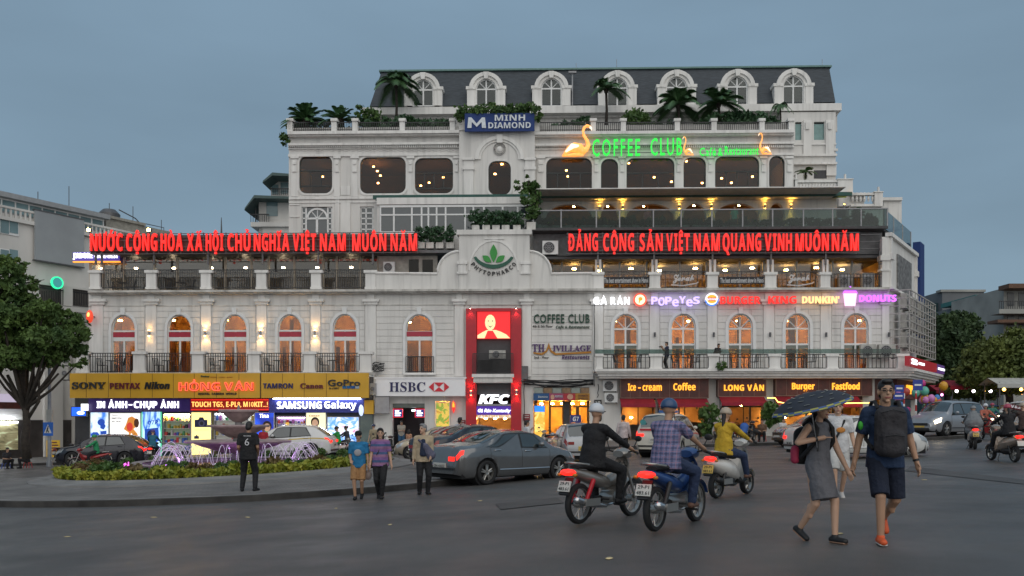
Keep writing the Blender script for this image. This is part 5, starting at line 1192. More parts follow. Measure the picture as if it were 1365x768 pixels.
t = thing('house_number_plate', 'dark plate with white house number 3B beside the air conditioners', 'sign', None, BF); mb = MB(); fbox(mb, 792, 802, 533, 542.5, -.05, .01); part(t, 'plate', mb, BLACKL); L(t, bold('3B'), 793.5, 800.5, 535, 540.5, -.05, M('plate_white', (.6,.6,.58), .5), depth=.02); done(t)
def brown(label, a0, a1, b0, b1, words_, mat=AMBER_L, v=-.5):
 t = thing('restaurant_board', label, 'sign', 'brown boards of the corner restaurant', BF); mb = MB(); fbox(mb, a0, a1, b0, b1, v, .1); part(t, 'board', mb, DRED)
 mb = MB(); f = .7
 fbox(mb, a0, a1, b0, b0+f, v-.03, v); fbox(mb, a0, a1, b1-f, b1, v-.03, v); fbox(mb, a0, a0+f, b0+f, b1-f, v-.03, v); fbox(mb, a1-f, a1, b0+f, b1-f, v-.03, v)
 n = max(1, int((a1-a0)/13))
 for i in range(1, n): p = a0+(a1-a0)*i/n; fbox(mb, p-.15, p+.15, b0+1, b1-1, v-.012, v)
 part(t, 'edge_strip', mb, M('thin_brass', (.25,.16,.12), .4))
 for s, p0, p1, c0, c1 in words_:
  if plain(s) != s: part(t, 'lettering', fword(MB(), s, p0, p1, c0, c1, v, depth=.08), mat)
  else: L(t, s, p0, p1, c0, c1, v, mat, depth=.08, offset=.004)
 return done(t)
brown('brown board with amber words for ice cream and coffee', 827, 945, 504.8, 531, [(bold('Ice'), 837, 847.5, 511.5, 521), (bold('-'), 850.5, 854, 516.5, 518), (bold('cream'), 856.5, 882, 513.5, 521), (bold('Coffee'), 897.5, 927, 510.5, 520.5)])
brown('brown board with decorative amber restaurant name over the red awning', 957, 1021.5, 506, 529, [(bold('LONG'), 965, 991.5, 513, 521), ('VÂN', 996, 1018, 513, 521)])
brown('brown board with amber words for burger and fastfood', 1034, 1163, 504.5, 528, [(bold('Burger'), 1055.5, 1085.5, 510.5, 522), (bold('Fastfood'), 1109, 1145.5, 510, 519.5)])
def awning(label, a0, a1, b0, b1, v=-1.3):
 t = thing('awning', label, 'awning', 'red awnings along the cafe front', BF); u0, u1 = U(a0, v), U(a1, v); zt_ = Z(b0, -.45); zm = Z(b1-4, v); zb_ = Z(b1, v)
 mb = MB(); mb.add([(u0, -.45, zt_), (u1, -.45, zt_), (u1, v, zm), (u0, v, zm), (u0, -.45, zt_-.03), (u1, -.45, zt_-.03), (u1, v+.02, zm-.03), (u0, v+.02, zm-.03)], [(0,1,2,3), (4,7,6,5), (0,3,7,4), (1,5,6,2), (0,4,5,1), (3,2,6,7)])
 c = part(t, 'canopy', mb, AWN)
 mb = MB(); mb.box(u0, u1, v-.012, v, zb_, zm); part(t, 'valance', mb, AWN)
 mb = MB()
 for u in (u0+.08, u1-.08): mb.tube([(u, -.4, zt_-.9), (u, v+.05, zm-.05)], .025, 5); mb.tube([(u, -.42, zt_-.1), (u, -.42, zt_-.95)], .025, 5)
 part(t, 'bracket', mb, BLACK); return done(t)
awning('red awning next to the air conditioners', 828, 874, 531.5, 543); awning('red awning under the ice cream and coffee board', 878, 946, 531.5, 543)
awning('bright red awning under the decorative restaurant name', 962, 1023, 528.5, 541); awning('red awning under the burger and fastfood board', 1036, 1150, 528.5, 543)
t = thing('light_strip', 'zigzag warm light strip along the awning edge over the burger terrace', 'light', None, BF); mb = MB(); mb.tube([(*F(x, y, -1.45)[:1], -1.45, F(x, y, -1.45)[1]) for x, y in ((1023, 530.5), (1033, 530.5), (1037, 536), (1051, 538), (1100, 538), (1165, 537))], .03, 5); part(t, 'tube', mb, E('strip_warm', (1, .6, .12), 5)); done(t)
CFW = BF @ CFm
def PLF(frame, px, py, v):
 inv = frame.inverted(); o = inv @ Vector((0, 0, CZ)); d = inv.to_3x3() @ Vector(((px-CX)/FPX, 1, (HY-py)/FPX)); t = (v-o.y)/d.y
 return (o.x+d.x*t, o.z+d.z*t)
t = thing('corner_light_box', 'red and violet lit brand box on the canopy round the corner', 'sign', None, CFW)
vv = -1.75; x0, zA = PLF(CFW, 1212, 472, vv); x1, zB = PLF(CFW, 1249, 497, vv); x2 = PLF(CFW, 1261, 480, vv)[0]; zt_ = zA-.1; zb_ = Z(493.5)+.05
mb = MB(); mb.box(x0, x1, vv, vv+.25, zb_, zt_); part(t, 'red_box', mb, E('box_red', (.35, .01, .02), .5)); mb = MB(); mb.box(x1+.02, min(x2, x1+3), vv, vv+.25, zb_, zt_); part(t, 'violet_box', mb, E('box_violet', (.1, .03, .2), .5))
mb = MB(); h = zt_-zb_; text_box(mb, bold('Gà Rán'), x0+.7, x0+2.2, zb_+.55*h, zb_+.8*h, vv, .05); text_box(mb, bold('POPEYES'), x0+.7, x0+2.3, zb_+.22*h, zb_+.45*h, vv, .05); text_box(mb, bold('BURGER'), x0+2.9, x0+4.6, zb_+.35*h, zb_+.6*h, vv, .05); text_box(mb, bold('DUNKIN'), x1+.5, min(x2, x1+3)-.2, zb_+.35*h, zb_+.6*h, vv, .05); part(t, 'lettering', mb, WHITE_L); done(t)
t = thing('restaurant_board', 'amber lit restaurant name board under the canopy on the corner side', 'sign', 'brown boards of the corner restaurant', CFW)
vv = -.4; mb = MB(); mb.box(.4, CHL-.5, vv, .0, Z(531), Z(505)); part(t, 'board', mb, DRED); mb = MB(); text_box(mb, bold('LONG VAN'), 3.2, 7.2, Z(524), Z(511.5), vv, .08); part(t, 'lettering', mb, AMBER_L); done(t)
def rail_banner(label, s, a0, a1, b0, b1, fancy=False):
 t = thing('rail_banner', label, 'banner', 'banners tied to the terrace rails', BF); v = -.02
 if not fancy: mb = MB(); fbox(mb, a0-1, a1+1, b0-1.5, b1+1.5, v, v+.02); part(t, 'cloth', mb, M('black_cloth', (.025,.025,.028), .7))
 else: mb = MB(); mb.tube([(F(x, y, v)[0], v, F(x, y, v)[1]) for x, y in ((a0-2, b1+2), ((a0+a1)/2, b1+3), (a1+3, b1), (a1+6, b1-2))], .04, 5); part(t, 'flourish', mb, M('silver', (.5,.5,.5), .4))
 L(t, s, a0, a1, b0, b1, v, M('silver', (.5,.5,.5), .4), depth=.03, offset=.02 if not fancy else .03); return done(t)
rail_banner('black rail banner of small white words nearest the gable', 'The best entertainment show in Hanoi', 805, 864, 370.5, 377); rail_banner('black rail banner of small white words in the middle bay', 'The best entertainment show in Hanoi', 960, 1018, 370.5, 377)
rail_banner('silver handwritten name sign on the second terrace bay', script('Zonah'), 897, 925, 366, 378, True); rail_banner('silver handwritten name sign on the fourth terrace bay', script('Zonah'), 1051, 1079, 366, 378, True)
t = thing('cafe_light_sign', 'white and violet lit cafe letters at the edge of the first terrace', 'sign', None, BF); mb = MB(); ftext(mb, bold("J'ADORE CAFE-BIST"), 98, 158, 337.5, 346, 1.0, depth=.1); part(t, 'lettering', mb, WHITE_L); mb = MB(); fbox(mb, 97, 159, 348, 349.5, 1.0, 1.2); part(t, 'underline', mb, ORNG_L); mb = MB(); fbox(mb, 97, 159, 336, 348, 1.05, 1.15); part(t, 'board', mb, M('violet_glow', (.06,.04,.2), .4, emit=(.1,.05,.6), es=.4)); done(t)
def aircon(label, a0, a1, b0, b1, v, mat=WHITEP, frame=BF, at=None):
 t = thing('air_conditioner', label, 'air conditioner', 'outdoor air conditioner units', frame)
 if at: u0, u1, z0, z1 = at
 else: u0, z1 = F(a0, b0, v); u1, z0 = F(a1, b1, v)
 mb = MB(); mb.box(u0, u1, v, v+.35, z0, z1); part(t, 'casing', mb, mat); w_ = u1-u0; h = z1-z0; c = u0+.42*w_; r = min(.42*h, .36*w_)
 mb = MB(); mb.lathe([(.001, -.02), (r, -.02), (r, 0)], (c, v, z0+h/2), 18, 'y'); part(t, 'fan_opening', mb, DARKP)
 mb = MB()
 for k in range(3): mb.lathe([(r*(.35+.28*k), -.05), (r*(.42+.28*k), -.05), (r*(.42+.28*k), -.02), (r*(.35+.28*k), -.02)], (c, v, z0+h/2), 18, 'y')
 for k in range(4): a = pi*k/4; mb.tube([(c-r*cos(a), v-.035, z0+h/2-r*sin(a)), (c+r*cos(a), v-.035, z0+h/2+r*sin(a))], .012, 4)
 part(t, 'fan_grille', mb, GREYM); mb = MB(); mb.box(u0+.05, u0+.12, v-.05, v+.4, z0-.06, z0); mb.box(u1-.12, u1-.05, v-.05, v+.4, z0-.06, z0); part(t, 'bracket', mb, STEEL); return done(t)
aircon('upper white air conditioner beside the ice cream board', 804, 822.5, 507, 521.5, -.3); aircon('lower white air conditioner beside the ice cream board', 806, 823.5, 524, 536.5, -.3)
aircon('white air conditioner above the gable shoulder beside the red slogan', 723, 744, 321, 339, .6); aircon('dark air conditioner on the terrace floor, nearer the terrace post', 1119, 1133, 366, 384, .6, GREYM); aircon('dark air conditioner on the terrace floor, nearest the corner pier', 1150, 1166, 364, 384, .6, GREYM)
aircon('white air conditioner on the service ledge beside the curved shoulder', 511, 526, 349, 363, .9); aircon('grey air conditioner on the balcony under the fifth fan light window', 1148, 1168, 459, 477, -.6, M('dirty_white', (.4,.39,.36), .7, var=.2)); aircon('grey air conditioner on the balcony nearest the corner', 1172, 1194, 459, 477, -.6, MATS['dirty_white'])
aircon('small air conditioner squeezed between yellow board and bank board', 493, 501, 511, 526, -1.0, GREYM); aircon('air conditioner inside the red portal balcony', 652, 674, 467, 478, -.4, MATS['dirty_white'])
aircon('upper air conditioner outside the camera shop corner', 84, 94, 473, 487, -.9, MATS['dirty_white']); aircon('lower air conditioner outside the camera shop corner', 82, 91, 489, 506, -.9, MATS['dirty_white'])
t = thing('equipment_cage', 'white steel lattice cage of equipment on the corner face', 'cage', None, CFW)
zc0_, zc1_ = Z(474, 2), Z(397, 2); mb = MB()
for i in range(9): z = zc0_+(zc1_-zc0_)*i/8*1.02; mb.box(.2, 9.2, -1.2, -1.14, z-.03, z+.03); mb.box(.17, .23, -1.2, 0, z-.03, z+.03); mb.box(9.17, 9.23, -1.2, 0, z-.03, z+.03)
for i in range(11): x = .2+.9*i; mb.box(x-.03, x+.03, -1.19, -1.13, zc0_, zc1_)
part(t, 'lattice', mb, M('lattice_paint', (.42,.40,.37), .6, var=.15)); done(t)
k = 0
for r in range(3):
 for c in range(3):
  x = 1.4+2.4*c; z = zc0_+.4+1.25*r
  aircon('caged air conditioner, %s row up, %s from the wall edge' % (('bottom', 'middle', 'top')[r], ('first', 'second', 'third')[c]), 0, 0, 0, 0, -.75, MATS['dirty_white'], CFW, (x, x+1.3, z, z+.95))
mb = MB(); mb.box(CHL-.2, CHL+1.3, -.3, .2, Z(450, 7), Z(325, 7)); single('blue_banner_panel', 'tall plain blue panel at the far edge of the corner face', 'panel', mb, BLUEB, None, CFW)
t = thing('cable_bundle', 'tangled black cables sagging over the golden doorway', 'cables', None, BF); rnd = random.Random(5)
for i in range(9):
 mb = MB(); y0 = 508+rnd.uniform(-3, 4); sag = rnd.uniform(1, 5); v_ = -.15-rnd.random()*.2
 mb.tube([(F(698+x*93, y0+sag*4*x*(1-x)+rnd.uniform(-.8, .8), v_)[0], v_, F(698+x*93, y0+sag*4*x*(1-x)+rnd.uniform(-.8, .8), v_)[1]) for x in [j/10 for j in range(11)]], .035, 5); part(t, 'cable', mb, BLACK)
for px, y0, y1 in ((699, 490, 590), (792, 400, 515), (797, 512, 530)):
 mb = MB(); mb.tube([(F(px+rnd.uniform(-1, 1), y0+(y1-y0)*j/6, -.2)[0], -.2, F(px, y0+(y1-y0)*j/6, -.2)[1]) for j in range(7)], .025, 5); part(t, 'cable', mb, BLACK)
mb = MB(); fbox(mb, 693, 704, 488, 508, -.3, -.02); part(t, 'junction_box', mb, STEEL); done(t)
t = thing('cable_bundle', 'tangled cables and brackets hanging between balcony and bank board', 'cables', None, BF)
for i in range(8):
 mb = MB(); mb.tube([(F(492+x*20, 484+i*1.6+rnd.uniform(-2, 2), -.4)[0], -.4+rnd.uniform(-.2, .2), F(492, 484+i*1.6+rnd.uniform(-2, 2), -.4)[1]) for x in [j/5 for j in range(6)]], .03, 5); part(t, 'cable', mb, BLACK)
done(t)
done(B)
# ------------------------------------------------------------------ plants
def leaf_quad(mb, p, s, rnd, elong=1.7):
 a = Vector((rnd.gauss(0, 1), rnd.gauss(0, 1), rnd.gauss(0, .7))).normalized(); b = a.orthogonal().normalized()
 q = Matrix.Rotation(rnd.random()*6.28, 3, a); b = q @ b; c = a.cross(b)
 p = Vector(p); b = b*s*elong*.5; c = c*s*.5
 mb.add([p-b, p-c*.9+a*s*.12, p+b, p+c*.9+a*s*.12], [(0, 1, 2, 3)])
def foliage(mb, blobs, n, s, rnd, clump=.35, per=26):
 vol = [b[3]*b[4]*b[5] for b in blobs]; tot = sum(vol)
 for b, v_ in zip(blobs, vol):
  k = max(1, int(n*v_/tot/per))
  for _ in range(k):
   d = Vector((rnd.gauss(0, 1), rnd.gauss(0, 1), rnd.gauss(0, 1))).normalized()*(rnd.random()**.33*.55+.45)
   c = Vector((b[0]+d.x*b[3], b[1]+d.y*b[4], b[2]+d.z*b[5])); r = clump*(b[3]+b[4]+b[5])/3*rnd.uniform(.6, 1.25)
   for _ in range(per):
    leaf_quad(mb, (c.x+rnd.gauss(0, .45)*r, c.y+rnd.gauss(0, .45)*r, c.z+rnd.gauss(0, .33)*r), s*rnd.uniform(.7, 1.3), rnd)
def tree(name, label, base, trunk, blobs, n, s, mat, seed, group=None, r0=.28, rec=None):
 """trunk: list of polylines (relative to the base) with start radius"""
 rnd = random.Random(seed); t = thing(name, label, 'tree', group, Matrix.Translation(base))
 mb = MB()
 for pl, ra, rb in trunk: mb.tube(pl, [ra+(rb-ra)*i/(len(pl)-1) for i in range(len(pl))], 7)
 for b in blobs:
  s0 = trunk[0][0][-1]; mb.tube([s0, ((s0[0]+b[0])/2, (s0[1]+b[1])/2, (s0[2]+b[2])/2-.2), (b[0], b[1], b[2])], [trunk[0][2]*.7, .07, .03], 5)
  for _ in range(4): mb.tube([(b[0], b[1], b[2]), (b[0]+rnd.gauss(0, .5)*b[3], b[1]+rnd.gauss(0, .5)*b[4], b[2]+rnd.gauss(0, .5)*b[5])], [.04, .015], 4)
 part(t, 'trunk', mb, BARK, 180)
 mb = MB(); foliage(mb, blobs, n, s, rnd, .3, 18); part(t, 'crown', mb, mat, recalc=False)
 return done(t)
def bl(pts, y):      # blobs given in photograph pixels at distance y -> relative positions
 return [(AT(px, py, y+dy), rx*y/FPX, ry*y/FPX) for px, py, rx, ry, dy in pts]
def px_tree(name, label, bx, by, y, blobs, n, s, mat, seed, group=None, limbs=None, r0=.3):
 X = (bx-CX)*y/FPX; base = Vector((X, y, gz(X)+.1)); out = []
 for p, rx, rz in bl(blobs, y): q = p-base; out.append((q.x, q.y, q.z, rx, rx*.9, rz))
 tr = []
 for pl, a, b in (limbs or []): tr.append(([tuple(AT(px, py, y)-base) for px, py in pl], a, b))
 if not tr: tr = [([(0, 0, -.2), (.05, 0, out[0][2]*.4), (out[0][0]*.3, 0, out[0][2]*.65)], r0, r0*.6)]
 return tree(name, label, base, tr, out, n, s, mat, seed, group)
LEAFM = [M('tree_leaf', (.022,.06,.012), .7, col2=(.11,.18,.035), scale=.8), M('tree_leaf_dark', (.014,.036,.012), .7, col2=(.045,.085,.022), scale=.6), M('tree_leaf_olive', (.045,.07,.014), .7, col2=(.13,.16,.03), scale=.7)]
px_tree('street_tree', 'broad dark street tree with forked trunk before the camera shop corner', 36, 606, 45, [(-6, 352, 22, 12, 0), (18, 352, 14, 10, .4), (8, 366, 20, 13, 0), (30, 378, 18, 12, .5), (-8, 388, 26, 14, -.5), (22, 402, 28, 13, .8), (58, 412, 22, 11, -.6), (82, 428, 26, 12, .3), (40, 428, 26, 13, 1), (2, 422, 30, 15, -1), (100, 446, 18, 12, 0), (66, 450, 30, 13, -.8), (24, 452, 30, 14, .6), (92, 466, 22, 11, .5), (56, 474, 32, 12, .2), (14, 478, 34, 12, -.6), (-34, 440, 44, 40, 0), (104, 484, 12, 7, 0), (-20, 480, 36, 14, 0)], 40000, .15, LEAFM[0], 11, None,
  [([(36, 612), (33, 585), (36, 565), (34, 545)], .24, .16), ([(35, 550), (22, 525), (10, 500)], .14, .08), ([(34, 548), (45, 525), (44, 495)], .15, .08), ([(40, 535), (62, 515), (78, 498)], .1, .05), ([(36, 560), (52, 535), (52, 505)], .1, .05)])
px_tree('street_tree', 'tall dark tree beside the corner building down the side street', 1262, 545, 74, [(1262, 452, 28, 32, 0), (1250, 480, 24, 24, 0), (1280, 440, 26, 24, 1), (1284, 488, 28, 24, 0), (1256, 512, 28, 16, 0)], 16000, .24, LEAFM[1], 12, 'trees along the side street')
px_tree('street_tree', 'olive green spreading tree over the lit stalls, nearest the frame edge', 1345, 560, 60, [(1330, 478, 40, 26, 0), (1365, 466, 38, 28, 0), (1308, 500, 30, 18, 0), (1350, 507, 44, 16, 0), (1395, 490, 44, 34, 0)], 20000, .2, LEAFM[2], 13, 'trees along the side street')
px_tree('street_tree', 'smaller yellowish tree between the dark tree and the spreading tree', 1300, 552, 66, [(1295, 505, 22, 16, 0), (1312, 520, 22, 12, 0), (1285, 520, 20, 10, 0)], 7000, .2, LEAFM[2], 14, 'trees along the side street')
px_tree('street_tree', 'far dark tree rising behind the yellowish tree in the side street', 1310, 548, 92, [(1300, 462, 34, 30, 0), (1332, 448, 28, 26, 0)], 8000, .3, LEAFM[1], 15, 'trees along the side street')
def frond_fan(mb, c, L, n, rnd, droop=.9, up=(.1, 1.2), leaf=.5, nl=20, wd=.034):
 for k in range(n):
  az = 2*pi*k/n+rnd.uniform(-.25, .25); el = rnd.uniform(*up); l = L*rnd.uniform(.8, 1.1); pts = []
  for i in range(nl+1):
   t = i/nl; h = sin(el)*l*t-droop*l*t*t*.75; r = cos(el)*l*t*(1-.15*t)+.05*t*l; pts.append(Vector((c[0]+cos(az)*r, c[1]+sin(az)*r, c[2]+h)))
  mb.tube(pts[::2], .02*L/1.5, 4)
  sd = Vector((-sin(az), cos(az), 0))
  for i in range(1, nl+1):
   t = i/nl; d = (pts[i]-pts[i-1]).normalized(); ll = leaf*L*(.35+.65*sin(pi*min(1, t*.9+.08)))
   for s in (-1, 1):
    tip = pts[i]+(sd*s*.75+d*.6+Vector((0, 0, -.28)))*ll*.62; w_ = d*wd*L
    mb.add([pts[i]-w_, pts[i]+w_, tip], [(0, 1, 2)])
def palm(name, label, px, pbot, ptop, v, L, seed, nf=16, group='palms on the roof terrace', droop=.9, up=(.0, 1.2), r=.1, mat=None, leaf=.5):
 rnd = random.Random(seed); t = thing(name, label, 'palm', group, BF); u, z1 = F(px, ptop, v); z0 = F(px, pbot, v)[1]; mb = MB()
 mb.tube([(u, v, z0), (u+.04, v, (z0+z1)/2), (u, v, z1)], [r*1.2, r*.85, r*.9], 8); mb.ell((u, v, z1), (r*1.6, r*1.6, r*2.5), 8, 6); part(t, 'trunk', mb, BARK, 180)
 mb = MB(); frond_fan(mb, (u, v, z1+.1), L, nf, rnd, droop, up, leaf); part(t, 'crown', mb, mat or M('palm_leaf', (.03,.08,.028), .5, col2=(.07,.15,.05), scale=2), recalc=False); return done(t)
palm('palm', 'tallest feathery palm, at the outer end of the mansard roof', 528, 172, 114, 4.6, 2.1, 21, 30, droop=.95, up=(.2, 1.5), leaf=.5)
palm('palm', 'slim palm with arching crown in front of the middle dormer', 808, 170, 121, 4.6, 1.75, 22, 20, droop=.9, up=(.15, 1.4))
palm('palm', 'bushy palm above the word CLUB with wide drooping crown', 904, 168, 142, 4.4, 2.3, 23, 26, droop=.75, up=(.05, 1.5))
palm('palm', 'bushy palm between CLUB and the restaurant words', 958, 168, 140, 4.4, 2.2, 24, 26, droop=.72, up=(.05, 1.5))
palm('palm', 'thin small palm at the end of the roof terrace', 1040, 172, 142, 4.4, .95, 25, 12, droop=1.2, up=(.0, 1.1), r=.06)
palm('cycad', 'round cycad at the outer corner of the roof terrace', 408, 170, 163, 4.4, 2.0, 26, 50, 'cycads on the roof terrace', droop=.6, up=(.1, 1.5), r=.2, leaf=.3)
palm('cycad', 'smaller round cycad, second from the outer corner', 453, 170, 163, 4.4, 1.8, 27, 46, 'cycads on the roof terrace', droop=.6, up=(.1, 1.5), r=.2, leaf=.3)
def bush(name, label, blobs, n, s, mat, seed, group, cat='shrub', v=4.2, flowers=None, frame=BF, pot=None):
 """blobs in pixels (x, y, rx, ry) on the facade plane v"""
 rnd = random.Random(seed); t = thing(name, label, cat, group, frame); k = (BY+v)/FPX; bb = []
 for px, py, rx, ry in blobs: u, z = F(px, py, v); bb.append((u, v, z, rx*k, min(rx, ry)*k*.8+.15, ry*k))
 mb = MB(); foliage(mb, bb, n, s, rnd, .5, 16); part(t, 'foliage', mb, mat, recalc=False)
 mb = MB()
 for b in bb: mb.tube([(b[0], v, b[2]-b[5]*1.1), (b[0]+.05, v, b[2])], [.05, .02], 5)
 part(t, 'stem', mb, BARK)
 if pot:
  mb = MB(); a0, a1, b0, b1 = pot; fbox(mb, a0, a1, b0, b1, v-.25, v+.25); part(t, 'planter', mb, STAIN)
 return done(t)
bush('shrub', 'dark mixed shrub row behind the terrace rail beside the tallest palm', [(490, 163, 12, 8), (512, 166, 14, 7), (540, 163, 14, 8), (565, 167, 14, 6), (590, 166, 12, 6)], 1500, .22, LEAF_D, 31, 'roof terrace shrubs')
bush('shrub', 'pale green loose shrub next to the second cycad', [(494, 155, 12, 8), (480, 148, 5, 8)], 450, .18, LEAF, 32, 'roof terrace shrubs')
bush('climbing_plant', 'green creeper trailing over the dark blue roof board', [(630, 147, 20, 5), (655, 146, 22, 5), (680, 146, 22, 5), (705, 147, 15, 6), (615, 154, 6, 8), (718, 155, 5, 7)], 1900, .17, LEAF, 33, None, 'creeper', v=2.7)
bush('shrub', 'round bright clipped shrub right of the slim palm trunk', [(848, 161, 15, 12)], 700, .18, LEAF, 34, 'roof terrace shrubs')
bush('shrub', 'long dense dark shrub mass under the two bushy palms', [(960, 163, 16, 11), (985, 161, 18, 12), (1008, 163, 14, 11), (1028, 166, 12, 8), (940, 168, 14, 7)], 2400, .2, LEAF_D, 35, 'roof terrace shrubs')
bush('shrub', 'thin low shrub row behind the flamingo rail', [(760, 168, 14, 6), (778, 163, 8, 7), (740, 170, 12, 4), (870, 169, 14, 5), (895, 168, 10, 5)], 1000, .18, LEAF_D, 36, 'roof terrace shrubs')
bush('shrub', 'small shrubs below the thin palm at the terrace end', [(1028, 171, 7, 5), (1048, 171, 7, 5)], 300, .16, LEAF_D, 37, 'roof terrace shrubs')
bush('shrub', 'shrub hanging over the outer edge of the terrace', [(381, 186, 5, 9), (384, 172, 4, 5)], 260, .16, LEAF, 38, 'roof terrace shrubs', v=3.6)
bush('shrub', 'dark undergrowth at the foot of the cycads', [(408, 171, 20, 5), (455, 172, 12, 4)], 500, .18, LEAF_D, 39, 'roof terrace shrubs', v=4.6)
palm('potted_palm', 'small potted fan palm on the balustrade balcony at the tower end', 1074, 238, 231, 4.2, .85, 40, 14, None, droop=.6, up=(.1, .9), r=.05, mat=LEAF)
for i, (p, lb) in enumerate(((561, 'first'), (573, 'second'), (586, 'third'), (600, 'last'))): bush('topiary_shrub', 'clipped dark shrub in the row beside the red slogan end, %s from it' % lb, [(p, 313, 6.8, 10)], 420, .13, LEAF_D, 50+i, 'clipped shrubs on the ledges', v=.9, pot=(p-5, p+5, 323, 331))
for i, (p, lb) in enumerate(((634, 'first'), (648, 'second'), (661, 'third'), (674, 'fourth'), (689, 'fifth'))): bush('topiary_shrub', 'clipped dark shrub on top of the gable, %s counting from the slogan' % lb, [(p, 291, 7.2, 10.5)], 450, .13, LEAF_D, 60+i, 'clipped shrubs on the ledges', v=.2, pot=(p-5, p+5, 300, 306))
bush('climbing_plant', 'leafy young tree in a tub where gable and glass balustrade meet', [(703, 262, 8, 14), (713, 255, 7, 12), (692, 247, 10, 5), (710, 280, 8, 12), (704, 240, 4, 6)], 900, .17, LEAF, 70, None, 'plant', v=.3, pot=(702, 714, 296, 306))
bush('cypress_shrub', 'slender upright conifer beside the glass balustrade start', [(717, 262, 4.5, 14), (717, 284, 5.5, 14)], 500, .12, LEAF_D, 71, None, 'plant', v=.8, pot=(713, 721, 299, 306))
for i in range(9):
 a = 727+50*i; bush('planter_greenery', 'ferny planter behind the glass balustrade, %s from the gable' % ('first', 'second', 'third', 'fourth', 'fifth', 'sixth', 'seventh', 'eighth', 'ninth')[i], [(a+8, 297, 14, 5), (a+32, 298, 15, 5)], 420, .2, LEAF, 80+i, 'planters behind the glass balustrade', 'planter', v=.9, pot=(a-4, a+42, 300, 306))
bush('shrub', 'rounded dark shrub at the corner end of the glass balustrade', [(1142, 287, 7, 9), (1160, 293, 9, 6)], 500, .15, LEAF_D, 95, None, v=.9)
bush('cafe_plant', 'leafy tub plant at the pillar between ice cream awning and restaurant awning', [(948, 556, 11, 16), (952, 573, 12, 10), (940, 572, 8, 9)], 900, .2, LEAF, 96, 'tub plants before the cafe', 'plant', v=-1.9, pot=(938, 957, 581, 594))
bush('cafe_plant', 'leafy tub plant at the pillar between restaurant awning and burger awning', [(1028, 546, 10, 9), (1024, 560, 8, 7), (1034, 556, 7, 7)], 700, .2, LEAF, 97, 'tub plants before the cafe', 'plant', v=-1.9, pot=(1021, 1036, 578, 592))
bush('potted_plant', 'small plant hanging on the canopy edge under the balcony rail', [(962, 488, 5, 5)], 160, .14, LEAF, 98, None, 'plant', v=-1.75)
# ------------------------------------------------------------------ fountain island
XC, YC = -10.46, 33.0; GC = gz(XC)
FT = thing('fountain', 'tiered stone fountain with three bowls and arching violet water jets', 'fountain', None, Matrix.Translation((XC, YC, GC)))
STONE = M('fountain_stone', (.22,.2,.2), .7, var=.25, scale=2, bump=.25, bscale=12)
mb = MB(); mb.lathe([(3.45, -.2), (3.45, .42), (3.4, .47), (3.75, .5), (3.8, .46), (3.75, .40), (3.7, .0), (3.7, -.3)], n=48); part(FT, 'basin', mb, STONE, 40)
WATER = M('fountain_water', (.05,.035,.07), .08, var=.3, bump=.6, bscale=5)
mb = MB(); mb.lathe([(.001, .36), (3.45, .36)], n=40); part(FT, 'water', mb, WATER)
def bowl(r, z, h):
 mb = MB(); mb.lathe([(.14, z-h), (.32*r, z-h*.92), (.72*r, z-h*.45), (.93*r, z-h*.12), (r*1.02, z-.09), (r*1.04, z-.03), (r, z), (r*.93, z-.04), (.6*r, z-.2*h), (.001, z-.25*h)], n=32); return part(FT, 'bowl', mb, M('bowl_stone', (.36,.27,.26), .6, var=.3, scale=3, bump=.2), 40)
bowl(.72, 2.46, .48); bowl(1.12, 1.88, .52); bowl(1.9, 1.29, .5)
mb = MB(); mb.lathe([(.7, .0), (.65, .45), (.3, .6), (.22, .8), (.2, 1.4), (.14, 1.5), (.13, 2.0), (.1, 2.35)], n=20); part(FT, 'column', mb, STONE, 40)
mb = MB(); mb.lathe([(.001, 2.3), (.06, 2.5), (.03, 2.62), (.001, 2.66)], n=10); part(FT, 'finial', mb, STONE, 40)
JET = M('jet_water', (.6,.55,.65), .1, emit=(.75, .66, .80), es=.2, var=.25, scale=9); rnd = random.Random(3)
for i in range(54):
 a = 2*pi*i/54+rnd.uniform(-.03, .03); r0 = 3.1; d = 1.05+rnd.uniform(-.12, .12); sg = -1; h = .72+rnd.uniform(-.15, .15); ta = a+rnd.uniform(-.1, .1)
 mb = MB(); pts = []
 for j in range(11): s = j/10; rr = r0+sg*d*s; aa = a+(ta-a)*s; pts.append((rr*cos(aa), rr*sin(aa), .37+h*4*s*(1-s)))
 mb.tube(pts, [.012-.005*abs(j-5)/5 for j in range(11)], 5); part(FT, 'jet', mb, JET)
PUR = E('violet_lamp', (.55, .12, 1), 9)
for i in range(8):
 a = 2*pi*(i+.5)/8; mb = MB(); mb.lathe([(.001, .40), (.07, .40), (.07, .36)], (2.6*cos(a), 2.6*sin(a), 0), 8); part(FT, 'underwater_lamp', mb, PUR)
for i in range(4):
 a = 2*pi*(i+.25)/4; ld = bpy.data.lights.new('fountain_light', 'POINT'); ld.energy = 18; ld.color = (.7, .3, 1); ld.shadow_soft_size = .08
 lo = bpy.data.objects.new('fountain_light', ld); COL.objects.link(lo); lo.location = (XC+2.2*cos(a), YC+2.2*sin(a), GC+.55)
done(FT)
def ering(rx, ry, z0, z1, w_, n=64):
 mb = MB(); rows = []
 for i in range(n+1):
  a = 2*pi*i/n; c, s = cos(a), sin(a)
  rows.append([((rx-w_)*c, (ry-w_)*s, z0), ((rx-w_)*c, (ry-w_)*s, z1), (rx*c, ry*s, z1), (rx*c, ry*s, z0)])
 mb.grid(rows); return mb
t = thing('pool', 'low outer pool with stone rim round the tiered fountain', 'pool', None, Matrix.Translation((XC, YC, GC)))
part(t, 'rim', ering(4.9, 5.7, -.3, .28, .3), STONE)
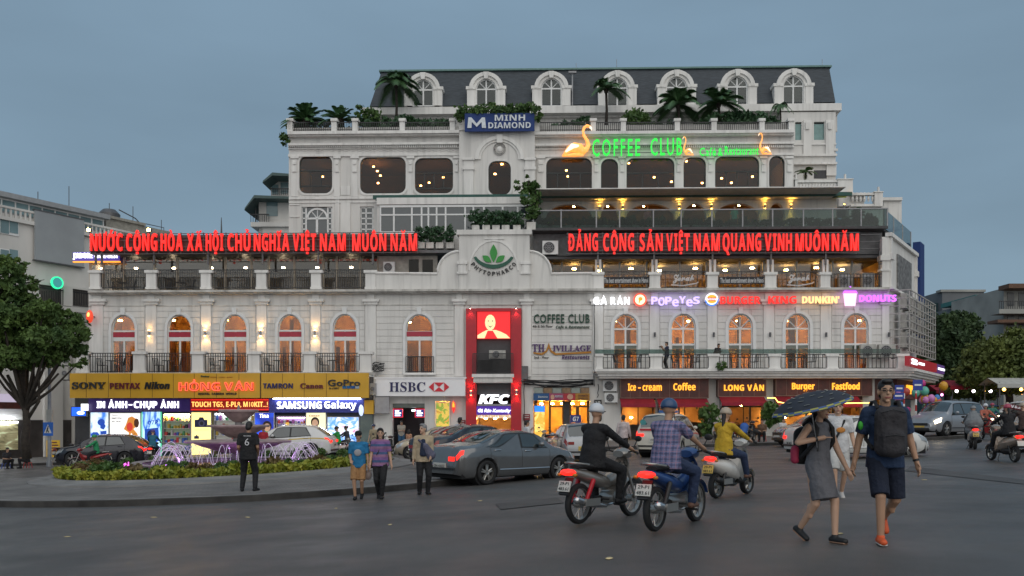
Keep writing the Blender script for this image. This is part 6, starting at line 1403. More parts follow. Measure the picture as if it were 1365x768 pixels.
mb = MB(); rows = [[(k*4.7*cos(2*pi*i/48), k*5.5*sin(2*pi*i/48), .2) for i in range(49)] for k in (.74, 1)]; mb.grid(rows); part(t, 'water', mb, WATER)
for (px, py, h, col, es) in ((170, 626, .5, (1, .04, .75), 1.6), (285, 626, .45, (.85, .85, 1), .35), (411, 624, .5, (.85, .85, 1), .35)):
 y = 28.6; X = (px-CX)*y/FPX-XC; mb = MB()
 for k in range(7): a = k*.9; mb.tube([(X, y-YC, .2), (X+.05*cos(a), y-YC+.05*sin(a), .2+h*.7), (X+.1*cos(a), y-YC+.1*sin(a), .2+h*(.6+.06*k)), (X+.15*cos(a), y-YC+.15*sin(a), .25)], [.03, .03, .02, .008], 5)
 part(t, 'bubbling_jet', mb, M('bubble_%d' % px, (.5,.5,.55), .2, emit=col, es=es))
done(t)
ld = bpy.data.lights.new('fountain_light', 'POINT'); ld.energy = 8; ld.color = (1, .1, .8); ld.shadow_soft_size = .05; lo = bpy.data.objects.new('fountain_light', ld); COL.objects.link(lo); lo.location = ((170-CX)*28.6/FPX, 28.6, GC+.6)
t = thing('planting_bed', 'oval stone edged planting bed round the fountain pool', 'planting bed', None, Matrix.Translation((XC, YC, GC)))
mb = MB(); n = 64; rows = []
for i in range(n+1):
 a = 2*pi*i/n; c, s = cos(a), sin(a); z = gz(XC+6.6*c)-GC
 rows.append([(5.9*c, 7.0*s, z), (5.9*c, 7.0*s, z+.3), (6.05*c, 7.2*s, z+.3), (6.15*c, 7.3*s, z+.24), (6.75*c, 7.95*s, z+.2), (6.8*c, 8.0*s, z)])
mb.grid(rows); part(t, 'kerb', mb, M('bed_kerb', (.19,.185,.18), .8, var=.2, scale=1.2, bump=.2))
mb = MB(); rows = [[(k*5.95*cos(2*pi*i/48), k*7.05*sin(2*pi*i/48), gz(XC+6*k*cos(2*pi*i/48))-GC+.26) for i in range(49)] for k in (.80, 1)]; mb.grid(rows); part(t, 'soil', mb, SOIL); done(t)
def shrub_mesh(seed, r, h, n, s, elong=1.7):
 rnd = random.Random(seed); mb = MB()
 for _ in range(n):
  d = Vector((rnd.gauss(0, 1), rnd.gauss(0, 1), rnd.gauss(0, 1))).normalized()*(rnd.random()**.4); leaf_quad(mb, (d.x*r, d.y*r, h*.5+d.z*h*.5), s*rnd.uniform(.6, 1.3), rnd, elong)
 return mb
protos = {}
def bedshrub(kind, x, y, s, rz):
 spec = {'yellow': ('low yellow green shrub in the front row of the fountain bed', LEAF_Y, .30, .34, 200, .11), 'bronze': ('bronze green bushy shrub in the back row of the fountain bed', LEAF_R, .30, .52, 240, .09), 'green': ('dark green bushy shrub in the back row of the fountain bed', LEAF, .30, .55, 260, .09)}[kind]
 v = random.randrange(3); z = gz(x)+.22
 if (kind, v) not in protos:
  o = single('bed_shrub', spec[0], 'shrub', shrub_mesh(100+v+len(protos)*7, *spec[2:]), spec[1], '%s shrubs of the fountain bed' % kind); protos[(kind, v)] = o
 else:
  o = protos[(kind, v)].copy(); COL.objects.link(o)
 o.matrix_world = Matrix.Translation((x, y, z)) @ Matrix.Rotation(rz, 4, 'Z') @ Matrix.Scale(s, 4)
rnd = random.Random(9)
for i in range(38):
 a = pi+R(8)+R(164)*i/37+rnd.uniform(-.015, .015); bedshrub('yellow', XC+5.72*cos(a), YC+6.75*sin(a), rnd.uniform(.85, 1.2), rnd.random()*6)
for i in range(40):
 a = pi+R(2)+R(176)*(i+.5)/40+rnd.uniform(-.02, .02); bedshrub('bronze' if rnd.random() < .5 else 'green', XC+5.25*cos(a), YC+6.15*sin(a), rnd.uniform(.7, 1.1), rnd.random()*6)
for i in range(14):
 a = R(5)+R(170)*i/13; bedshrub('green', XC+5.4*cos(a), YC+6.4*sin(a), rnd.uniform(.7, 1), rnd.random()*6)
# ------------------------------------------------------------------ neighbouring buildings
LF = Matrix.Translation((-35.6, 60, 0)) @ Matrix.Rotation(atan2(13, 7.8), 4, 'Z')
def lq(px, py, v=0): return PLF(LF, px, py, v)
def lbox(mb, a0, a1, b0, b1, v0, v1):
 u0 = lq(a0, b0, v0)[0]; u1 = lq(a1, b0, v0)[0]; z1 = (lq(a0, b0, v0)[1]+lq(a1, b0, v0)[1])/2; z0 = (lq(a0, b1, v0)[1]+lq(a1, b1, v0)[1])/2
 return mb.box(u0, u1, v0, v1, z0, z1)
t = thing('neighbour_building', 'pale grey block with glazed top floor behind the dark street tree', 'building', None, LF)
PALE = M('pale_render', (.62,.60,.57), .85, var=.15, scale=.5, stretch=(1, 1, .3))
ztl = lq(0, 283)[1]
mb = MB(); mb.box(-14, 16.5, 0, 12, -2, ztl); part(t, 'wall', mb, PALE)
mb = MB(); zq = lq(0, 253)[1]; mb.box(-14, 8.8, .6, 10, zq-.25, zq+.1); mb.box(-14, 8.6, 1.2, 9.8, ztl, ztl+.5); part(t, 'top_floor_roof', mb, M('grey_roof', (.30,.31,.32), .7))
mb = MB()
for i in range(24): x = -14+i*.98; mb.box(x-.05, x+.05, 1.1, 1.2, ztl+.5, zq-.25)
mb.box(-14, 8.6, 1.08, 1.2, ztl+1.2, ztl+1.3)
g = part(t, 'top_floor_window', mb, WHITEP); mb = MB(); mb.box(-14, 8.6, 1.14, 1.16, ztl+.4, zq-.25); part(g, 'pane', mb, M('pale_blue_pane', (.18,.27,.29), .12, var=.35, scale=.5))
mb = MB(); mb.box(-14.2, 16.6, -.25, .1, ztl-.5, ztl-.25); mb.box(-14.2, 16.6, -.2, .0, ztl+.35, ztl+.5);
for i in range(90): mb.box(-14+i*.34, -13.88+i*.34, -.14, -.04, ztl-.25, ztl+.35)
part(t, 'parapet', mb, PALE)
for a0, a1, b0, b1 in ((-12, 25, 290, 312), (-12, 25, 332, 348), (-12, 22, 384, 404)):
 mb = MB(); lbox(mb, a0, a1, b0, b1, -.06, .02); w_ = part(t, 'window', mb, WHITEP); mb = MB()
 for k in range(3): q = a0+1+(a1-a0-1)*k/3; lbox(mb, q, q+(a1-a0)/3-1.2, b0+1, b1-1, -.08, -.055)
 part(w_, 'pane', mb, MATS['pale_blue_pane'])
mb = MB(); lbox(mb, 47, 112, 287, 351, -.35, -.2); part(t, 'blank_billboard', mb, M('billboard_grey', (.30,.32,.335), .7, var=.12, scale=.4), label='large blank grey billboard on the side wall')
mb = MB(); lbox(mb, 46, 113, 285.5, 287, -.38, -.1); lbox(mb, 46, 113, 351, 352.5, -.38, -.1); part(t, 'billboard_frame', mb, STEEL)
mb = MB(); lbox(mb, 0, 118, 376, 380, -.2, .05); lbox(mb, 30, 118, 407, 413, -.9, .05); lbox(mb, 85, 97, 382, 408, -.85, -.5); lbox(mb, 44, 54, 392, 408, -.85, -.5); part(t, 'terrace_ledge', mb, PALE)
mb = MB()
for i in range(20): q = 56+3.1*i; lbox(mb, q, q+.6, 388, 407, -.8, -.76)
lbox(mb, 54, 118, 387, 388.5, -.82, -.74); part(t, 'railing', mb, BLACK)
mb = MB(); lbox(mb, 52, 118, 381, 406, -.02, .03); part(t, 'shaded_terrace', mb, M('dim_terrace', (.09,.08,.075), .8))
mb = MB(); mb.box(9.0, 15, 1.5, 9, ztl, ztl+1.6); mb.box(8.9, 12.5, 1.3, 9, ztl+1.6, ztl+1.8); part(t, 'roof_hut', mb, M('hut_wall', (.30,.28,.24), .8, var=.2))
mb = MB(); mb.lathe([(.001, ztl+1.8), (.8, ztl+1.8), (.85, ztl+2.6), (.5, ztl+2.95), (.001, ztl+3.0)], (11, 4, 0), 12); mb.lathe([(.001, ztl+.9), (.7, ztl+.9), (.75, ztl+1.7), (.001, ztl+1.9)], (15.6, 5, 0), 12); part(t, 'water_tank', mb, STEEL, 40)
mb = MB()
for x, h in ((7.5, 3.6), (11, 3), (13.2, 3.2), (16, 2.6), (5, 2.6)): mb.tube([(x, 4, ztl), (x, 4, ztl+h+.5)], .03, 5)
mb.tube([(10.5, 2, ztl+2.6), (12, 2, ztl+2.2), (14, 2, ztl+.7), (16.4, 2, ztl+.5)], .05, 5); mb.tube([(13, 3, ztl+2.2), (15.5, 3, ztl+2.2), (15.5, 3, ztl+.4)], .04, 5); part(t, 'antenna', mb, STEEL)
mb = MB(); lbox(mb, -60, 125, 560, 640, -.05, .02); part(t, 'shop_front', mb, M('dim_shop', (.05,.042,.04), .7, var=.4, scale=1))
mb = MB(); lbox(mb, -30, 24, 561, 600, -.1, -.04); part(t, 'lit_shop_window', mb, Eimg('lit_green_shop', [(.10,.09,.05), (.25,.22,.12), (.5,.55,.35)], .9, .5, (1, 1, 3)))
mb = MB(); lbox(mb, -30, 38, 525, 536, -.6, -.4); part(t, 'lit_shop_board', mb, E('lilac_board', (.55, .48, .62), .7)); mb = MB(); lbox(mb, -30, 38, 536, 545, -.58, -.4); part(t, 'red_shop_board', mb, DRED); mb = MB(); lbox(mb, -30, 24, 562, 564, -.3, -.2); part(t, 'tube_lamp', mb, LAMPC)
mb = MB(); lbox(mb, 60, 84, 495, 640, -.3, .0); lbox(mb, 98, 118, 495, 640, -.3, .0); part(t, 'pillar', mb, PALE); done(t)
t = thing('round_neon_sign', 'round green ringed neon sign on the pale neighbour terrace', 'sign', None, LF); q = lq(76, 377, -1.0); mb = MB()
mb.lathe([(.36, -.08), (.45, -.08), (.45, .08), (.36, .08), (.36, -.08)], (q[0], -1.0, q[1]), 20, 'y'); part(t, 'neon_ring', mb, E('neon_mint', (.03, .9, .4), 1.2)); mb = MB(); mb.lathe([(.001, -.05), (.36, -.05), (.36, .05), (.001, .05)], (q[0], -1.0, q[1]), 20, 'y'); part(t, 'disc', mb, E('neon_teal', (.05, .3, .3), .8)); mb = MB(); mb.box(q[0]-.04, q[0]+.04, -.95, -.1, q[1]-.04, q[1]+.04); part(t, 'bracket', mb, STEEL); done(t)
t = thing('lantern_sign', 'small oval red and yellow lit sign at the edge of the white building', 'sign', None, BF); q = F(119.5, 422, -.6); mb = MB(); mb.ell((q[0], -.6, q[1]), (.22, .2, .42), 12, 8); part(t, 'body', mb, E('lantern_red', (.8, .06, .02), .9), 180); mb = MB(); mb.ell((q[0], -.68, q[1]+.08), (.12, .16, .2), 8, 6); part(t, 'emblem', mb, E('lantern_yellow', (1, .7, .2), 1.2), 180); mb = MB(); mb.box(q[0], q[0]+.1, -.45, .02, q[1], q[1]+.06); part(t, 'bracket', mb, STEEL); done(t)
GF = Matrix.Translation((0, 78, 0))
def gq(px, py, v=0): return PLF(GF, px, py, v)
def gbox(mb, a0, a1, b0, b1, v0, v1):
 u0, z1 = gq(a0, b0, v0); u1, z0 = gq(a1, b1, v0); return mb.box(u0, u1, v0, v1, z0, z1)
t = thing('rear_house', 'stepped grey house with green edged roofs peeking out behind the white building', 'building', None, GF)
mb = MB(); gbox(mb, 345, 400, 262, 360, 0, 6); gbox(mb, 361, 400, 236, 262, .5, 6); gbox(mb, 334, 400, 296, 302, -.6, 4); gbox(mb, 350, 400, 300, 345, -.3, 2); part(t, 'wall', mb, PALE)
mb = MB()
for (a0, a1, b0, b1) in ((352, 392, 232, 246), (328, 392, 262, 282)):
 P = lambda x, y: gq(x, y, -1); mb.prism([P(a0, b1), P(a0+.6, b1-3), P(a0+13, b0), P(a1, b0+2), P(a1, b0+5), P(a0+13, b0+4)], -1.5, 4)
part(t, 'roof', mb, M('green_tin', (.06,.10,.095), .6))
mb = MB(); gbox(mb, 374, 384, 243, 258, .44, .5); gbox(mb, 355, 370, 268, 288, -.06, .0); gbox(mb, 362, 371, 246, 259, .44, .5); part(t, 'window', mb, MATS['pale_blue_pane'])
mb = MB()
for i in range(9): gbox(mb, 334+3*i, 334.6+3*i, 286, 297, -.5, -.45)
gbox(mb, 333, 358, 285, 286.5, -.52, -.42)
for i in range(9): gbox(mb, 362+2.6*i, 362.5+2.6*i, 252, 260, .0, .05)
gbox(mb, 361, 386, 251, 252.2, -.02, .07); gbox(mb, 340, 341.5, 278, 297, -.3, -.2); part(t, 'railing', mb, BLACK); done(t)
t = thing('antenna_mast', 'thin mast standing on the roof behind the red slogan', 'mast', None, GF); mb = MB(); mb.tube([gq(295, 320, 0)[:1]+(0,)+gq(295, 320, 0)[1:], gq(295, 290, 0)[:1]+(0,)+gq(295, 290, 0)[1:]], [.12, .03], 5); part(t, 'pole', mb, STEEL); done(t)
def farbox(name, label, y, specs, group='buildings along the side street', dz=20):
 fr = Matrix.Translation((0, y, 0)); t = thing(name, label, 'building', group, fr)
 for nm, a0, a1, b0, b1, v0, v1, mat in specs:
  mb = MB()
  for x0, x1, c0, c1 in ([(a0, a1, b0, b1)] if not isinstance(a0, list) else a0):
   u0, z1 = PLF(fr, x0, c0, v0); u1, z0 = PLF(fr, x1, c1, v0); mb.box(u0, u1, v0, v1, max(z0, -2) if nm == 'wall' else z0, z1)
  part(t, nm, mb, mat)
 return done(t)
GR1 = M('far_grey', (.13,.14,.15), .8, var=.2, scale=.3); GR2 = M('far_pale', (.30,.30,.28), .8, var=.25, scale=.4); NET = M('green_net', (.02,.20,.17), .8, var=.4, scale=.8); DW2 = M('far_window', (.03,.035,.04), .2)
farbox('street_house', 'dark grey flat roofed block beyond the dark side street tree', 105, [('wall', 1256, 1312, 388, 570, 0, 10, GR1), ('green_wing', 1240, 1256, 404, 570, 1, 9, M('far_green', (.015,.05,.055), .8)), ('window', [(1271, 1278, 404, 412), (1296, 1306, 402, 410), (1272, 1279, 430, 440)], 0, 0, 0, -.05, .05, DW2), ('parapet', 1254, 1314, 386, 389, -.2, 1, GR2)])
farbox('street_house', 'house wrapped in green netting on the side street', 95, [('wall', 1304, 1345, 402, 575, 0, 10, GR1), ('netting', 1300, 1340, 396, 432, -1.2, -.2, NET), ('roof', 1300, 1346, 393, 399, -1.5, 6, M('teal_tin', (.03,.16,.15), .6)), ('balcony', 1312, 1345, 440, 446, -1, 0, GR2), ('window', [(1310, 1318, 450, 466), (1324, 1334, 450, 466)], 0, 0, 0, -.05, .05, DW2)])
farbox('street_house', 'tall narrow balconied house nearest the frame edge', 84, [('wall', 1338, 1420, 384, 580, 0, 10, GR2), ('balcony', [(1332, 1420, 412, 418), (1332, 1420, 446, 452)], 0, 0, 0, -1.6, 0, GR2), ('awning', [(1330, 1420, 426, 430), (1345, 1420, 378, 384)], 0, 0, 0, -1.8, 0, M('rust_awning', (.12,.06,.035), .7)), ('window', [(1343, 1352, 420, 440), (1358, 1366, 420, 440), (1343, 1352, 390, 408), (1358, 1366, 390, 408)], 0, 0, 0, -.05, .05, DW2), ('railing', [(1332+3*i, 1332.6+3*i, 402, 412) for i in range(14)]+[(1332, 1374, 401, 402.2)], 0, 0, 0, -1.55, -1.5, BLACK)])
farbox('street_house', 'low dim row of shops closing the end of the side street', 130, [('wall', 1180, 1340, 500, 570, 0, 8, GR1)])
rnd = random.Random(17)
STL = [E('stall_light_%d' % i, c, e) for i, (c, e) in enumerate([((1, .55, .12), 2.2), ((1, .8, .9), 1.8), ((1, .42, .1), 1.8), ((.6, .9, .6), .8), ((1, .2, .5), .7)])]
def stall(label, px, py, y, w_, h, col, cloth, seed):
 x = (px-CX)*y/FPX; t = thing('market_stall', label, 'stall', 'lit stalls along the side street', place(x, y)); rnd = random.Random(seed); mb = MB()
 for sx in (-1, 1):
  for sy in (-.9, .9): mb.tube([(sx*w_/2, sy, 0), (sx*w_/2, sy, h)], .04, 5)
 part(t, 'pole', mb, STEEL); mb = MB(); mb.add([(-w_/2-.3, -1.2, h-.15), (w_/2+.3, -1.2, h-.15), (w_/2+.3, 0, h+.3), (-w_/2-.3, 0, h+.3), (w_/2+.3, 1.2, h-.15), (-w_/2-.3, 1.2, h-.15)], [(0, 1, 2, 3), (3, 2, 4, 5)]); mb.box(-w_/2-.3, w_/2+.3, -1.22, -1.19, h-.4, h-.14); part(t, 'roof_cloth', mb, cloth)
 mb = MB(); mb.box(-w_/2, w_/2, -.7, .7, 0, .85); part(t, 'counter', mb, M('stall_counter', (.12,.07,.05), .7, var=.4)); mb = MB()
 for i in range(22): mb.cm = rnd.randrange(7); x0 = rnd.uniform(-w_/2, w_/2-.3); mb.box(x0, x0+rnd.uniform(.15, .4), rnd.uniform(-.6, .2), .6, .86, .86+rnd.uniform(.15, .7))
 g = part(t, 'goods', mb, GOODS); g['kind'] = 'stuff'; mb = MB()
 for i in range(max(2, int(w_))): mb.ell((-w_/2+.3+i*(w_-.6)/max(1, int(w_)-1), -.9, h-.5), .11, 8, 6)
 part(t, 'bulb', mb, col); return done(t)
for i, (px, y, w_, h, c, lb) in enumerate([(1300, 62, 4.2, 2.9, 1, 'white lit stall under the yellowish tree'), (1338, 66, 4.5, 3, 0, 'amber lit stall under the spreading tree'), (1362, 58, 4, 3, 0, 'amber lit stall at the frame edge'), (1272, 70, 3.5, 2.8, 4, 'pink lit stall beyond the silver van'), (1322, 80, 5, 3.2, 2, 'orange lit stall far down the side street'), (1352, 88, 6, 3.4, 0, 'farthest amber lit stall in the side street')]):
 stall(lb, px, 0, y, w_, h, E('stall_bulb_%d' % c, ((1, .5, .1), (1, .85, .95), (1, .4, .08), 0, (1, .3, .7))[c], (9, 8, 9, 0, 5)[c]), (AWN, M('blue_cloth', (.03,.06,.16), .8), M('white_cloth', (.4,.4,.38), .8))[i % 3], 200+i)
def balloons(label, x, y, z, n, seed):
 t = thing('balloon_seller_frame', label, 'balloons', None, Matrix.Translation((x, y, gz(x)+.14))); rnd = random.Random(seed); mb = MB(); mb.tube([(0, 0, 0), (0, 0, z)], .03, 5); part(t, 'pole', mb, STEEL)
 cols = [M('balloon_%d' % i, c, .25) for i, c in enumerate([(.6,.3,.02), (.5,.03,.2), (.04,.2,.5), (.5,.08,.06), (.1,.4,.3), (.55,.2,.45)])]
 for i in range(n):
  mb = MB(); d = Vector((rnd.gauss(0, .55), rnd.gauss(0, .4), z+rnd.gauss(0, .42))); r = rnd.uniform(.16, .27); mb.ell(d, (r, r, r*1.15), 10, 7); part(t, 'balloon', mb, cols[rnd.randrange(6)], 180)
 return done(t)
balloons('cluster of coloured balloons on a pole at the far building corner', 24.3, 51, 2.0, 22, 5);
# ------------------------------------------------------------------ street furniture
x, y = G(66, 622); t = thing('traffic_pole', 'grey pole with long arm and blue pedestrian crossing sign', 'pole', None, place(x, y)); g0 = gz(x); k = y/FPX
mb = MB(); mb.tube([(0, 0, 0), (0, 0, .3)], .16, 10); mb.tube([(0, 0, .3), (0, 0, (622-478)*k)], [.11, .08], 10); part(t, 'post', mb, M('galvanised', (.30,.32,.35), .45, metal=.3), 40)
mb = MB(); mb.tube([(0, 0, (622-481)*k), (-1.5, 0, (622-478.5)*k), (-5.5, 0, (622-474)*k)], [.07, .06, .04], 8); part(t, 'arm', mb, MATS['galvanised'], 40)
mb = MB(); mb.box(-.27, .27, -.16, -.12, (622-581)*k, (622-563)*k); s_ = part(t, 'crossing_sign', mb, M('sign_blue', (.01,.13,.55), .4)); mb = MB(); zc_ = (622-572)*k; mb.prism([(-.2, zc_-.22), (.2, zc_-.22), (0, zc_+.26)], -.18, -.16); part(s_, 'white_triangle', mb, WHITEP)
mb = MB(); mb.tube([(-.02, -.2, zc_-.02), (.02, -.2, zc_+.1)], .03, 5); mb.tube([(-.02, -.2, zc_), (-.08, -.2, zc_-.19)], .022, 5); mb.tube([(-.02, -.2, zc_), (.07, -.2, zc_-.19)], .022, 5); mb.ell((.03, -.2, zc_+.14), .03, 6, 5); part(s_, 'walking_mark', mb, BLACKL)
mb = MB(); mb.box(-.12, .16, -.1, .1, (622-562)*k, (622-546)*k); part(t, 'control_box', mb, M('box_paint', (.4,.4,.38), .6)); done(t)
def street_sign(label, px, py, pt, boards):
 y = 45.5; x = (px-CX)*y/FPX; t = thing('street_sign', label, 'street sign', 'street name signs at the far corner', place(x, y)); k = y/FPX; g0 = gz(x); Zp_ = lambda py_: CZ+(HY-py_)*k-g0
 n = 9; top = Zp_(pt); mb = MB()
 for i in range(n): mb.cm = i % 2; mb.tube([(0, 0, top*i/n), (0, 0, top*(i+1)/n)], .05, 8)
 part(t, 'post', mb, [M('post_red', (.4,.03,.03), .5), WHITEP])
 for a0, a1, b0, b1 in boards:
  mb = MB(); mb.box((a0-px)*k, (a1-px)*k, -.09, -.06, Zp_(b1), Zp_(b0)); b_ = part(t, 'name_board', mb, MATS['sign_blue'] if 0 else M('street_blue', (.008,.035,.28), .4)); mb = MB(); mb.box((a0-px)*k+.08, (a1-px)*k-.08, -.1, -.09, Zp_((b0+b1)/2+1), Zp_((b0+b1)/2-1.2)); part(b_, 'lettering', mb, WHITEP)
 return done(t)
street_sign('red and white post with two blue street name boards', 1205, 580, 521, [(1192, 1204, 517, 526), (1190, 1204, 527, 536)]); street_sign('red and white post with a tall blue board, nearer the balloons', 1221, 580, 512, [(1216, 1229, 510, 524)])
x, y = G(10, 612); t = thing('parasol', 'red, yellow and white striped parasol over the pavement stall', 'parasol', None, place(x, y)); mb = MB(); mb.tube([(0, 0, 0), (0, 0, 1.75)], .03, 6); part(t, 'pole', mb, STEEL); k = 16; vs = [(0, 0, 1.95)]+[(1.15*cos(2*pi*i/k), 1.15*sin(2*pi*i/k), 1.42) for i in range(k)]; mb = MB()
for i in range(k): mb.cm = (i//2) % 3; mb.add([vs[0], vs[1+i], vs[1+(i+1) % k]], [(0, 1, 2)]); mb.add([vs[1+i], vs[1+(i+1) % k], tuple(Vector(vs[1+(i+1) % k])-Vector((0, 0, .12))), tuple(Vector(vs[1+i])-Vector((0, 0, .12)))], [(0, 1, 2, 3)])
part(t, 'canopy', mb, [M('parasol_red', (.4,.03,.02), .7), M('parasol_yellow', (.5,.3,.02), .7), M('parasol_white', (.5,.48,.45), .7)]); done(t)
x, y = G(71, 612); t = thing('advert_board', 'yellow advertising board leaning beside the pole with lines of dark words', 'sign', None, place(x, y, None, .1)); mb = MB(); mb.prism([(-.45, 0), (.45, 0), (.45, 1.2), (-.45, 1.2)], -.03, .03); part(t, 'board', mb, M('advert_yellow', (.5,.3,.02), .6, emit=(1,.6,.05), es=.12)); mb = MB()
for i in range(5): mb.box(-.35, .35-.08*(i % 3), -.05, -.03, .2+.2*i, .28+.2*i)
part(t, 'lettering', mb, DKRED); done(t)
x, y = G(84, 606); t = thing('toy_display', 'small yellow ring display beside the advertising board', 'display', None, place(x, y)); mb = MB(); mb.tube([(0, 0, 0), (0, 0, .7)], .03, 5); part(t, 'stand', mb, STEEL); mb = MB()
for z in (.75, 1.15): mb.tube([(.22*cos(a), -.05, z+.2+.22*sin(a)) for a in [2*pi*i/12 for i in range(13)]], .06, 6)
part(t, 'ring', mb, M('toy_yellow', (.55,.4,.03), .5)); done(t)
CH = thing('balcony_chair', 'dark metal cafe chair on the camera shop balcony, first bay', 'chair', 'cafe chairs on the balconies', BF)
mb = MB(); mb.box(-.22, .22, -.22, .22, .43, .46); part(CH, 'seat', mb, BLACK)
for sx in (-.2, .2):
 for sy in (-.2, .2): mb = MB(); mb.tube([(sx, sy, 0), (sx, sy, .44)], .022, 5); part(CH, 'leg', mb, BLACK)
mb = MB(); mb.tube([(-.21, .2, .45), (-.22, .27, .9), (.22, .27, .9), (.21, .2, .45)], .022, 5)
for i in range(4): mb.tube([(-.13+.087*i, .2, .46), (-.13+.087*i, .27, .9)], .014, 4)
part(CH, 'backrest', mb, BLACK); done(CH)
TB = thing('balcony_table', 'small round dark table on the camera shop balcony, first bay', 'table', 'cafe tables on the balconies', BF)
mb = MB(); mb.lathe([(.001, .72), (.35, .72), (.35, .75), (.001, .75)], n=16); part(TB, 'tabletop', mb, BLACK); mb = MB(); mb.tube([(0, 0, 0), (0, 0, .72)], .03, 6); part(TB, 'leg', mb, BLACK); mb = MB(); mb.lathe([(.001, .03), (.25, .02), (.25, 0)], n=12); part(TB, 'base', mb, BLACK); done(TB)
zf = Z(497)+.02; first = True
for j, (px, fl, bay) in enumerate([(150, 0, 'first'), (225, 0, 'second'), (300, 0, 'third'), (372, 0, 'fourth'), (445, 0, 'fifth'), (835, 1, 'first'), (912, 1, 'second'), (990, 1, 'third'), (1066, 1, 'fourth'), (150, 2, 'first'), (230, 2, 'second')]):
 where = ('camera shop balcony', 'long canopy balcony', 'terrace under the red slogan')[fl]; u = U(px, -.6); v_ = (-.75, -.95, .7)[fl]; z = (zf, Z(492, -1.7)+.01, zt2+.04)[fl]
 T0 = BF @ Matrix.Translation((u, v_, z)); lb = 'small round dark table on the %s, %s bay' % (where, bay)
 if first: TB.matrix_world = T0; TB['label'] = lb
 else: dup(TB, T0, lb)
 for s, nm in ((-1, 'outer'), (1, 'inner')):
  Mx = BF @ Matrix.Translation((u+s*.62, v_, z)) @ Matrix.Rotation(-s*pi/2+s*.3, 4, 'Z'); lb = 'dark cafe chair on the %s, %s bay, %s side' % (where, bay, nm)
  if first: CH.matrix_world = Mx; CH['label'] = lb; first = False
  else: dup(CH, Mx, lb)
# ------------------------------------------------------------------ vehicles (local x points forward)
RUBBER = M('tyre_rubber', (.014,.014,.015), .8, var=.2); CHROME = M('chrome', (.55,.55,.56), .18, metal=.9, var=.05); ALLOY = M('alloy', (.38,.37,.35), .3, metal=.7, var=.1)
CARGL = M('car_glass', (.018,.026,.027), .04, var=.3, scale=1.5, spec=1.0, coat=1); TRIMB = M('black_trim', (.015,.015,.016), .5, var=.15); UNDER = M('underbody', (.008,.008,.009), .9)
TAIL = E('lit_tail_light', (1, .018, .01), 1.9); TAIL_D = M('dark_tail_lens', (.22,.012,.01), .15, coat=.5); HEADL = E('lit_headlight', (1, .80, .5), 12); LENS = M('lamp_lens', (.42,.44,.45), .08, metal=.4); AMBERL = M('amber_lens', (.5,.18,.02), .2)
PLATEW = M('plate_white_metal', (.55,.54,.5), .4, var=.1); PLATEY = M('plate_yellow_metal', (.55,.38,.08), .4, var=.1)
def curve(ctrl):
 def f(x):
  if x <= ctrl[0][0]: return ctrl[0][1]
  for i in range(len(ctrl)-1):
   (x0, y0), (x1, y1) = ctrl[i], ctrl[i+1]
   if x <= x1:
    m0 = 0 if i == 0 else (y1-ctrl[i-1][1])/(x1-ctrl[i-1][0]); m1 = 0 if i == len(ctrl)-2 else (ctrl[i+2][1]-y0)/(ctrl[i+2][0]-x0)
    d = (y1-y0)/(x1-x0)
    if abs(d) < 1e-9: m0 = m1 = 0
    else:
     if m0/d < 0: m0 = 0
     if m1/d < 0: m1 = 0
     m0 = math.copysign(min(abs(m0), 3*abs(d)), d) if m0 else 0; m1 = math.copysign(min(abs(m1), 3*abs(d)), d) if m1 else 0
    h = x1-x0; t = (x-x0)/h
    return y0*(2*t**3-3*t*t+1)+m0*h*(t**3-2*t*t+t)+y1*(3*t*t-2*t**3)+m1*h*(t**3-t*t)
  return ctrl[-1][1]
 return f
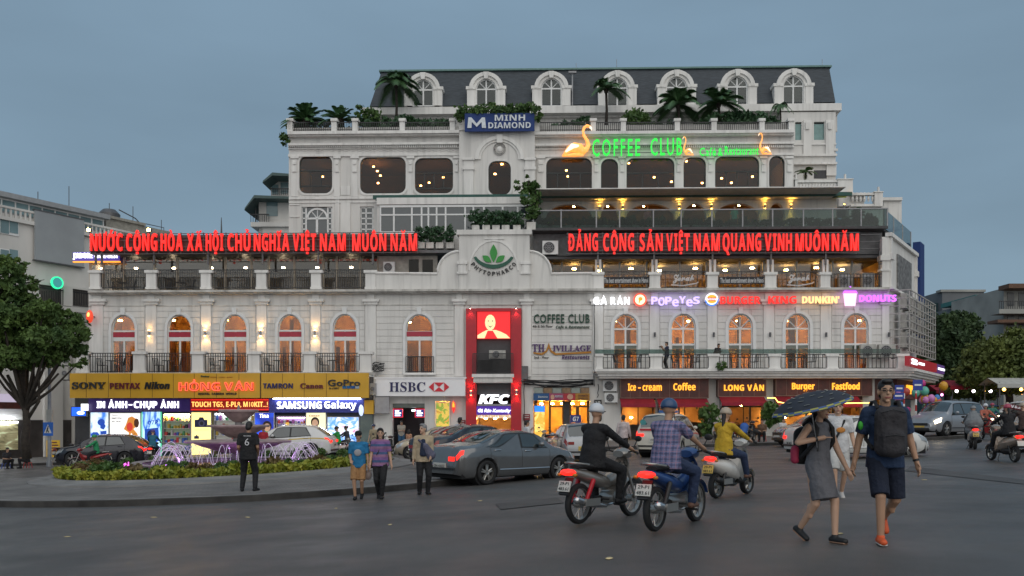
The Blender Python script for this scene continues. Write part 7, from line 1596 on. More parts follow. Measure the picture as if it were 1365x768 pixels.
CARS = {
 'sedan': dict(L=4.54, W=1.76, wr=.32, ax=(.92, 3.62), top=[(0,.62),(.03,.82),(.10,1.0),(.55,1.07),(.85,1.12),(1.6,1.40),(2.2,1.45),(2.75,1.40),(3.45,1.05),(3.6,1.0),(4.1,.88),(4.42,.74),(4.54,.6)], belt=[(0,.60),(.03,.78),(.12,.93),(.8,.98),(2.4,.93),(3.4,.90),(4.0,.82),(4.4,.68),(4.54,.58)],
   side=[(1.05,1.62,1.28,2.15),(2.2,2.22,3.12,2.72)], quarter=(.86,1.50,1.00,1.55), front=(2.83,3.42), rear=(.88,1.55), plan=[(0,.62),(.06,.74),(.3,.83),(.9,.875),(2.2,.88),(3.6,.87),(4.1,.82),(4.4,.70),(4.54,.55)], tl=(.03,.20,2.95,3.85), hl=(4.05,4.42,2.7,3.9)),
 'mpv': dict(L=4.58, W=1.77, wr=.33, ax=(.88, 3.66), top=[(0,.75),(.03,1.0),(.10,1.2),(.30,1.62),(.6,1.72),(2,1.76),(2.75,1.70),(3.5,1.18),(3.65,1.1),(4.2,.98),(4.48,.8),(4.58,.62)], belt=[(0,.73),(.04,.95),(.14,1.05),(2.5,1.0),(3.5,.98),(4.1,.88),(4.48,.72),(4.58,.58)],
   side=[(.30,.46,1.05,1.05),(1.12,1.12,2.12,2.12),(2.2,2.2,3.2,2.75)], quarter=None, front=(2.8,3.45), rear=(.09,.34), plan=[(0,.74),(.05,.81),(.25,.86),(.9,.885),(3.6,.88),(4.15,.84),(4.45,.72),(4.58,.56)], tl=(.02,.13,2.4,3.9), hl=(4.05,4.46,2.7,3.9)),
 'hatch': dict(L=3.75, W=1.62, wr=.29, ax=(.60, 3.0), top=[(0,.70),(.03,.88),(.10,1.02),(.42,1.42),(.8,1.50),(1.5,1.50),(2.0,1.44),(2.72,1.02),(2.9,.97),(3.4,.86),(3.66,.7),(3.75,.56)], belt=[(0,.68),(.04,.84),(.16,.93),(1.8,.92),(2.7,.90),(3.3,.80),(3.66,.64),(3.75,.54)],
   side=[(.5,.72,1.3,1.3),(1.38,1.38,2.35,2.0)], quarter=None, front=(2.05,2.66), rear=(.10,.45), plan=[(0,.66),(.05,.74),(.25,.79),(.8,.81),(2.9,.80),(3.35,.75),(3.65,.63),(3.75,.48)], tl=(.02,.16,2.9,4.0), hl=(3.3,3.64,2.7,3.9)),
 'suv': dict(L=4.78, W=1.88, wr=.37, ax=(.95, 3.72), top=[(0,.8),(.04,1.0),(.12,1.12),(.75,1.56),(1.2,1.66),(2.2,1.69),(2.7,1.63),(3.5,1.17),(3.65,1.1),(4.3,1.0),(4.68,.8),(4.78,.6)], belt=[(0,.78),(.05,.96),(.16,1.06),(.8,1.12),(2.5,1.02),(3.5,1.0),(4.2,.9),(4.68,.7),(4.78,.55)],
   side=[(.98,1.28,1.95,1.95),(2.03,2.03,3.12,2.68)], quarter=None, front=(2.72,3.44), rear=(.16,.7), plan=[(0,.72),(.05,.8),(.3,.88),(.9,.93),(3.7,.93),(4.2,.89),(4.65,.74),(4.78,.56)], tl=(.02,.3,3.2,3.85), hl=(4.15,4.64,2.9,3.9)),
}
def car(kind, label, paint, mat4, cat='car', lit=True, head=False, plate=PLATEW, group='cars', stripe=None, name=None, rim=None):
 C = CARS[kind]; L_ = C['L']; top, belt, plan = curve(C['top']), curve(C['belt']), curve(C['plan']); wr = C['wr']
 t = thing(name or {'sedan': 'sedan_car', 'mpv': 'people_carrier', 'hatch': 'hatchback_car', 'suv': 'sport_utility_car'}[kind], label, cat, group, mat4); ox = L_/2
 def sec(x):
  h, zt_, zb = plan(x), top(x), belt(x); zs = .2+.1*max(0, 1-x/.3)+.06*max(0, 1-(L_-x)/.35); up = max(0, zt_-zb)
  cab = min(1, max(0, (up-.1)/.25)); za = 0
  for ax in C['ax']:
   d = abs(x-ax); ra = wr+.06
   if d < ra: za = max(za, wr+sqrt(ra*ra-d*d)*.98)
  e_in = .13*(1-cab)+.36*up*cab; ze = zb+up*(.62*(1-cab)+.86*cab)
  pts = [(h-.09, max(zs, za)), (h-.015, max(zs+.11, za+.015)), (h+.005, max(zs+(zb-zs)*.52, za+.03)), (h, max(zb-.12, za+.04)), (h-.045, zb), (h-e_in-.04, ze), ((h-e_in)*.62, zt_-.02*(1+cab)), (0, zt_)]
  return pts
 def S(x, v, off=0, side=1):
  p = sec(x); i = min(6, int(v)); f = v-i
  q = [p[max(0, i-1)], p[i], p[i+1], p[min(7, i+2)] if i+2 < 8 else (-p[6][0], p[6][1])]
  if i == 4: q0 = q; r = [(q[1][k]+(q[2][k]-q[1][k])*f+.012*sin(pi*f)*(1-k)) for k in (0, 1)]
  elif i < 4: r = [q[1][k]+(q[2][k]-q[1][k])*f for k in (0, 1)]
  else: r = [.5*((2*q[1][k])+(-q[0][k]+q[2][k])*f+(2*q[0][k]-5*q[1][k]+4*q[2][k]-q[3][k])*f*f+(-q[0][k]+3*q[1][k]-3*q[2][k]+q[3][k])*f**3) if i > 5 else q[1][k]+(q[2][k]-q[1][k])*f for k in (0, 1)]
  if i == 5: r = [q[1][k]+(q[2][k]-q[1][k])*f for k in (0, 1)]; r[1] += .018*sin(pi*f)
  if off:
   e = 1e-3; a = Vector((x+e, *S0(x+e, v)))-Vector((x-e, *S0(x-e, v))); b = Vector((x, *S0(x, min(7, v+.02))))-Vector((x, *S0(x, max(0, v-.02)))); n = a.cross(b)
   n = n.normalized() if n.length > 1e-9 else Vector((0, 1, 0))
   if n.y*1+n.z*.5 < 0: n = -n
   return Vector((x+n.x*off-ox, (r[0]+n.y*off)*side, r[1]+n.z*off))
  return Vector((x-ox, r[0]*side, r[1]))
 def S0(x, v): q = S(x, v); return (q.y, q.z)
 xs = sorted({0, .015, .03, .06, .1, .15, .2, .26, L_, L_-.02, L_-.05, L_-.1, L_-.16}|{i*L_/44 for i in range(1, 44)}|{a+s*(wr+.06)*k for a in C['ax'] for s in (-1, 1) for k in (.3, .6, .85, .97, 1.0, 1.03)})
 vv = [0, 1, 1.5, 2, 2.5, 3, 3.5, 4, 4.5, 5, 5.34, 5.67, 6, 6.34, 6.67, 7]
 mb = MB(); rows = []
 for x in xs: rows.append([S(x, v) for v in vv]+[S(x, v, 0, -1) for v in vv[-2::-1]])
 mb.grid(rows); n = len(rows[0]); k = len(rows)
 mb.f.append(tuple(range(n))); mb.m.append(0); mb.f.append(tuple(range((k-1)*n, k*n))[::-1]); mb.m.append(0)
 body = part(t, 'body', mb, paint, 38)
 mb = MB(); mb.box(.15-ox, L_-.2-ox, -C['W']/2+.14, C['W']/2-.14, .17, .5); part(t, 'underbody', mb, UNDER)
 def patch(nm, par, x0b, x0t, x1b, x1t, v0, v1, mat, off=.006, nx=8, nv=4, sides=(1, -1), one=False):
  mb = MB()
  for sd in sides:
   rows = []
   for i in range(nv+1):
    v = v0+(v1-v0)*i/nv; f = i/nv; a = x0b+(x0t-x0b)*f; b = x1b+(x1t-x1b)*f; rows.append([S(a+(b-a)*j/nx, v, off, sd) for j in range(nx+1)])
   if one and sd == sides[-1] or not one: pass
   mb.grid(rows)
   if not one: part(t, nm, mb, mat, 180, recalc=False); mb = MB()
  if one: return part(t, nm, mb, mat, 180, recalc=False)
 fr_ = []
 for a in C['side']:
  patch('window_frame', t, a[0]-.05, a[1]-.05, a[2]+.06, a[3]+.05, 4.02, 4.95, TRIMB, .004); patch('side_window', t, a[0], a[1], a[2], a[3], 4.09, 4.88, CARGL, .009)
 if C['quarter']: q = C['quarter']; patch('side_window', t, q[0], q[1], q[2], q[3], 4.12, 4.85, CARGL, .008)
 f0, f1 = C['front']; patch('windscreen', t, f0, f0, f1, f1, 5.12, 7, CARGL, .007, 8, 6, one=True)
 r0, r1 = C['rear']; patch('rear_window', t, r0, r0, r1, r1, 5.15, 7, CARGL, .007, 8, 6, one=True)
 a = C['tl']; patch('tail_light', t, a[0], a[0], a[1]*.8, a[1], a[2], a[3], TAIL if lit else TAIL_D, .008)
 a = C['hl']; patch('headlight', t, a[0]+.12, a[0], a[1], a[1], a[2], a[3], HEADL if head else LENS, .008)
 if stripe: patch('stripe', t, .05, .05, L_-.6, L_-.6, 3.0, 3.42, stripe, .005, 30, 2)
 def endbox(nm, x, y0, y1, z0, z1, mat, d=.02): mb = MB(); mb.box(x-d-ox, x+d-ox, y0, y1, z0, z1); return part(t, nm, mb, mat)
 hz = (C['belt'][1][1])
 for s in (1, -1):
  w_ = C['plan'][0][1]; y0, y1 = sorted((s*(w_-.02), s*(w_-.24))); endbox('tail_light', -.004, y0, y1, hz-.14, hz-.03, TAIL if lit else TAIL_D, .02)
  w_ = C['plan'][-1][1]; y0, y1 = sorted((s*(w_+.02), s*(w_-.2))); endbox('fog_light', L_-.01, y0, y1, .33, .42, LENS, .02)
 pl = endbox('number_plate', -.01, -.26, .26, hz-.36, hz-.20, plate, .02); mb = MB(); text_box(mb, '29A 418.52', -.22, .22, hz-.315, hz-.245, 0, .006); mb.xform(Matrix.Translation((-.03-ox, 0, 0)) @ Matrix.Rotation(-pi/2, 4, 'Z')); part(pl, 'lettering', mb, BLACKL)
 endbox('rear_bumper_strip', -.02, -C['plan'][0][1], C['plan'][0][1], .40, .46, TRIMB, .02)
 endbox('grille', L_+.0, -.42, .42, .50, .62, TRIMB, .02); endbox('lower_grille', L_+.0, -.5, .5, .26, .38, TRIMB, .015); endbox('number_plate', L_+.02, -.25, .25, .40, .49, plate, .015)
 for ax in C['ax']:
  for s in (1, -1):
   y = s*(C['W']/2-.115); mb = MB(); mb.lathe([(wr*.7, -.1), (wr*.9, -.105), (wr, -.075), (wr, .075), (wr*.9, .105), (wr*.7, .1), (wr*.7, -.1)], (ax-ox, y, wr), 26, 'y')
   w_ = part(t, 'wheel', mb, RUBBER, 40); mb = MB(); yo = y+s*.075
   mb.lathe([(wr*.71, -.09), (wr*.735, 0), (wr*.68, .012), (wr*.66, -.06)] if s > 0 else [(wr*.71, .09), (wr*.735, 0), (wr*.68, -.012), (wr*.66, .06)], (ax-ox, yo, wr), 24, 'y')
   for k in range(5):
    for d in (-.16, .16): an = 2*pi*k/5+d; c = Vector((ax-ox, yo-s*.01, wr)); mb.tube([c+Vector((sin(an+d*.3)*wr*.12, 0, cos(an+d*.3)*wr*.12)), c+Vector((sin(an)*wr*.62, -s*.005, cos(an)*wr*.7))], [.028, .02], 5)
   mb.lathe([(.001, s*.02), (wr*.16, s*.015), (wr*.18, -.02)], (ax-ox, yo, wr), 12, 'y'); part(w_, 'rim', mb, rim or ALLOY, 50)
   mb = MB(); mb.lathe([(.001, 0), (wr*.68, 0)], (ax-ox, yo-s*.07, wr), 16, 'y'); part(w_, 'brake_disc', mb, UNDER)
   mb = MB(); mb.lathe([(.001, 0), (wr+.07, 0), (wr+.07, -s*.3), (.001, -s*.3)], (ax-ox, s*(C['W']/2-.10), wr), 20, 'y'); part(t, 'wheel_arch', mb, UNDER)
 sw = C['side']; xm = (sw[-1][2]-.28)
 for s in (1, -1):
  q = S(xm, 4.15, .1, s); mb = MB(); mb.ell(q+Vector((0, s*.02, .03)), (.08, .1, .075), 10, 7); part(t, 'mirror', mb, paint, 180)
  for xx in (sw[-1][0]+.08, sw[-2][0]+.12):
   q = S(xx, 3.35, .02, s); mb = MB(); mb.cap(q, q+Vector((.2, 0, .005)), .02, .018, 6); part(t, 'door_handle', mb, CHROME if kind == 'sedan' else paint, 180)
  for xx in {sw[-1][0]-.04, sw[-1][2]+.1, sw[-2][0]-.02}:
   mb = MB(); mb.tube([S(xx, v, .001, s) for v in (1.05, 1.5, 2, 2.5, 3, 3.5, 3.95)], .006, 4); part(t, 'door_seam', mb, TRIMB)
  mb = MB(); mb.tube([S(x, 1.25, .004, s) for x in [C['ax'][0]+wr+.1+(C['ax'][1]-C['ax'][0]-2*wr-.2)*j/8 for j in range(9)]], .022, 5); part(t, 'side_moulding', mb, TRIMB if kind != 'sedan' else CHROME)
 mb = MB(); mb.cap((C['rear'][1]+.25-ox, 0, top(C['rear'][1]+.25)), (C['rear'][1]+.05-ox, 0, top(C['rear'][1]+.2)+.12), .012, .005, 5); part(t, 'aerial', mb, TRIMB)
 return t
GREYPAINT = M('metallic_grey', (.17,.172,.175), .16, metal=.6, var=.06, coat=1); BLACKPAINT = M('black_paint', (.012,.012,.02), .22, metal=.2, coat=.8, var=.1); SILVER = M('silver_paint', (.32,.33,.35), .3, metal=.5, coat=.6, var=.05); WHITEPAINT = M('white_car_paint', (.62,.62,.60), .3, coat=.6, var=.04); GOLDPAINT = M('champagne_paint', (.36,.31,.22), .3, metal=.4, coat=.6, var=.05); CREAMPAINT = M('cream_car_paint', (.58,.55,.48), .3, coat=.6, var=.04)
def at_px(px, py, deg, y=None):
 if y is None: x, y = G(px, py)
 else: x = (px-CX)*y/FPX
 return place(x, y, None, R(deg))
civic = car('sedan', 'dark grey sedan with lit tail lights pulled up beside the traffic island', GREYPAINT, place(-.22, 24.4, None, R(42))); done(civic)
done(car('suv', 'black sport utility car parked before the lit camera posters', BLACKPAINT, at_px(140, 0, 181, 46.4)))
taxi = car('mpv', 'white taxi people carrier with red stripes seen from behind near the ice cream board', CREAMPAINT, at_px(893, 0, 66, 36.2), 'taxi', stripe=M('taxi_red', (.45,.02,.03), .35));
mb = MB(); mb.box(-.35, -.05, -.4, .4, 1.76, 1.86); part(taxi, 'roof_sign', mb, M('roof_sign_blue', (.03,.12,.35), .4)); mb = MB(); mb.box(-2.31, -2.29, -.66, .66, 1.04, 1.12); part(taxi, 'stripe', mb, MATS['taxi_red']); mb = MB(); mb.lathe([(.001, 0), (.13, 0)], (0, 0, 0), 14, 'x'); mb.xform(Matrix.Translation((-2.20, .55, 1.36)) @ Matrix.Rotation(-.4, 4, 'Y')); part(taxi, 'round_sticker', mb, M('sticker_teal', (.1,.4,.42), .5)); done(taxi)
h2 = car('hatch', 'silver taxi hatchback with dark blue roof sign, nose away from us', SILVER, at_px(767, 0, 97, 33.6), 'taxi', lit=False, plate=PLATEY)
mb = MB(); mb.prism([(-.22, 1.5), (.22, 1.5), (.2, 1.8), (-.2, 1.8)], -.08, .08); mb.xform(Matrix.Rotation(pi/2, 4, 'Z')); sg = part(h2, 'roof_sign', mb, M('roof_sign_navy', (.01,.02,.16), .4)); mb = MB(); text_box(mb, boldit('G7'), -.12, .12, 1.56, 1.74, 0, .01); mb.xform(Matrix.Translation((-.085, 0, 0)) @ Matrix.Rotation(-pi/2, 4, 'Z')); part(sg, 'lettering', mb, WHITEP); done(h2)
done(car('hatch', 'champagne coloured small car facing the fountain, behind the old man', GOLDPAINT, at_px(580, 0, 184, 40.5), lit=False))
done(car('sedan', 'black saloon tucked behind the grey sedan', BLACKPAINT, at_px(628, 0, 44, 30.5), lit=False))
wt = car('suv', 'white taxi with yellow stripe behind the fountain jets', WHITEPAINT, at_px(383, 0, 178, 43.5), 'taxi', lit=True, stripe=M('taxi_yellow', (.5,.33,.03), .4)); mb = MB(); mb.cap((0, -.15, 1.74), (0, .15, 1.74), .06, .06, 8); part(wt, 'roof_sign', mb, M('roof_sign_amber', (.5,.28,.02), .4, emit=(1,.6,.1), es=.6)); done(wt)
done(car('hatch', 'grey small car at the kerb under the burger awning', GREYPAINT, at_px(1086, 0, 190, 40.0), lit=False))
done(car('sedan', 'white saloon passing behind the walking couple', WHITEPAINT, at_px(1140, 0, 3, 29.5)))
done(car('mpv', 'silver people carrier with lit headlights coming round the corner', SILVER, at_px(1262, 0, 212, 43.5), lit=False, head=True, plate=PLATEY))
done(car('mpv', 'white van like car further up the side street', WHITEPAINT, at_px(1366, 0, 95, 47)))
# ------------------------------------------------------------------ motorbikes
def loft(mb, secs, n=12):        # secs: (x, z, half width, half height)
 rows = [[(x, ry*cos(2*pi*j/n), z+rz*sin(2*pi*j/n)) for j in range(n+1)] for x, z, ry, rz in secs]; mb.grid(rows); k = len(mb.v)
 mb.f.append(tuple(range(k-(n+1), k))); mb.m.append(0); mb.f.append(tuple(range(k-(n+1)*len(secs), k-(n+1)*(len(secs)-1)))[::-1]); mb.m.append(0); return mb
BKS = {}
def motorbike(label, paint, mat4, style='underbone', accent=None, cat='motorbike', group='motorbikes', lit=True, head=False, seatm=None, name=None, plate=PLATEW, detail=True):
 key = (style, paint.name, lit, head, accent.name if accent else '')
 if key in BKS: return dup(BKS[key], mat4, label)
 t = thing(name or ('scooter' if style == 'scooter' else 'motorbike'), label, cat, group, Matrix()); accent = accent or TRIMB; sc_ = style == 'scooter'
 wr = .235 if sc_ else .285; wb = .64; tw = .05 if sc_ else .04
 for x in (-wb, wb):
  mb = MB(); mb.lathe([(wr*.78, -tw), (wr*.93, -tw*1.05), (wr, -tw*.4), (wr, tw*.4), (wr*.93, tw*1.05), (wr*.78, tw), (wr*.78, -tw)], (x, 0, wr), 26, 'y'); w_ = part(t, 'wheel', mb, RUBBER, 40)
  mb = MB(); mb.lathe([(wr*.8, -.03), (wr*.8, .03), (wr*.74, .025), (wr*.74, -.025), (wr*.8, -.03)], (x, 0, wr), 24, 'y'); mb.lathe([(.001, -.055), (.06, -.05), (.06, .05), (.001, .055)], (x, 0, wr), 12, 'y')
  for k in range(12 if not sc_ else 6):
   a = 2*pi*k/(12 if not sc_ else 6); mb.tube([(x+.05*cos(a+.3), (.03 if k % 2 else -.03), wr+.05*sin(a+.3)), (x+wr*.76*cos(a), 0, wr+wr*.76*sin(a))], .006 if not sc_ else .018, 4)
  part(w_, 'rim', mb, ALLOY, 50)
 mb = MB()
 for s in (-1, 1): mb.tube([(wb, s*.075, wr), (wb-.13, s*.075, .58), (wb-.22, s*.05, .84)], .02, 7)
 part(t, 'front_fork', mb, ALLOY if not sc_ else TRIMB, 60)
 mb = MB(); rows = []
 for i in range(11): a = R(20)+R(150)*i/10; rows.append([(wb+(wr+.035)*cos(a), y, wr+(wr+.035)*sin(a)-abs(y)*.15) for y in (-.065, -.045, 0, .045, .065)])
 mb.grid(rows); part(t, 'front_mudguard', mb, paint, 180)
 mb = MB(); hx, hz = wb-.24, .98 if sc_ else .95
 mb.tube([(hx-.1, .34, hz+.02), (hx-.03, .22, hz+.05), (hx+.02, 0, hz+.0), (hx-.03, -.22, hz+.05), (hx-.1, -.34, hz+.02)], .013, 7); hb = part(t, 'handlebar', mb, TRIMB, 60)
 for s in (-1, 1):
  mb = MB(); mb.cap((hx-.1, s*.35, hz+.02), (hx-.045, s*.245, hz+.045), .019, .019, 8); part(hb, 'grip', mb, RUBBER, 180)
  mb = MB(); mb.tube([(hx-.02, s*.2, hz+.05), (hx, s*.27, hz+.2)], .008, 5); mb.ell((hx, s*.29, hz+.23), (.015, .065, .045), 10, 6); part(t, 'mirror', mb, TRIMB, 180)
 mb = MB(); loft(mb, [(hx-.1, hz+.0, .1, .05), (hx+.0, hz+.02, .15, .075), (hx+.1, hz-.0, .12, .07), (hx+.16, hz-.03, .05, .03)]); part(t, 'headlight_cowl', mb, paint, 50)
 mb = MB(); mb.ell((hx+.12, 0, hz-.015), (.05, .075, .05), 10, 7); part(t, 'headlight', mb, HEADL if head else LENS, 180)
 mb = MB(); rows = []
 for z, x, h in ((.30, wb-.36, .14), (.42, wb-.34, .19), (.56, wb-.26, .21), (.70, wb-.19, .19), (.82, wb-.15, .14), (.90, wb-.17, .08)): rows.append([(x-.16*abs(y)/h*(h/.2), y, z) for y in (-h, -h*.7, -h*.3, 0, h*.3, h*.7, h)])
 k0 = len(mb.v); mb.grid(rows); part(t, 'leg_shield', mb, paint, 180)
 if sc_:
  mb = MB(); loft(mb, [(-.02, .30, .15, .06), (.18, .28, .16, .05), (.36, .32, .15, .08), (.42, .5, .1, .12)]); part(t, 'footboard', mb, TRIMB, 50)
  mb = MB(); loft(mb, [(-.92, .66, .05, .03), (-.8, .62, .13, .09), (-.55, .56, .19, .16), (-.25, .52, .2, .19), (-.04, .46, .17, .18), (.04, .38, .14, .1)]); part(t, 'body', mb, paint, 50)
  mb = MB(); loft(mb, [(-.6, .30, .1, .07), (-.35, .32, .14, .12), (-.1, .3, .12, .1)]); part(t, 'engine', mb, TRIMB, 60)
 else:
  mb = MB(); loft(mb, [(-.02, .56, .07, .07), (.14, .58, .08, .09), (.3, .64, .07, .09), (.4, .74, .06, .09)]); part(t, 'frame_cover', mb, paint, 50)
  mb = MB(); loft(mb, [(-.88, .76, .035, .03), (-.74, .72, .09, .06), (-.5, .66, .125, .09), (-.25, .60, .14, .11), (-.05, .55, .12, .10), (.04, .53, .07, .06)]); part(t, 'body', mb, paint, 50)
  mb = MB(); mb.lathe([(.001, -.13), (.1, -.12), (.11, 0), (.1, .12), (.001, .13)], (.1, 0, .33), 14, 'y'); mb.cap((.14, 0, .36), (.34, 0, .40), .075, .06, 10); part(t, 'engine', mb, ALLOY, 40)
  mb = MB(); mb.cap((-.62, .1, .29), (.0, .1, .31), .045, .05, 8); part(t, 'chain_case', mb, TRIMB, 60)
  for s in (-1, 1): mb = MB(); mb.cap((.05, s*.12, .24), (.05, s*.27, .24), .018, .018, 6); mb.cap((-.28, s*.13, .34), (-.28, s*.25, .34), .016, .016, 6); part(t, 'foot_peg', mb, RUBBER, 60)
 mb = MB(); loft(mb, [(-.74, .80, .08, .03), (-.55, .81, .12, .045), (-.3, .79, .135, .05), (-.1, .76, .13, .05), (.04, .73, .08, .04)]); part(t, 'seat', mb, seatm or RUBBER, 50)
 mb = MB(); mb.tube([(-.55, .11, .83), (-.82, .1, .86), (-.88, 0, .87), (-.82, -.1, .86), (-.55, -.11, .83)], .014, 6); part(t, 'grab_rail', mb, ALLOY, 60)
 mb = MB(); loft(mb, [(-.99, .73, .045, .022), (-.93, .735, .10, .045), (-.84, .73, .11, .045)]); part(t, 'tail_light', mb, TAIL if lit else TAIL_D, 50)
 for s in (-1, 1): mb = MB(); mb.ell((-.9, s*.135, .7), (.04, .035, .025), 8, 6); part(t, 'indicator', mb, AMBERL, 180)
 mb = MB(); mb.add([(-.84, -.07, .66), (-.84, .07, .66), (-1.0, .08, .44), (-1.0, -.08, .44), (-.83, -.06, .64), (-.83, .06, .64), (-.97, .07, .42), (-.97, -.07, .42)], [(0, 1, 2, 3), (7, 6, 5, 4), (0, 3, 7, 4), (1, 5, 6, 2), (3, 2, 6, 7)]); part(t, 'rear_mudguard', mb, TRIMB)
 mb = MB(); mb.box(-.01, .01, -.1, .1, -.075, .075); mb.xform(Matrix.Translation((-.965, 0, .545)) @ Matrix.Rotation(.35, 4, 'Y')); pl = part(t, 'number_plate', mb, plate)
 if detail:
  mb = MB()
  text_box(mb, '29-P1', -.075, .075, .015, .06, 0, .004); text_box(mb, '483.61', -.085, .085, -.06, -.015, 0, .004); mb.xform(Matrix.Translation((-.965, 0, .545)) @ Matrix.Rotation(.35, 4, 'Y') @ Matrix.Translation((-.011, 0, 0)) @ Matrix.Rotation(-pi/2, 4, 'Z')); part(pl, 'lettering', mb, BLACKL)
 mb = MB(); mb.cap((-.2, -.14, .24), (-.5, -.16, .28), .035, .05, 9); mb.cap((-.5, -.16, .28), (-.9, -.17, .36), .055, .055, 10); mb.tube([(.15, -.08, .26), (-.2, -.14, .24)], .02, 6); ex = part(t, 'exhaust', mb, CHROME if not sc_ else TRIMB, 50); mb = MB(); mb.box(-.78, -.45, -.235, -.222, .27, .37); part(ex, 'heat_shield', mb, ALLOY)
 for s in (-1, 1): mb = MB(); mb.cap((-wb, s*.12, wr+.02), (-.48, s*.13, .6), .03, .035, 8); part(t, 'shock_absorber', mb, accent, 60)
 mb = MB(); mb.tube([(-.05, .12, .22), (-.12, .2, .06), (-.2, .22, .02)], .012, 5); part(t, 'side_stand', mb, TRIMB)
 done(t); t.matrix_world = mat4 @ t.matrix_world if False else mat4
 BKS[key] = t; return t
# ------------------------------------------------------------------ people (local x points forward, y to their left)
SK = [M('skin_light', (.52,.32,.22), .55, var=.06, scale=9), M('skin_tan', (.43,.25,.16), .55, var=.06, scale=9), M('skin_brown', (.33,.18,.11), .55, var=.06, scale=9)]
HAIRB = M('black_hair', (.010,.008,.008), .5, var=.3, scale=30); HAIRG = M('grey_hair', (.22,.22,.22), .6, var=.3, scale=30)
EYEM = M('dark_eye', (.012,.01,.01), .3); LIPM = M('lip', (.28,.08,.07), .5)
def cloth(name, col, **k):
 m = M(name, col, .85, var=k.pop('var', .14), scale=k.pop('scale', 7), bump=.9, bscale=k.pop('bscale', 9), **k)
 for q in m.node_tree.nodes:
  if q.type == 'BUMP': q.inputs['Distance'].default_value = .05
 return m
def remesh(mb, vox, smooth=3):
 me = mb.mesh('tmp', [], None); o = bpy.data.objects.new('tmp', me); COL.objects.link(o)
 m = o.modifiers.new('r', 'REMESH'); m.mode = 'VOXEL'; m.voxel_size = vox
 s = o.modifiers.new('s', 'SMOOTH'); s.factor = .5; s.iterations = smooth
 dg = bpy.context.evaluated_depsgraph_get(); r = bpy.data.meshes.new_from_object(o.evaluated_get(dg)); bpy.data.objects.remove(o); bpy.data.meshes.remove(me)
 r.polygons.foreach_set('use_smooth', [True]*len(r.polygons)); r.materials.clear(); return r
def ik(a, b, l1, l2, pole):
 d = b-a; D = d.length
 if D > (l1+l2)*.995: b = a+d*((l1+l2)*.995/D); d = b-a; D = d.length
 x = (l1*l1-l2*l2+D*D)/(2*D); h = sqrt(max(0, l1*l1-x*x)); u = d/D; p = Vector(pole); p = p-u*p.dot(u)
 p = p.normalized() if p.length > 1e-4 else u.orthogonal().normalized()
 return a+u*x+p*h, b
V3 = Vector
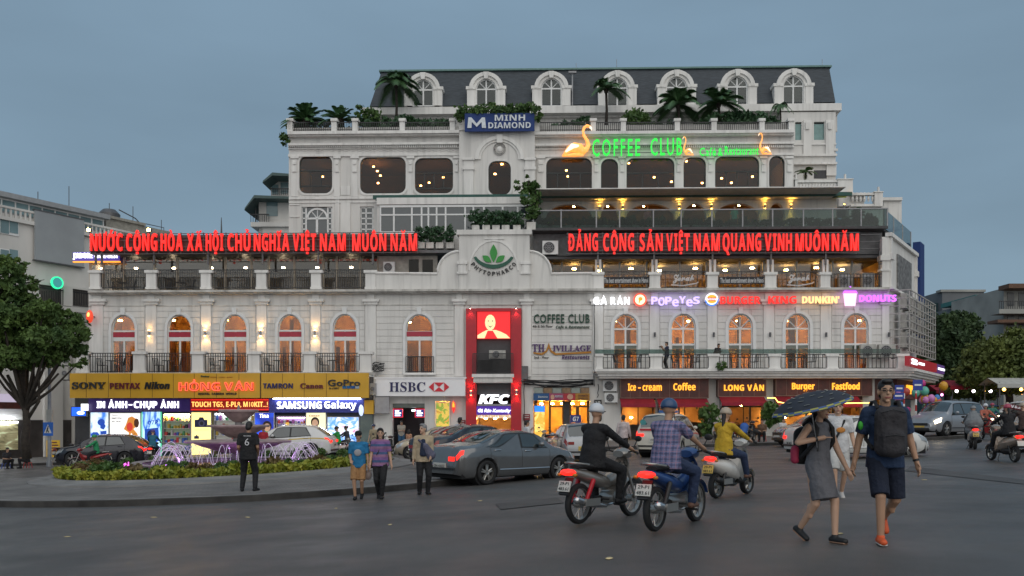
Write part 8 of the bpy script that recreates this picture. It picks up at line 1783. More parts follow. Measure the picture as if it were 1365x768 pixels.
def person(label, mat4, H=1.68, skin=0, pel=(0, .0, .92), lean=0, twist=0, hands=None, feet=None, footdir=(0, 0), toe=(0, 0), head=(0, 0), top=None, sleeve='short', bottom=None, cut='trousers', shoe=None, sole=None, hair='short', hairm=None, helmet=None, fem=False, vox=.009, group=None, poles=None, dress=None, open_hand=True, extra=None, fat=1.0, elbow=None, mask=None):
 s = H/1.7; t = thing('person', label, 'person', group, mat4); sx = .93 if fem else 1.0
 P0 = V3(pel)*s if not isinstance(pel, Vector) else pel
 Rl = Matrix.Rotation(R(lean), 3, 'Y'); Rt = Rl @ Matrix.Rotation(R(twist), 3, 'Z')
 def tor(x, y, z): return P0+Rt @ (V3((x, y*sx, z))*s)
 waist = P0+Rl @ (V3((0, 0, .14))*s); chest = tor(.0, 0, .33); neckb = tor(-.01, 0, .5); shL, shR = tor(-.01, .178, .445), tor(-.01, -.178, .445)
 Rh = Rl @ Matrix.Rotation(R(twist+head[0]), 3, 'Z') @ Matrix.Rotation(R(head[1]-lean*.8), 3, 'Y')
 hc = neckb+Rh @ (V3((.035, 0, .165))*s); hd = lambda x, y, z: hc+Rh @ (V3((x, y, z))*s)
 hipL, hipR = P0+V3((0, .088, -.03))*s, P0+V3((0, -.088, -.03))*s
 feet = feet or [(0, .1, .075), (0, -.1, .075)]; hands = hands or [None, None]
 fL, fR = V3(feet[0])*s, V3(feet[1])*s
 poles = poles or [(1, .1, .1), (1, -.1, .1)]
 kL, fL = ik(hipL, fL, .435*s, .42*s, poles[0]); kR, fR = ik(hipR, fR, .435*s, .42*s, poles[1])
 arms = []
 for i, (sh, sd) in enumerate(((shL, 1), (shR, -1))):
  hd_ = hands[i]; tgt = V3(hd_)*s if hd_ is not None else sh+V3((.06, sd*.1, -.52))*s
  e, wv = ik(sh, tgt, .285*s, .25*s, (elbow[i] if elbow else (-.8, sd*.25, -.3))); arms.append((sh, e, wv, sd))
 b = MB(); c = lambda p0, p1, r0, r1, st=1, k=10: b.cap(p0, p1, r0*s, r1*s, k, st, (0, 1, 0))
 tors = [(P0+V3((0, 0, -.03))*s, waist, .118*fat, .108*fat, 1.32 if not fem else 1.3), (waist, chest, .108*fat, .118*fat, 1.28 if not fem else 1.12), (chest, tor(-.01, 0, .43), .118, .085, 1.4 if not fem else 1.25), (tor(-.01, .13, .445), tor(-.01, -.13, .445), .06, .06, 1)]
 for q in tors: c(*q)
 c(neckb-Rt @ V3((0, 0, .05))*s, hd(-.015, 0, -.06), .056 if not fem else .046, .05 if not fem else .042)
 b.ell(hc+Rh @ (V3((-.01, 0, .025))*s), (.093*s, .074*s, .095*s), 14, 10, Rh); b.ell(hd(.022, 0, -.045), (.066*s, .056*s, .068*s), 12, 8, Rh)
 c(hd(.085, 0, .012), hd(.104, 0, -.022), .011, .015, 1, 8); b.ell(hd(.078, 0, -.062), (.016*s, .026*s, .012*s), 8, 6, Rh); b.ell(hd(.074, 0, -.10), (.02*s, .025*s, .016*s), 8, 6, Rh)
 for sd in (1, -1): b.ell(hd(-.005, sd*.077, -.005), (.022*s, .012*s, .034*s), 8, 6, Rh)
 for sh, e, wv, sd in arms:
  c(sh, e, .05, .04); c(e, wv, .041, .028); d = (wv-e).normalized(); side = V3((0, 1, 0)) if abs(d.y) < .8 else V3((0, 0, 1)); ac = d.cross(side).normalized(); lat = ac if abs(d.z) > .5 else V3((0, 1, 0))
  pal = wv+d*.075*s; b.cap(wv, pal, .026*s, .03*s, 8, 1.25, lat)
  bend = (Rl @ V3((.5, -sd*.5, -.2))).normalized()
  for k in range(4):
   o = lat*(k-1.5)*.0195*s; l = (.07, .08, .075, .06)[k]*s; p1 = pal+o+d*.02*s; p2 = p1+(d*.85+bend*.35)*l*.5; p3 = p2+(d*.5+bend*.8).normalized()*l*.5; b.cap(p1-d*.02*s, p2, .0095*s, .009*s, 6); b.cap(p2, p3, .009*s, .0075*s, 6)
  th0 = wv+d*.02*s+lat*.028*s*(1 if lat.x >= 0 else -1); b.cap(th0, th0+(d*.7+lat*.7*(1 if lat.x >= 0 else -1)).normalized()*.055*s, .011*s, .009*s, 6)
 for i, (hp, kn, ft) in enumerate(((hipL, kL, fL), (hipR, kR, fR))):
  c(hp, kn, .084*fat, .055); c(kn, ft, .053, .036); m_ = kn+(ft-kn)*.3+V3((-.010, 0, 0))*s; b.ell(m_, (.045*s, .045*s, .1*s), 8, 6)
 foot_ax = []
 for i, ft in enumerate((fL, fR)):
  a = R(footdir[i]); tp = R(toe[i]); fd = V3((cos(a)*cos(tp), sin(a)*cos(tp), -sin(tp))); dn = V3((-sin(tp)*cos(a), -sin(tp)*sin(a), -cos(tp))); foot_ax.append((ft, fd, dn))
  b.cap(ft+(dn*.035-fd*.035)*s, ft+(dn*.04+fd*.13)*s, .034*s, .028*s, 8, 1.2, fd.cross(dn))
 me = remesh(b, vox, 3); mats = [SK[skin], EYEM, LIPM, hairm or HAIRB]
 for m in mats: me.materials.append(m)
 eyes = [(hd(.082, sd*.031, .012), .0125*s, 1) for sd in (1, -1)]+[(hd(.086, 0, -.062), .019*s, 2)]+[(hd(.082, sd*.032, .033), .012*s, 3) for sd in (1, -1)]
 for p in me.polygons:
  q = p.center
  if (q-hc).length < .14*s:
   for ce, r, mi in eyes:
    dq = Rh.inverted() @ (q-ce)
    if abs(dq.x) < .035*s and (dq.y/(1.7 if mi != 1 else 1.2))**2+(dq.z/(.45 if mi != 1 else .7))**2 < r*r: p.material_index = mi
 body = part(t, 'body', me, None)
 def garment(nm, mb, mat, sm=4, v=None, lab=None):
  g = remesh(mb, v or vox*1.15, sm); g.materials.append(mat); return part(t, nm, g, None, label=lab)
 if top:
  g = MB(); inf = .018
  for p0, p1, r0, r1, st in tors: g.cap(p0, p1, (r0+inf)*s, (r1+inf)*s, 12, st, (0, 1, 0))
  hem = P0+V3((0, 0, -.13))*s; g.cap(waist, hem, .135*s*fat, .15*s*fat, 14, 1.34, (0, 1, 0), 0, 1)
  for sh, e, wv, sd in arms:
   if sleeve == 'long': g.cap(sh, e, .068*s, .056*s, 10); g.cap(e, e+(wv-e)*.97, .056*s, .042*s, 10, 1, (1, 0, 0), 0, 1)
   elif sleeve == 'short': g.cap(sh, sh+(e-sh)*.8, .07*s, .066*s, 10, 1, (1, 0, 0), 0, 1)
  garment('shirt', g, top)
 if dress:
  g = MB(); inf = .014
  for p0, p1, r0, r1, st in tors: g.cap(p0, p1, (r0+inf)*s, (r1+inf*.8)*s, 12, st, (0, 1, 0))
  kc = (kL+kR)/2+V3((0, 0, .10))*s; g.cap(P0, P0+(kc-P0)*.45, .14*s, .14*s, 12, 1.25, (0, 1, 0)); g.cap(P0+(kc-P0)*.3, kc+V3((0, 0, -.07))*s, .14*s, .145*s, 14, 1.2, (0, 1, 0), 0, 1); garment('dress', g, dress, 5)
 if bottom:
  g = MB(); g.cap(P0+V3((0, 0, .04))*s, P0+V3((0, 0, -.04))*s, .112*s*fat, .118*s*fat, 12, 1.3, (0, 1, 0))
  for hp, kn, ft in ((hipL, kL, fL), (hipR, kR, fR)):
   if cut == 'shorts': g.cap(hp, kn+(hp-kn)*.02, .105*s*fat, .095*s, 12, 1, (1, 0, 0), 0, 1)
   else: g.cap(hp, kn, .103*s*fat, .08*s, 10); g.cap(kn, ft+(kn-ft)*-.02, .079*s, .057*s if cut != 'slim' else .046*s, 10, 1, (1, 0, 0), 0, 1)
  garment('shorts' if cut == 'shorts' else 'trousers', g, bottom)
 if shoe:
  for ft, fd, dn in foot_ax:
   g = MB(); y_ = fd.cross(dn); g.cap(ft+(dn*.038-fd*.04)*s, ft+(dn*.042+fd*.15)*s, .042*s, .035*s, 10, 1.18, y_); g.cap(ft+(dn*.0)*s, ft+(dn*.03)*s, .043*s, .045*s, 8); so_ = garment('shoe', g, shoe, 2, .009)
   if sole: g = MB(); g.cap(ft+(dn*.066-fd*.045)*s, ft+(dn*.066+fd*.155)*s, .016*s, .014*s, 8, 3.0, y_); part(so_, 'sole', g, sole, 180)
 if hair and not helmet:
  g = MB(); g.ell(hc+Rh @ (V3((-.022, 0, .045))*s), (.098*s, .085*s, .092*s), 14, 9, Rh); g.ell(hd(-.06, 0, -.01), (.06*s, .076*s, .085*s), 10, 8, Rh); g.ell(hd(.045, 0, .105), (.05*s, .06*s, .03*s), 10, 6, Rh)
  if hair in ('long', 'bob', 'pony'):
   g.cap(hd(-.07, .05, .0), hd(-.06, .06, -.16 if hair != 'pony' else -.05), .045*s, .035*s, 8); g.cap(hd(-.07, -.05, .0), hd(-.06, -.06, -.16 if hair != 'pony' else -.05), .045*s, .035*s, 8)
   g.cap(hd(-.085, 0, .02), hd(-.11, 0, -.30 if hair == 'long' else -.15), .05*s, .03*s, 8)
  garment('hair', g, hairm or HAIRB, 2, .008)
 if helmet:
  g = MB(); g.ell(hc+Rh @ (V3((-.012, 0, .05))*s), (.128*s, .112*s, .112*s), 16, 10, Rh); hm = g.mesh('helmet', helmet, 180)
  import bmesh as _b
  bb = _b.new(); bb.from_mesh(hm); cut_z = hd(0, 0, .015); nrm = Rh @ V3((.12, 0, 1)); _b.ops.bisect_plane(bb, geom=bb.verts[:]+bb.edges[:]+bb.faces[:], plane_co=cut_z, plane_no=nrm, clear_inner=True); _b.ops.holes_fill(bb, edges=bb.edges, sides=0); bb.to_mesh(hm); bb.free()
  ho = part(t, 'helmet', hm, None); g = MB(); g.ell(hd(.1, 0, .035), (.07*s, .08*s, .012*s), 12, 5, Rh); part(ho, 'visor', g, TRIMB if helmet.name != 'helmet_brown' else helmet, 180)
  if hair in ('long', 'pony'): g = MB(); g.cap(hd(-.09, 0, .0), hd(-.13, 0, -.32), .045*s, .025*s, 8); garment('hair', g, hairm or HAIRB, 2, .01)
  g = MB(); g.tube([hd(.0, .08, .02), hd(.03, .06, -.09), hd(.04, 0, -.115), hd(.03, -.06, -.09), hd(.0, -.08, .02)], .007*s, 4); part(ho, 'strap', g, TRIMB)
 if mask: g = MB(); g.ell(hd(.05, 0, -.065), (.062*s, .062*s, .05*s), 12, 8, Rh); garment('face_mask', g, mask, 2, .008)
 info = dict(hd=hd, Rh=Rh, arms=arms, tor=tor, s=s, P0=P0, hc=hc, garment=garment, Rt=Rt)
 if extra: extra(t, info)
 done_body(t); return t
def done_body(t):
 done(t)
def ppl(px, py, deg, y=None, s=1):
 if y is None: x, y = G(px, py)
 else: x = (px-CX)*y/FPX
 if hz(x, y) > gz(x, y)+.1 and py: x, y = G(px, py, .15)
 return place(x, y, None, R(deg))
WALKF = [(.26, .07, .085), (-.24, -.07, .12)]
TEE_NAVY = cloth('navy_tee', (.012,.03,.075)); SHORT_NAVY = cloth('navy_shorts', (.006,.011,.028)); ORANGE_SHOE = M('orange_shoe', (.6,.09,.02), .6); WHITE_SOLE = M('white_sole', (.6,.58,.55), .6)
BAG_GREY = cloth('grey_backpack', (.028,.026,.03)); BAG_STRAP = M('black_strap', (.012,.012,.014), .8); BLACKCL = cloth('black_cloth_wear', (.010,.010,.012)); DENIM = cloth('blue_denim', (.02,.035,.085)); WHITECL = cloth('white_cotton', (.55,.55,.56));
# --- couple walking towards us
def ex_man(t, I):
 hd, s = I['hd'], I['s']; g = MB()
 for sd in (1, -1): g.tube([hd(.098, sd*.031+.024*cos(a),   .012+.018*sin(a)) for a in [2*pi*k/10 for k in range(11)]], .0026, 4); g.tube([hd(.095, sd*.055, .014), hd(.02, sd*.082, .012)], .003, 4)
 g.tube([hd(.1, -.008, .014), hd(.1, .008, .014)], .003, 4); part(t, 'glasses', g, BLACKL)
 g = MB(); sh, e, wv, sd = I['arms'][0]; q = e+(wv-e)*.93; d = (wv-e).normalized(); g.tube([q-d*.012, q+d*.012], .036, 10); part(t, 'watch', g, BLACKL)
 g = MB(); sh, e, wv, sd = I['arms'][1]; q = sh+(e-sh)*.5; g.ell(q+V3((.05, -.045, 0)), (.03, .03, .05), 8, 6); part(t, 'sleeve_print', g, M('lime_print', (.05,.45,.04), .6), 180)
MX, MY = 4.16, 9.62
manM = place(MX, MY, None, R(-97))
def wl(mat, p): return tuple(mat.inverted() @ Vector(p))
HJ = AT(1133, 632, 9.72)
man = person('man in dark blue tee with backpack on his chest and bright orange shoes', manM, 1.80, 1, hands=[V3((-.02, .36, .70)), V3(wl(manM, HJ+Vector((.02, 0, .03))))/(1.80/1.7)], feet=[(-.36, .09, .22), (.16, -.09, .075)], toe=(52, 0), footdir=(4, -6), pel=(0, 0, .915), lean=2, head=(-4, 0), top=TEE_NAVY, bottom=SHORT_NAVY, cut='shorts', shoe=ORANGE_SHOE, sole=WHITE_SOLE, vox=.0075, extra=ex_man)
t = thing('backpack', 'dark grey backpack worn on the front of the man in orange shoes', 'backpack', None, manM); s_ = 1.8/1.7; g = MB()
g.cap((.20, .06, 1.33*s_), (.20, -.06, 1.33*s_), .10, .10, 12); g.cap((.2, .07, 1.0*s_), (.2, -.07, 1.0*s_), .105, .105, 12); g.cap((.2, .07, 1.0*s_), (.2, .07, 1.33*s_), .105, .1, 12); g.cap((.2, -.07, 1.0*s_), (.2, -.07, 1.33*s_), .105, .1, 12); g.cap((.28, 0, .98*s_), (.28, 0, 1.12*s_), .09, .085, 12, 1.5, (0, 1, 0))
me = remesh(g, .012, 4); me.materials.append(BAG_GREY); part(t, 'bag', me, None)
for sd in (1, -1):
 g = MB(); g.tube([(.15, sd*.12, 1.40*s_), (.06, sd*.125, 1.475*s_), (-.06, sd*.13, 1.47*s_), (-.13, sd*.15, 1.3*s_), (-.02, sd*.2, 1.08*s_), (.12, sd*.16, .98*s_)], .022, 6); part(t, 'strap', g, BAG_STRAP, 60)
g = MB(); g.tube([(.345, -.1, 1.12*s_), (.37, 0, 1.13*s_), (.345, .1, 1.12*s_)], .005, 4); g.tube([(.295, -.13, 1.36*s_), (.305, 0, 1.39*s_), (.295, .13, 1.36*s_)], .005, 4); part(t, 'zip', g, BLACKL); done(t)
WX, WY = 3.47, 9.78
womM = place(WX, WY, None, R(-62))
GREYDRESS = cloth('grey_dress', (.12,.12,.135))
UH = AT(1090, 585, 9.6)
def ex_wom(t, I):
 g = MB(); hd = I['hd']; g.ell(hd(-.07, 0, -.03), (.05, .05, .05), 8, 6); g.cap(hd(-.09, 0, -.02), hd(-.12, .03, -.16), .035, .02, 8); I['garment']('hair', g, HAIRB, 2, .008)
 g = MB()
 for sd in (1, -1): g.tube([hd(.098, sd*.03+.022*cos(a), .012+.016*sin(a)) for a in [2*pi*k/10 for k in range(11)]], .003, 4)
 part(t, 'glasses', g, BLACKL); sh, e, wv, sd = I['arms'][1]; q = e+(wv-e)*.9; d = (wv-e).normalized(); g = MB(); g.tube([q-d*.012, q+d*.012], .033, 10); part(t, 'bracelet', g, BLACKL)
wom = person('woman in sleeveless grey dress holding an umbrella and the man by his hand', womM, 1.60, 0, hands=[V3(wl(womM, HJ+Vector((-.03, 0, .05))))/(1.6/1.7), V3(wl(womM, UH))/(1.6/1.7)], feet=[(.2, .06, .08), (-.22, -.07, .14)], toe=(0, 32), pel=(0, 0, .925), lean=2, head=(14, 0), dress=GREYDRESS, shoe=M('black_shoe', (.012,.012,.013), .6), sole=M('tan_sole', (.35,.2,.13), .6), hair='short', fem=True, vox=.0075, elbow=[(-.6, .5, -.35), (.1, -.9, -.6)], extra=ex_wom)
t = thing('umbrella', 'navy umbrella with pale dashes and striped rim over the woman in grey', 'umbrella', None); n = 8; Rr = .46; mb = MB(); rows = []
tilt = Matrix.Translation(AT(1083, 543, 9.5)) @ Matrix.Rotation(R(-15), 4, 'Y') @ Matrix.Rotation(R(3), 4, 'X')
def upt(i, k): r = Rr*sin(R(66)*i/8)/sin(R(66)); z = .165*(cos(R(66)*i/8)-cos(R(66)))/(1-cos(R(66))); a = 2*pi*k/32; sc = 1-.05*(i/8)*abs(sin(a*4)); return (r*cos(a)*sc, r*sin(a)*sc, z)
for i in range(9): rows.append([upt(i, k) for k in range(33)])
mb.grid(rows); mb.xform(tilt); cn = part(t, 'canopy', mb, M('umbrella_navy', (.022,.028,.042), .8, var=.2), 180)
mb = MB(); rnd = random.Random(4)
for i in range(30):
 a = 2*pi*i/30*1.0+rnd.random()*.2; f = (.42, .62, .8)[i % 3]; kk = a/(2*pi)*32; r = Rr*f; z = .165*(cos(math.asin(f*sin(R(66))))-cos(R(66)))/(1-cos(R(66)))+.007; d = Vector((cos(a), sin(a), 0)); e = Vector((-sin(a), cos(a), 0)); c_ = d*r+Vector((0, 0, z)); mb.add([c_-e*.03-d*.009, c_+e*.03-d*.009, c_+e*.03+d*.009, c_-e*.03+d*.009], [(0, 1, 2, 3)])
mb.xform(tilt); part(cn, 'dash_print', mb, M('pale_dash', (.4,.4,.33), .6))
mb = MB()
for k in range(32):
 for j, i in enumerate((7.0, 7.45)):
  mb.cm = (k+j) % 2; a0, a1 = k, k+1
  P = lambda ii, kk: Vector(upt(ii, kk))*1.004+Vector((0, 0, .002)); mb.add([P(i, a0), P(i, a1), P(i+.42, a1), P(i+.42, a0)], [(0, 1, 2, 3)])
mb.xform(tilt); part(cn, 'rim_stripe', mb, [M('rim_yellow', (.32,.32,.08), .6), M('rim_blue', (.05,.10,.25), .6)])
mb = MB(); top_ = tilt @ Vector((0, 0, .17)); mb.tube([top_, UH+Vector((0, 0, -.12))], .007, 6)
for k in range(8): mb.tube([tilt @ Vector(upt(8, k*4)), tilt @ Vector((0, 0, .11))], .003, 4)
part(t, 'shaft', mb, CHROME); mb = MB(); mb.cap(UH+Vector((0, 0, -.13)), UH+Vector((0, 0, -.02)), .013, .013, 8); part(t, 'handle', mb, BLACKL); done(t)
t = thing('backpack', 'black and red backpack on the back of the woman in grey', 'backpack', None, womM); s_ = 1.6/1.7; g = MB(); g.cap((-.2, .05, 1.28*s_), (-.2, -.05, 1.28*s_), .09, .09, 10); g.cap((-.2, .06, 1.02*s_), (-.2, -.06, 1.02*s_), .1, .1, 10); g.cap((-.2, 0, 1.02*s_), (-.2, 0, 1.28*s_), .1, .1, 10, 1.5, (0, 1, 0)); me = remesh(g, .012, 4); me.materials.append(BLACKCL); part(t, 'bag', me, None)
for sd in (1, -1): g = MB(); g.tube([(-.12, sd*.1, 1.40*s_), (.0, sd*.12, 1.47*s_), (.1, sd*.12, 1.36*s_), (.09, sd*.14, 1.2*s_), (-.02, sd*.16, 1.08*s_), (-.14, sd*.13, 1.0*s_)], .024, 6); part(t, 'strap', g, BAG_STRAP, 60)
g = MB(); g.cap((-.2, -.15, .98*s_), (-.2, -.15, 1.1*s_), .05, .05, 8); part(t, 'red_pocket', g, M('red_pocket', (.4,.03,.08), .7), 180); done(t)
# --- man in white tee
def ex_strap(t, I):
 g = MB(); tr = I['tor']; g.tube([tr(-.1, .12, .47), tr(.09, .09, .43), tr(.14, -.02, .2), tr(.14, -.1, .05), tr(.0, -.17, -.02)], .022, 5); part(t, 'shoulder_strap', g, BAG_STRAP, 60); g = MB(); tr = I['tor']; g.ell(tr(.145, .02, .27), (.012, .08, .05), 10, 6); part(t, 'shirt_print', g, M('orange_print', (.55,.22,.04), .7), 180)
person('man in white tee and white shorts with black shoulder strap behind the couple', ppl(1117, 664, -100), 1.70, 0, hands=[(.1, .28, .78), (.05, -.27, .76)], feet=[(-.12, .08, .1), (.16, -.08, .075)], toe=(20, 0), top=WHITECL, bottom=cloth('white_shorts', (.46,.46,.45)), cut='shorts', shoe=M('white_shoe', (.5,.48,.46), .6), head=(-8, 0), extra=ex_strap)
# --- pedestrians on the island
def ex_six(t, I):
 s = I['s']; tr = I['tor']; g = MB(); text_box(g, bold('6'), -.055, .055, -.09, .09, 0, .006); M_ = Matrix.Translation(tr(-.163, 0, .30)) @ Matrix.Rotation(-pi/2, 4, 'Z') @ Matrix.Rotation(R(-4), 4, 'X'); g.xform(M_); k = len(g.v); text_box(g, bold('TRUONG'), -.09, .09, .135, .165, 0, .006); g.xform(M_, k); part(t, 'shirt_number', g, M('shirt_white', (.5,.5,.52), .7))
person('man in black tee with a white six on his back, facing the fountain', ppl(331, 655, 96), 1.76, 2, hands=[(.16, .2, .92), (.16, -.2, .92)], feet=[(.02, .15, .075), (0, -.16, .075)], footdir=(15, -20), top=BLACKCL, bottom=BLACKCL, shoe=BLACKCL, head=(-14, 10), extra=ex_six, fat=1.06, pel=(0, 0, .90))
def ex_jacket(t, I):
 g = MB(); tr = I['tor']; g.cap(tr(.16, .02, .26), tr(.13, .16, .02), .06, .10, 10, 1.2, (0, 1, 0)); g.cap(tr(.12, -.13, .4), tr(.15, .05, .26), .03, .05, 8); I['garment']('folded_jacket', g, cloth('lilac_grey_jacket', (.10,.10,.15)), 3)
 g = MB(); g.cap(tr(.14, -.03, .4), tr(.15, -.03, .05), .03, .05, 8, 1.8, (0, 1, 0)); I['garment']('inner_shirt', g, cloth('navy_vest', (.012,.02,.05)), 3)
person('old man in beige jacket carrying a grey jacket, turning his head beside the grey sedan', ppl(565, 659, -78), 1.66, 0, hands=[(.2, .14, .92), (.02, -.26, .80)], feet=[(.05, .09, .075), (-.04, -.1, .075)], footdir=(12, -12), head=(-48, 0), top=cloth('beige_jacket', (.40,.32,.22)), sleeve='long', bottom=BLACKCL, shoe=BLACKCL, hair='short', hairm=HAIRG, fat=1.08, extra=ex_jacket)
def ex_bag(t, I):
 g = MB(); tr = I['tor']; g.tube([tr(-.05, .1, .47), tr(.1, .05, .4), tr(.14, -.05, .2), tr(.05, -.18, .0)], .012, 5); part(t, 'bag_strap', g, BLACKL); g = MB(); g.cap(tr(.0, -.21, -.03), tr(.0, -.21, -.12), .06, .06, 8); part(t, 'hip_bag', g, BLACKCL, 180)
def stripes(name, c1, c2, c3, sc):
 m = cloth(name, c1); n = m.node_tree; b = n.nodes['Principled BSDF']; tc = n.nodes.new('ShaderNodeTexCoord'); sp = n.nodes.new('ShaderNodeSeparateXYZ'); n.links.new(tc.outputs['Object'], sp.inputs[0])
 mt = n.nodes.new('ShaderNodeMath'); mt.operation = 'MULTIPLY'; mt.inputs[1].default_value = sc; n.links.new(sp.outputs['Z'], mt.inputs[0]); fr = n.nodes.new('ShaderNodeMath'); fr.operation = 'FRACT'; n.links.new(mt.outputs[0], fr.inputs[0])
 cr = n.nodes.new('ShaderNodeValToRGB'); cr.color_ramp.interpolation = 'CONSTANT'; e = cr.color_ramp.elements; e[0].color = (*c1, 1); e[1].position = .35; e[1].color = (*c2, 1); e2 = e.new(.7); e2.color = (*c3, 1); n.links.new(fr.outputs[0], cr.inputs[0]); n.links.new(cr.outputs[0], b.inputs['Base Color']); return m
def plaid(name, c1, c2, c3):
 m = cloth(name, c1); n = m.node_tree; b = n.nodes['Principled BSDF']; tc = n.nodes.new('ShaderNodeTexCoord'); out = None; base = n.nodes.new('ShaderNodeRGB'); base.outputs[0].default_value = (*c1, 1); out = base.outputs[0]
 for ax, col, ph in (('Z', c2, 0), ('Y', c2, .2), ('Z', c3, .5), ('Y', c3, .7)):
  sp = n.nodes.new('ShaderNodeSeparateXYZ'); n.links.new(tc.outputs['Object'], sp.inputs[0]); mt = n.nodes.new('ShaderNodeMath'); mt.operation = 'MULTIPLY_ADD'; mt.inputs[1].default_value = 14; mt.inputs[2].default_value = ph; n.links.new(sp.outputs[ax], mt.inputs[0]); fr = n.nodes.new('ShaderNodeMath'); fr.operation = 'FRACT'; n.links.new(mt.outputs[0], fr.inputs[0]); lt = n.nodes.new('ShaderNodeMath'); lt.operation = 'LESS_THAN'; lt.inputs[1].default_value = .3 if col is c2 else .14; n.links.new(fr.outputs[0], lt.inputs[0]); ml = n.nodes.new('ShaderNodeMath'); ml.operation = 'MULTIPLY'; ml.inputs[1].default_value = .5; n.links.new(lt.outputs[0], ml.inputs[0]); mx = n.nodes.new('ShaderNodeMixRGB'); n.links.new(ml.outputs[0], mx.inputs[0]); n.links.new(out, mx.inputs[1]); mx.inputs[2].default_value = (*col, 1); out = mx.outputs[0]
 n.links.new(out, b.inputs['Base Color']); return m
person('woman in striped purple top and black leggings walking off the island', ppl(507, 656, -86), 1.60, 0, hands=[(.02, .28, .76), (.06, -.25, .76)], feet=[(.14, .05, .075), (-.14, -.05, .1)], toe=(0, 22), head=(4, 2), top=stripes('purple_stripe', (.19,.10,.27), (.26,.13,.24), (.05,.09,.2), 5.5), sleeve='short', bottom=BLACKCL, cut='slim', shoe=BLACKCL, hair='bob', fem=True, fat=1.05, extra=ex_bag)
def ex_cap(t, I):
 hd = I['hd']; g = MB(); g.ell(hd(-.01, 0, .055), (.1, .086, .075), 12, 8, I['Rh']); g.ell(hd(.11, 0, .05), (.06, .065, .01), 10, 5, I['Rh']); part(t, 'cap', g, BLACKCL, 180); g = MB(); g.ell(I['tor'](.15, 0, .25), (.015, .09, .08), 10, 6); part(t, 'shirt_print', g, M('grey_print', (.3,.3,.32), .7), 180)
person('youngster in blue tee, black cap and tan shorts stepping off the island', ppl(478, 657, -88), 1.56, 1, hands=[(.08, .26, .80), (.2, -.16, .98)], feet=[(-.1, .07, .14), (.1, -.07, .075)], toe=(30, 0), head=(-6, 4), top=cloth('cyan_tee', (.015,.16,.34)), bottom=cloth('tan_shorts', (.32,.17,.07)), cut='shorts', shoe=BLACKCL, extra=ex_cap)
t = thing('plastic_bag', 'pale plastic bag hanging from the youngster in the blue tee', 'bag', None, ppl(489, 656, -88)); g = MB(); g.ell((.02, .03, .55), (.07, .09, .12), 12, 8); part(t, 'bag', g, M('thin_plastic', (.45,.35,.32), .4), 180); g = MB(); g.tube([(.02, .0, .62), (.02, .03, .78), (.02, .06, .62)], .006, 4); part(t, 'handle', g, WHITEP); done(t)
# --- people near the shops
def stand(label, px, y, deg, H=1.66, **k):
 k.setdefault('vox', .012); k.setdefault('feet', [(.02, .1, .075), (-.02, -.1, .075)]); return person(label, ppl(px, 0, deg, y), H, **k)
stand('man with dark hair in pale blue shirt behind the grey sedan', 613, 33, 60, 1.7, top=cloth('pale_blue_shirt', (.22,.33,.5)), bottom=BLACKCL, shoe=BLACKCL, skin=1)
stand('man in white shirt raising his hand behind the bonnet of the grey sedan', 702, 34, 20, 1.66, top=WHITECL, sleeve='long', bottom=BLACKCL, shoe=BLACKCL, skin=1, hands=[(.22, .1, 1.3), (.1, -.25, .85)])
stand('man in pale shirt standing between the two taxis', 831, 35, 80, 1.72, top=cloth('rose_white_shirt', (.48,.42,.42)), sleeve='long', bottom=cloth('dark_grey_trousers', (.05,.05,.055)), shoe=BLACKCL, skin=1)
stand('man in grey tee and blue shorts looking at his phone in the bank doorway', 535, 51.5, -80, 1.72, top=cloth('stone_tee', (.3,.27,.23)), bottom=cloth('blue_shorts', (.02,.07,.14)), cut='shorts', shoe=BLACKCL, skin=1, hands=[(.25, .08, 1.12), (.25, -.08, 1.1)], head=(0, 20))
stand('woman in open backed top sitting low outside the bank', 545, 50.2, 80, 1.55, top=cloth('peach_top', (.4,.2,.12)), sleeve='none', bottom=BLACKCL, shoe=BLACKCL, fem=True, hair='bob', pel=(0, 0, .5), feet=[(.35, .1, .075), (.3, -.12, .075)], hands=[(.3, .1, .6), (.3, -.1, .6)])
stand('person in red shirt and cap behind the lowest fountain bowl', 351, 42.0, -100, 1.62, top=cloth('red_shirt', (.35,.02,.03)), bottom=BLACKCL, shoe=BLACKCL, skin=1, helmet=M('helmet_darkred', (.14,.02,.02), .3))
stand('person with pale helmet walking by the parked scooters beside the bank', 498, 47, 120, 1.68, top=cloth('khaki_shirt', (.3,.25,.16)), bottom=BLACKCL, shoe=BLACKCL, helmet=M('helmet_navy', (.02,.03,.08), .2))
stand('photographer in navy shirt leaning on the long balcony rail with a camera', 888, 53.4, -125, 1.7, skin=1, top=cloth('navy_shirt', (.015,.02,.05)), bottom=BLACKCL, shoe=BLACKCL, hands=[(.28, .08, 1.38), (.28, -.08, 1.36)], lean=8) if False else None
def on_balcony(label, px, z, v, deg, **k):
 u = U(px, v); m = BF @ Matrix.Translation((u, v, z)) @ Matrix.Rotation(R(deg), 4, 'Z'); k.setdefault('vox', .012); return person(label, m, **k)
zb = Z(492, -1.7)+.01
def ex_cam(t, I):
 g = MB(); a = (I['arms'][0][2]+I['arms'][1][2])/2; d = V3((1, 0, 0)); g.box(a.x-.02, a.x+.05, a.y-.07, a.y+.07, a.z+.0, a.z+.1); g.tube([a+V3((.05, 0, .05)), a+V3((.2, 0, .05))], .04, 10); part(t, 'camera', g, BLACKL)
on_balcony('photographer in dark clothes on the long balcony aiming a camera along the street', 889, zb, -.95, 190, H=1.7, skin=1, top=cloth('navy_shirt', (.015,.02,.05)), bottom=BLACKCL, shoe=BLACKCL, hands=[(.3, .07, 1.36), (.3, -.07, 1.34)], extra=ex_cam)
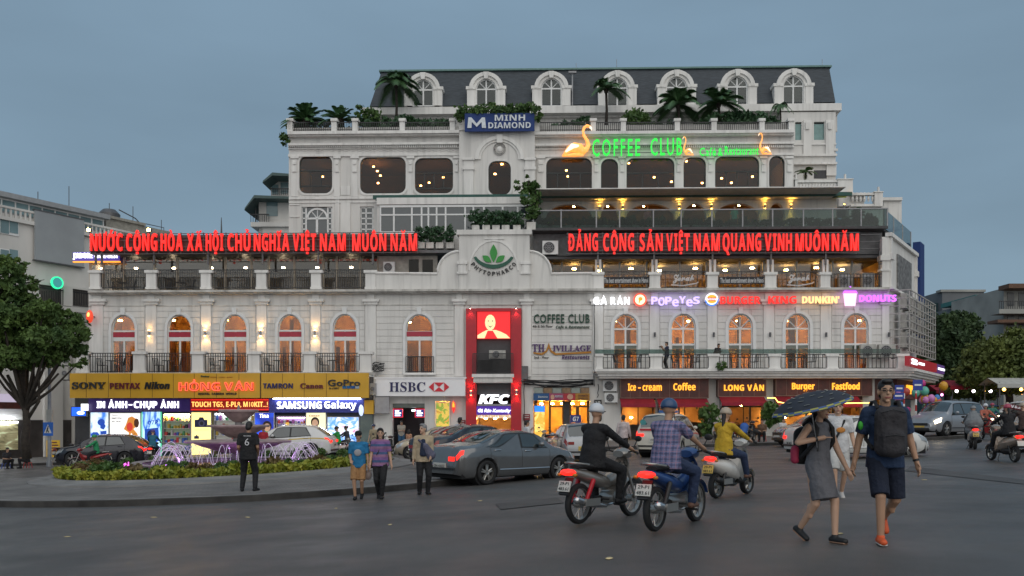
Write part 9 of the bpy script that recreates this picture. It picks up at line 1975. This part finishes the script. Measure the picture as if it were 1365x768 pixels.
on_balcony('person bent over the long balcony rail nearest the restaurant name board', 953, zb, -.95, -60, H=1.66, skin=1, top=BLACKCL, bottom=BLACKCL, shoe=BLACKCL, lean=38, hands=[(.45, .12, 1.1), (.45, -.12, 1.1)])
zg4 = Z(303.5)+.02
on_balcony('person in pink top behind the glass balustrade', 863, zg4, 1.8, -90, H=1.62, top=cloth('pink_top', (.45,.16,.15)), bottom=BLACKCL, shoe=BLACKCL, fem=True, hair='long')
on_balcony('person in mint green top behind the glass balustrade', 979, zg4, 1.6, -100, H=1.64, top=cloth('mint_top', (.12,.42,.28)), bottom=BLACKCL, shoe=BLACKCL, fem=True, hair='bob')
def sit(label, px, y, deg, **k):
 k.setdefault('vox', .013); k.setdefault('pel', (0, 0, .42)); k.setdefault('feet', [(.36, .12, .075), (.34, -.12, .075)]); k.setdefault('hands', [(.28, .12, .58), (.28, -.1, .56)]); return person(label, ppl(px, 0, deg, y), H=k.pop('H', 1.62), **k)
def stool(label, px, y, col):
 t = thing('plastic_stool', label, 'stool', 'low plastic stools', ppl(px, 0, 0, y)); mb = MB(); mb.box(-.15, .15, -.15, .15, .27, .31); part(t, 'seat', mb, col)
 for sx in (-1, 1):
  for sy in (-1, 1): mb = MB(); mb.tube([(sx*.16, sy*.16, 0), (sx*.12, sy*.12, .28)], .02, 5); part(t, 'leg', mb, col)
 return done(t)
STR, STB = M('stool_red', (.4,.03,.03), .5), M('stool_blue', (.03,.09,.4), .5)
for lb, px, y, deg, col, c in (('person in black crouched on a red stool under the street tree', 37, 46.3, -150, STR, BLACKCL), ('person in dark grey on a blue stool beside the parasol', 8, 46.6, -30, STB, cloth('charcoal_top', (.03,.03,.035))), ('person in brown top seated outside the cafe near the tub plant', 1016, 43.6, -110, STR, cloth('brown_top', (.14,.08,.05))), ('person in white top seated under the burger awning', 1042, 45.5, -70, STB, WHITECL)):
 sit(lb, px, y, deg, top=c, bottom=BLACKCL, shoe=BLACKCL, skin=1, lean=14); stool('low %s plastic stool under the %s' % ('red' if col is STR else 'blue', lb.split(' on ')[0].split(' seated')[0]), px, y, col)
t = thing('push_chair', 'dark push chair with a blue hood at the kerb before the cafe', 'push chair', None, ppl(991, 0, -120, 43)); mb = MB(); mb.cap((0, 0, .5), (-.15, 0, .8), .16, .2, 10, 1.1, (0, 1, 0)); part(t, 'hood', mb, M('hood_blue', (.03,.10,.35), .7), 180); mb = MB(); mb.cap((.1, 0, .4), (-.1, 0, .45), .16, .18, 10); part(t, 'seat', mb, BLACKCL, 180); mb = MB(); mb.tube([(.3, .2, .1), (-.1, .2, .6), (-.4, .2, 1.0), (-.4, -.2, 1.0), (-.1, -.2, .6), (.3, -.2, .1)], .015, 5); mb.tube([(-.3, .2, .1), (0, .2, .5)], .015, 5); mb.tube([(-.3, -.2, .1), (0, -.2, .5)], .015, 5); part(t, 'frame', mb, STEEL)
for sx in (-.3, .3):
 for sy in (-.22, .22): mb = MB(); mb.lathe([(.001, -.02), (.1, -.02), (.1, .02), (.001, .02)], (sx, sy, .1), 12, 'y'); part(t, 'wheel', mb, RUBBER)
done(t)
# --- riders
def rider(label, m, H=1.64, scoot=False, fd=None, **k):
 k.setdefault('pel', (-.30, 0, .90)); k.setdefault('hands', [(.31, .30, 1.0), (.31, -.30, 1.0)]); k.setdefault('feet', [(.06 if not scoot else .24, .21, .33 if not scoot else .41), (.06 if not scoot else .24, -.21, .33 if not scoot else .41)]); k.setdefault('lean', 10); k.setdefault('elbow', [(-.5, .7, -.5), (-.5, -.7, -.5)])
 k['hands'] = [tuple(c/(H/1.7) for c in h) for h in k['hands']]; k['feet'] = [tuple(c/(H/1.7) for c in f) for f in k['feet']]; k['pel'] = tuple(c/(H/1.7) for c in k['pel'])
 return person(label, m, H, poles=[(1, .55, .4), (1, -.55, .4)], **k)
HW = M('helmet_white', (.55,.57,.6), .25); HB = M('helmet_blue', (.03,.07,.16), .3); HBE = M('helmet_beige', (.42,.34,.26), .3); HBK = M('helmet_black', (.015,.015,.017), .25); HG = M('helmet_green', (.02,.26,.08), .3); HR = M('helmet_pinkred', (.35,.05,.09), .3)
SILVB = M('bike_silver', (.34,.31,.28), .3, metal=.5, coat=.5); BLUEB2 = M('bike_blue', (.02,.06,.2), .3, coat=.5); WHB = M('bike_white', (.55,.53,.50), .3, coat=.5); BLKB = M('bike_black', (.015,.015,.017), .25, coat=.6); REDB = M('bike_red', (.35,.03,.03), .3, coat=.5); TANB = M('bike_tan', (.38,.30,.24), .3, metal=.3, coat=.5)
mA = ppl(806, 0, 48, 12.5); motorbike('silver and black motorbike with long lit tail light, nearest the grey sedan', SILVB, mA, accent=REDP); rider('rider in black with a white helmet, on the motorbike nearest the grey sedan', mA, 1.66, top=BLACKCL, sleeve='long', bottom=BLACKCL, shoe=BLACKCL, helmet=HW, skin=1, vox=.009, fat=1.1)
mB_ = ppl(900, 0, 55, 11.4); motorbike('dark blue motorbike with tan number plate, ridden by the man in plaid', BLUEB2, mB_); rider('rider in blue plaid shirt, jeans and blue helmet', mB_, 1.66, top=plaid('blue_plaid', (.16,.17,.30), (.02,.03,.09), (.35,.2,.28)), sleeve='short', bottom=DENIM, shoe=M('brown_sandal', (.12,.06,.04), .7), helmet=HB, skin=1, vox=.009, fat=1.12)
mC = ppl(974, 0, 50, 16.2); motorbike('white scooter with yellow number plate, ridden by the person in yellow', WHB, mC, 'scooter', plate=PLATEY); rider('rider in yellow jacket with beige helmet and long ponytail', mC, 1.60, True, top=cloth('yellow_jacket', (.48,.31,.02)), sleeve='long', bottom=DENIM, shoe=M('brown_sandal', (.12,.06,.04), .7), helmet=HBE, hair='pony', fem=True, skin=0, vox=.01)
mD = ppl(1338, 0, 88, 25.2); motorbike('tan scooter with glowing tail light ridden away by the person in black', TANB, mD, 'scooter', detail=False); rider('rider in black seen from behind with pinkish helmet', mD, 1.62, True, top=BLACKCL, sleeve='long', bottom=BLACKCL, shoe=BLACKCL, helmet=HR, hair='long', fem=True, vox=.011)
mE = ppl(1360, 0, 84, 29); motorbike('tan scooter half hidden beyond the rider in black', TANB, mE, 'scooter', detail=False); rider('rider in dark brown with cream helmet at the frame edge', mE, 1.66, True, top=cloth('dark_brown_top', (.05,.03,.025)), sleeve='long', bottom=BLACKCL, shoe=BLACKCL, helmet=HBE, vox=.011)
mF = ppl(1297, 0, 68, 32.5); motorbike('white scooter beside the silver people carrier', WHB, mF, 'scooter');
def ex_poncho(t, I):
 g = MB(); tr = I['tor']; g.cap(tr(0, 0, .52), tr(0, 0, .1), .12, .27, 12, 1.25, (0, 1, 0)); g.cap(tr(0, 0, .2), tr(.2, 0, -.1), .2, .26, 12, 1.2, (0, 1, 0)); I['garment']('poncho', g, cloth('grey_poncho', (.17,.18,.19)), 6, .02)
rider('rider hidden under a grey poncho beside the silver people carrier', mF, 1.6, True, top=cloth('grey_poncho', (.17,.18,.19)), sleeve='long', bottom=BLACKCL, shoe=BLACKCL, helmet=M('helmet_grey', (.2,.21,.22), .5), vox=.012, lean=25, extra=ex_poncho)
mG = ppl(120, 0, 205, 41.8); motorbike('red and white motorbike before the black sport utility car', REDB, mG, lit=False); rider('rider in green jacket and green helmet beside the black sport utility car', mG, 1.66, top=cloth('grab_green', (.02,.24,.09)), sleeve='long', bottom=BLACKCL, shoe=BLACKCL, helmet=HG, vox=.013)
mH = ppl(205, 0, 100, 43.8); motorbike('dark motorbike behind the tail of the black sport utility car', BLKB, mH, lit=True); rider('rider in teal jacket behind the tail of the black sport utility car', mH, 1.64, top=cloth('teal_jacket', (.02,.13,.2)), sleeve='long', bottom=DENIM, shoe=BLACKCL, helmet=M('helmet_purple', (.08,.05,.2), .3), vox=.013)
mI = ppl(444, 0, 172, 44.5); motorbike('pale scooter ridden by the person in bright green near the phone picture', WHB, mI, 'scooter'); rider('rider in bright green tee and dark helmet before the phone picture', mI, 1.64, True, top=cloth('bright_green_tee', (.02,.30,.06)), bottom=BLACKCL, shoe=BLACKCL, helmet=HBK, vox=.013)
mJ = ppl(457, 0, 165, 47); motorbike('dark scooter beyond the rider in bright green', BLKB, mJ, 'scooter', lit=False); rider('rider in dark jacket beyond the rider in bright green', mJ, 1.64, True, top=cloth('slate_jacket', (.04,.045,.06)), sleeve='long', bottom=BLACKCL, shoe=BLACKCL, helmet=HBK, vox=.013)
for i, (px, y, deg, st, mt, lb) in enumerate([(474, 42, 150, 'scooter', SILVB, 'silver parked scooter behind the youngster in blue'), (515, 46, 70, 'scooter', BLKB, 'black parked scooter under the blank grey box sign'), (507, 44.5, 110, 'underbone', REDB, 'red parked motorbike beside the bank pier'), (100, 49.5, 60, 'scooter', BLKB, 'black parked scooter beside the pillar with the blue screen'), (88, 50.5, 75, 'underbone', BLKB, 'black parked motorbike behind the advertising board'), (108, 51, 85, 'scooter', SILVB, 'silver parked scooter nearest the first lit poster'), (1000, 44.5, 60, 'scooter', BLKB, 'black parked scooter by the cafe push chair'), (955, 44.3, 80, 'scooter', SILVB, 'silver parked scooter before the tub plant pillar'), (975, 44.6, 75, 'underbone', REDB, 'red parked motorbike before the restaurant door'), (728, 45.5, 100, 'scooter', SILVB, 'silver parked scooter before the golden doorway'), (1195, 45, 120, 'scooter', BLKB, 'black parked scooter beside the street name posts'), (1180, 45.6, 110, 'underbone', BLKB, 'black parked motorbike near the corner pillar')]):
 motorbike(lb, mt, ppl(px, 0, deg, y), st, lit=False)
for i, (px, y, deg, mt, hm, c, lb) in enumerate([(1316, 40, 262, REDB, HW, cloth('coral_top', (.4,.12,.08)), 'oncoming rider in coral top with white helmet'), (1325, 48, 265, BLKB, HR, cloth('sea_green_top', (.05,.2,.16)), 'oncoming rider in sea green top with pink helmet'), (1345, 52, 266, SILVB, HBE, cloth('plum_top', (.15,.04,.12)), 'oncoming rider in plum top with beige helmet'), (1304, 54, 264, BLUEB2, HBK, WHITECL, 'distant oncoming rider in white top')]):
 m = ppl(px, 0, deg, y); motorbike('motorbike of the ' + lb, mt, m, lit=False, head=True); rider(lb, m, 1.64, top=c, sleeve='long', bottom=BLACKCL, shoe=BLACKCL, helmet=hm, vox=.014)
for i, (px, y, deg, c, lb) in enumerate([(1240, 50.5, -40, cloth('red_vest', (.4,.04,.05)), 'seller in red top beside the balloons'), (1256, 53, 200, cloth('magenta_top', (.4,.05,.2)), 'shopper in magenta top beyond the balloons'), (1284, 56, -90, WHITECL, 'passer by in white top between balloons and stalls'), (1352, 60, 180, cloth('orange_top', (.45,.18,.03)), 'shopper in orange top at the amber stalls'), (1375, 56, 100, cloth('sky_top', (.1,.25,.45)), 'shopper in sky blue top at the frame edge')]):
 stand(lb, px, y, deg, 1.62, top=c, bottom=BLACKCL, shoe=BLACKCL, vox=.015)
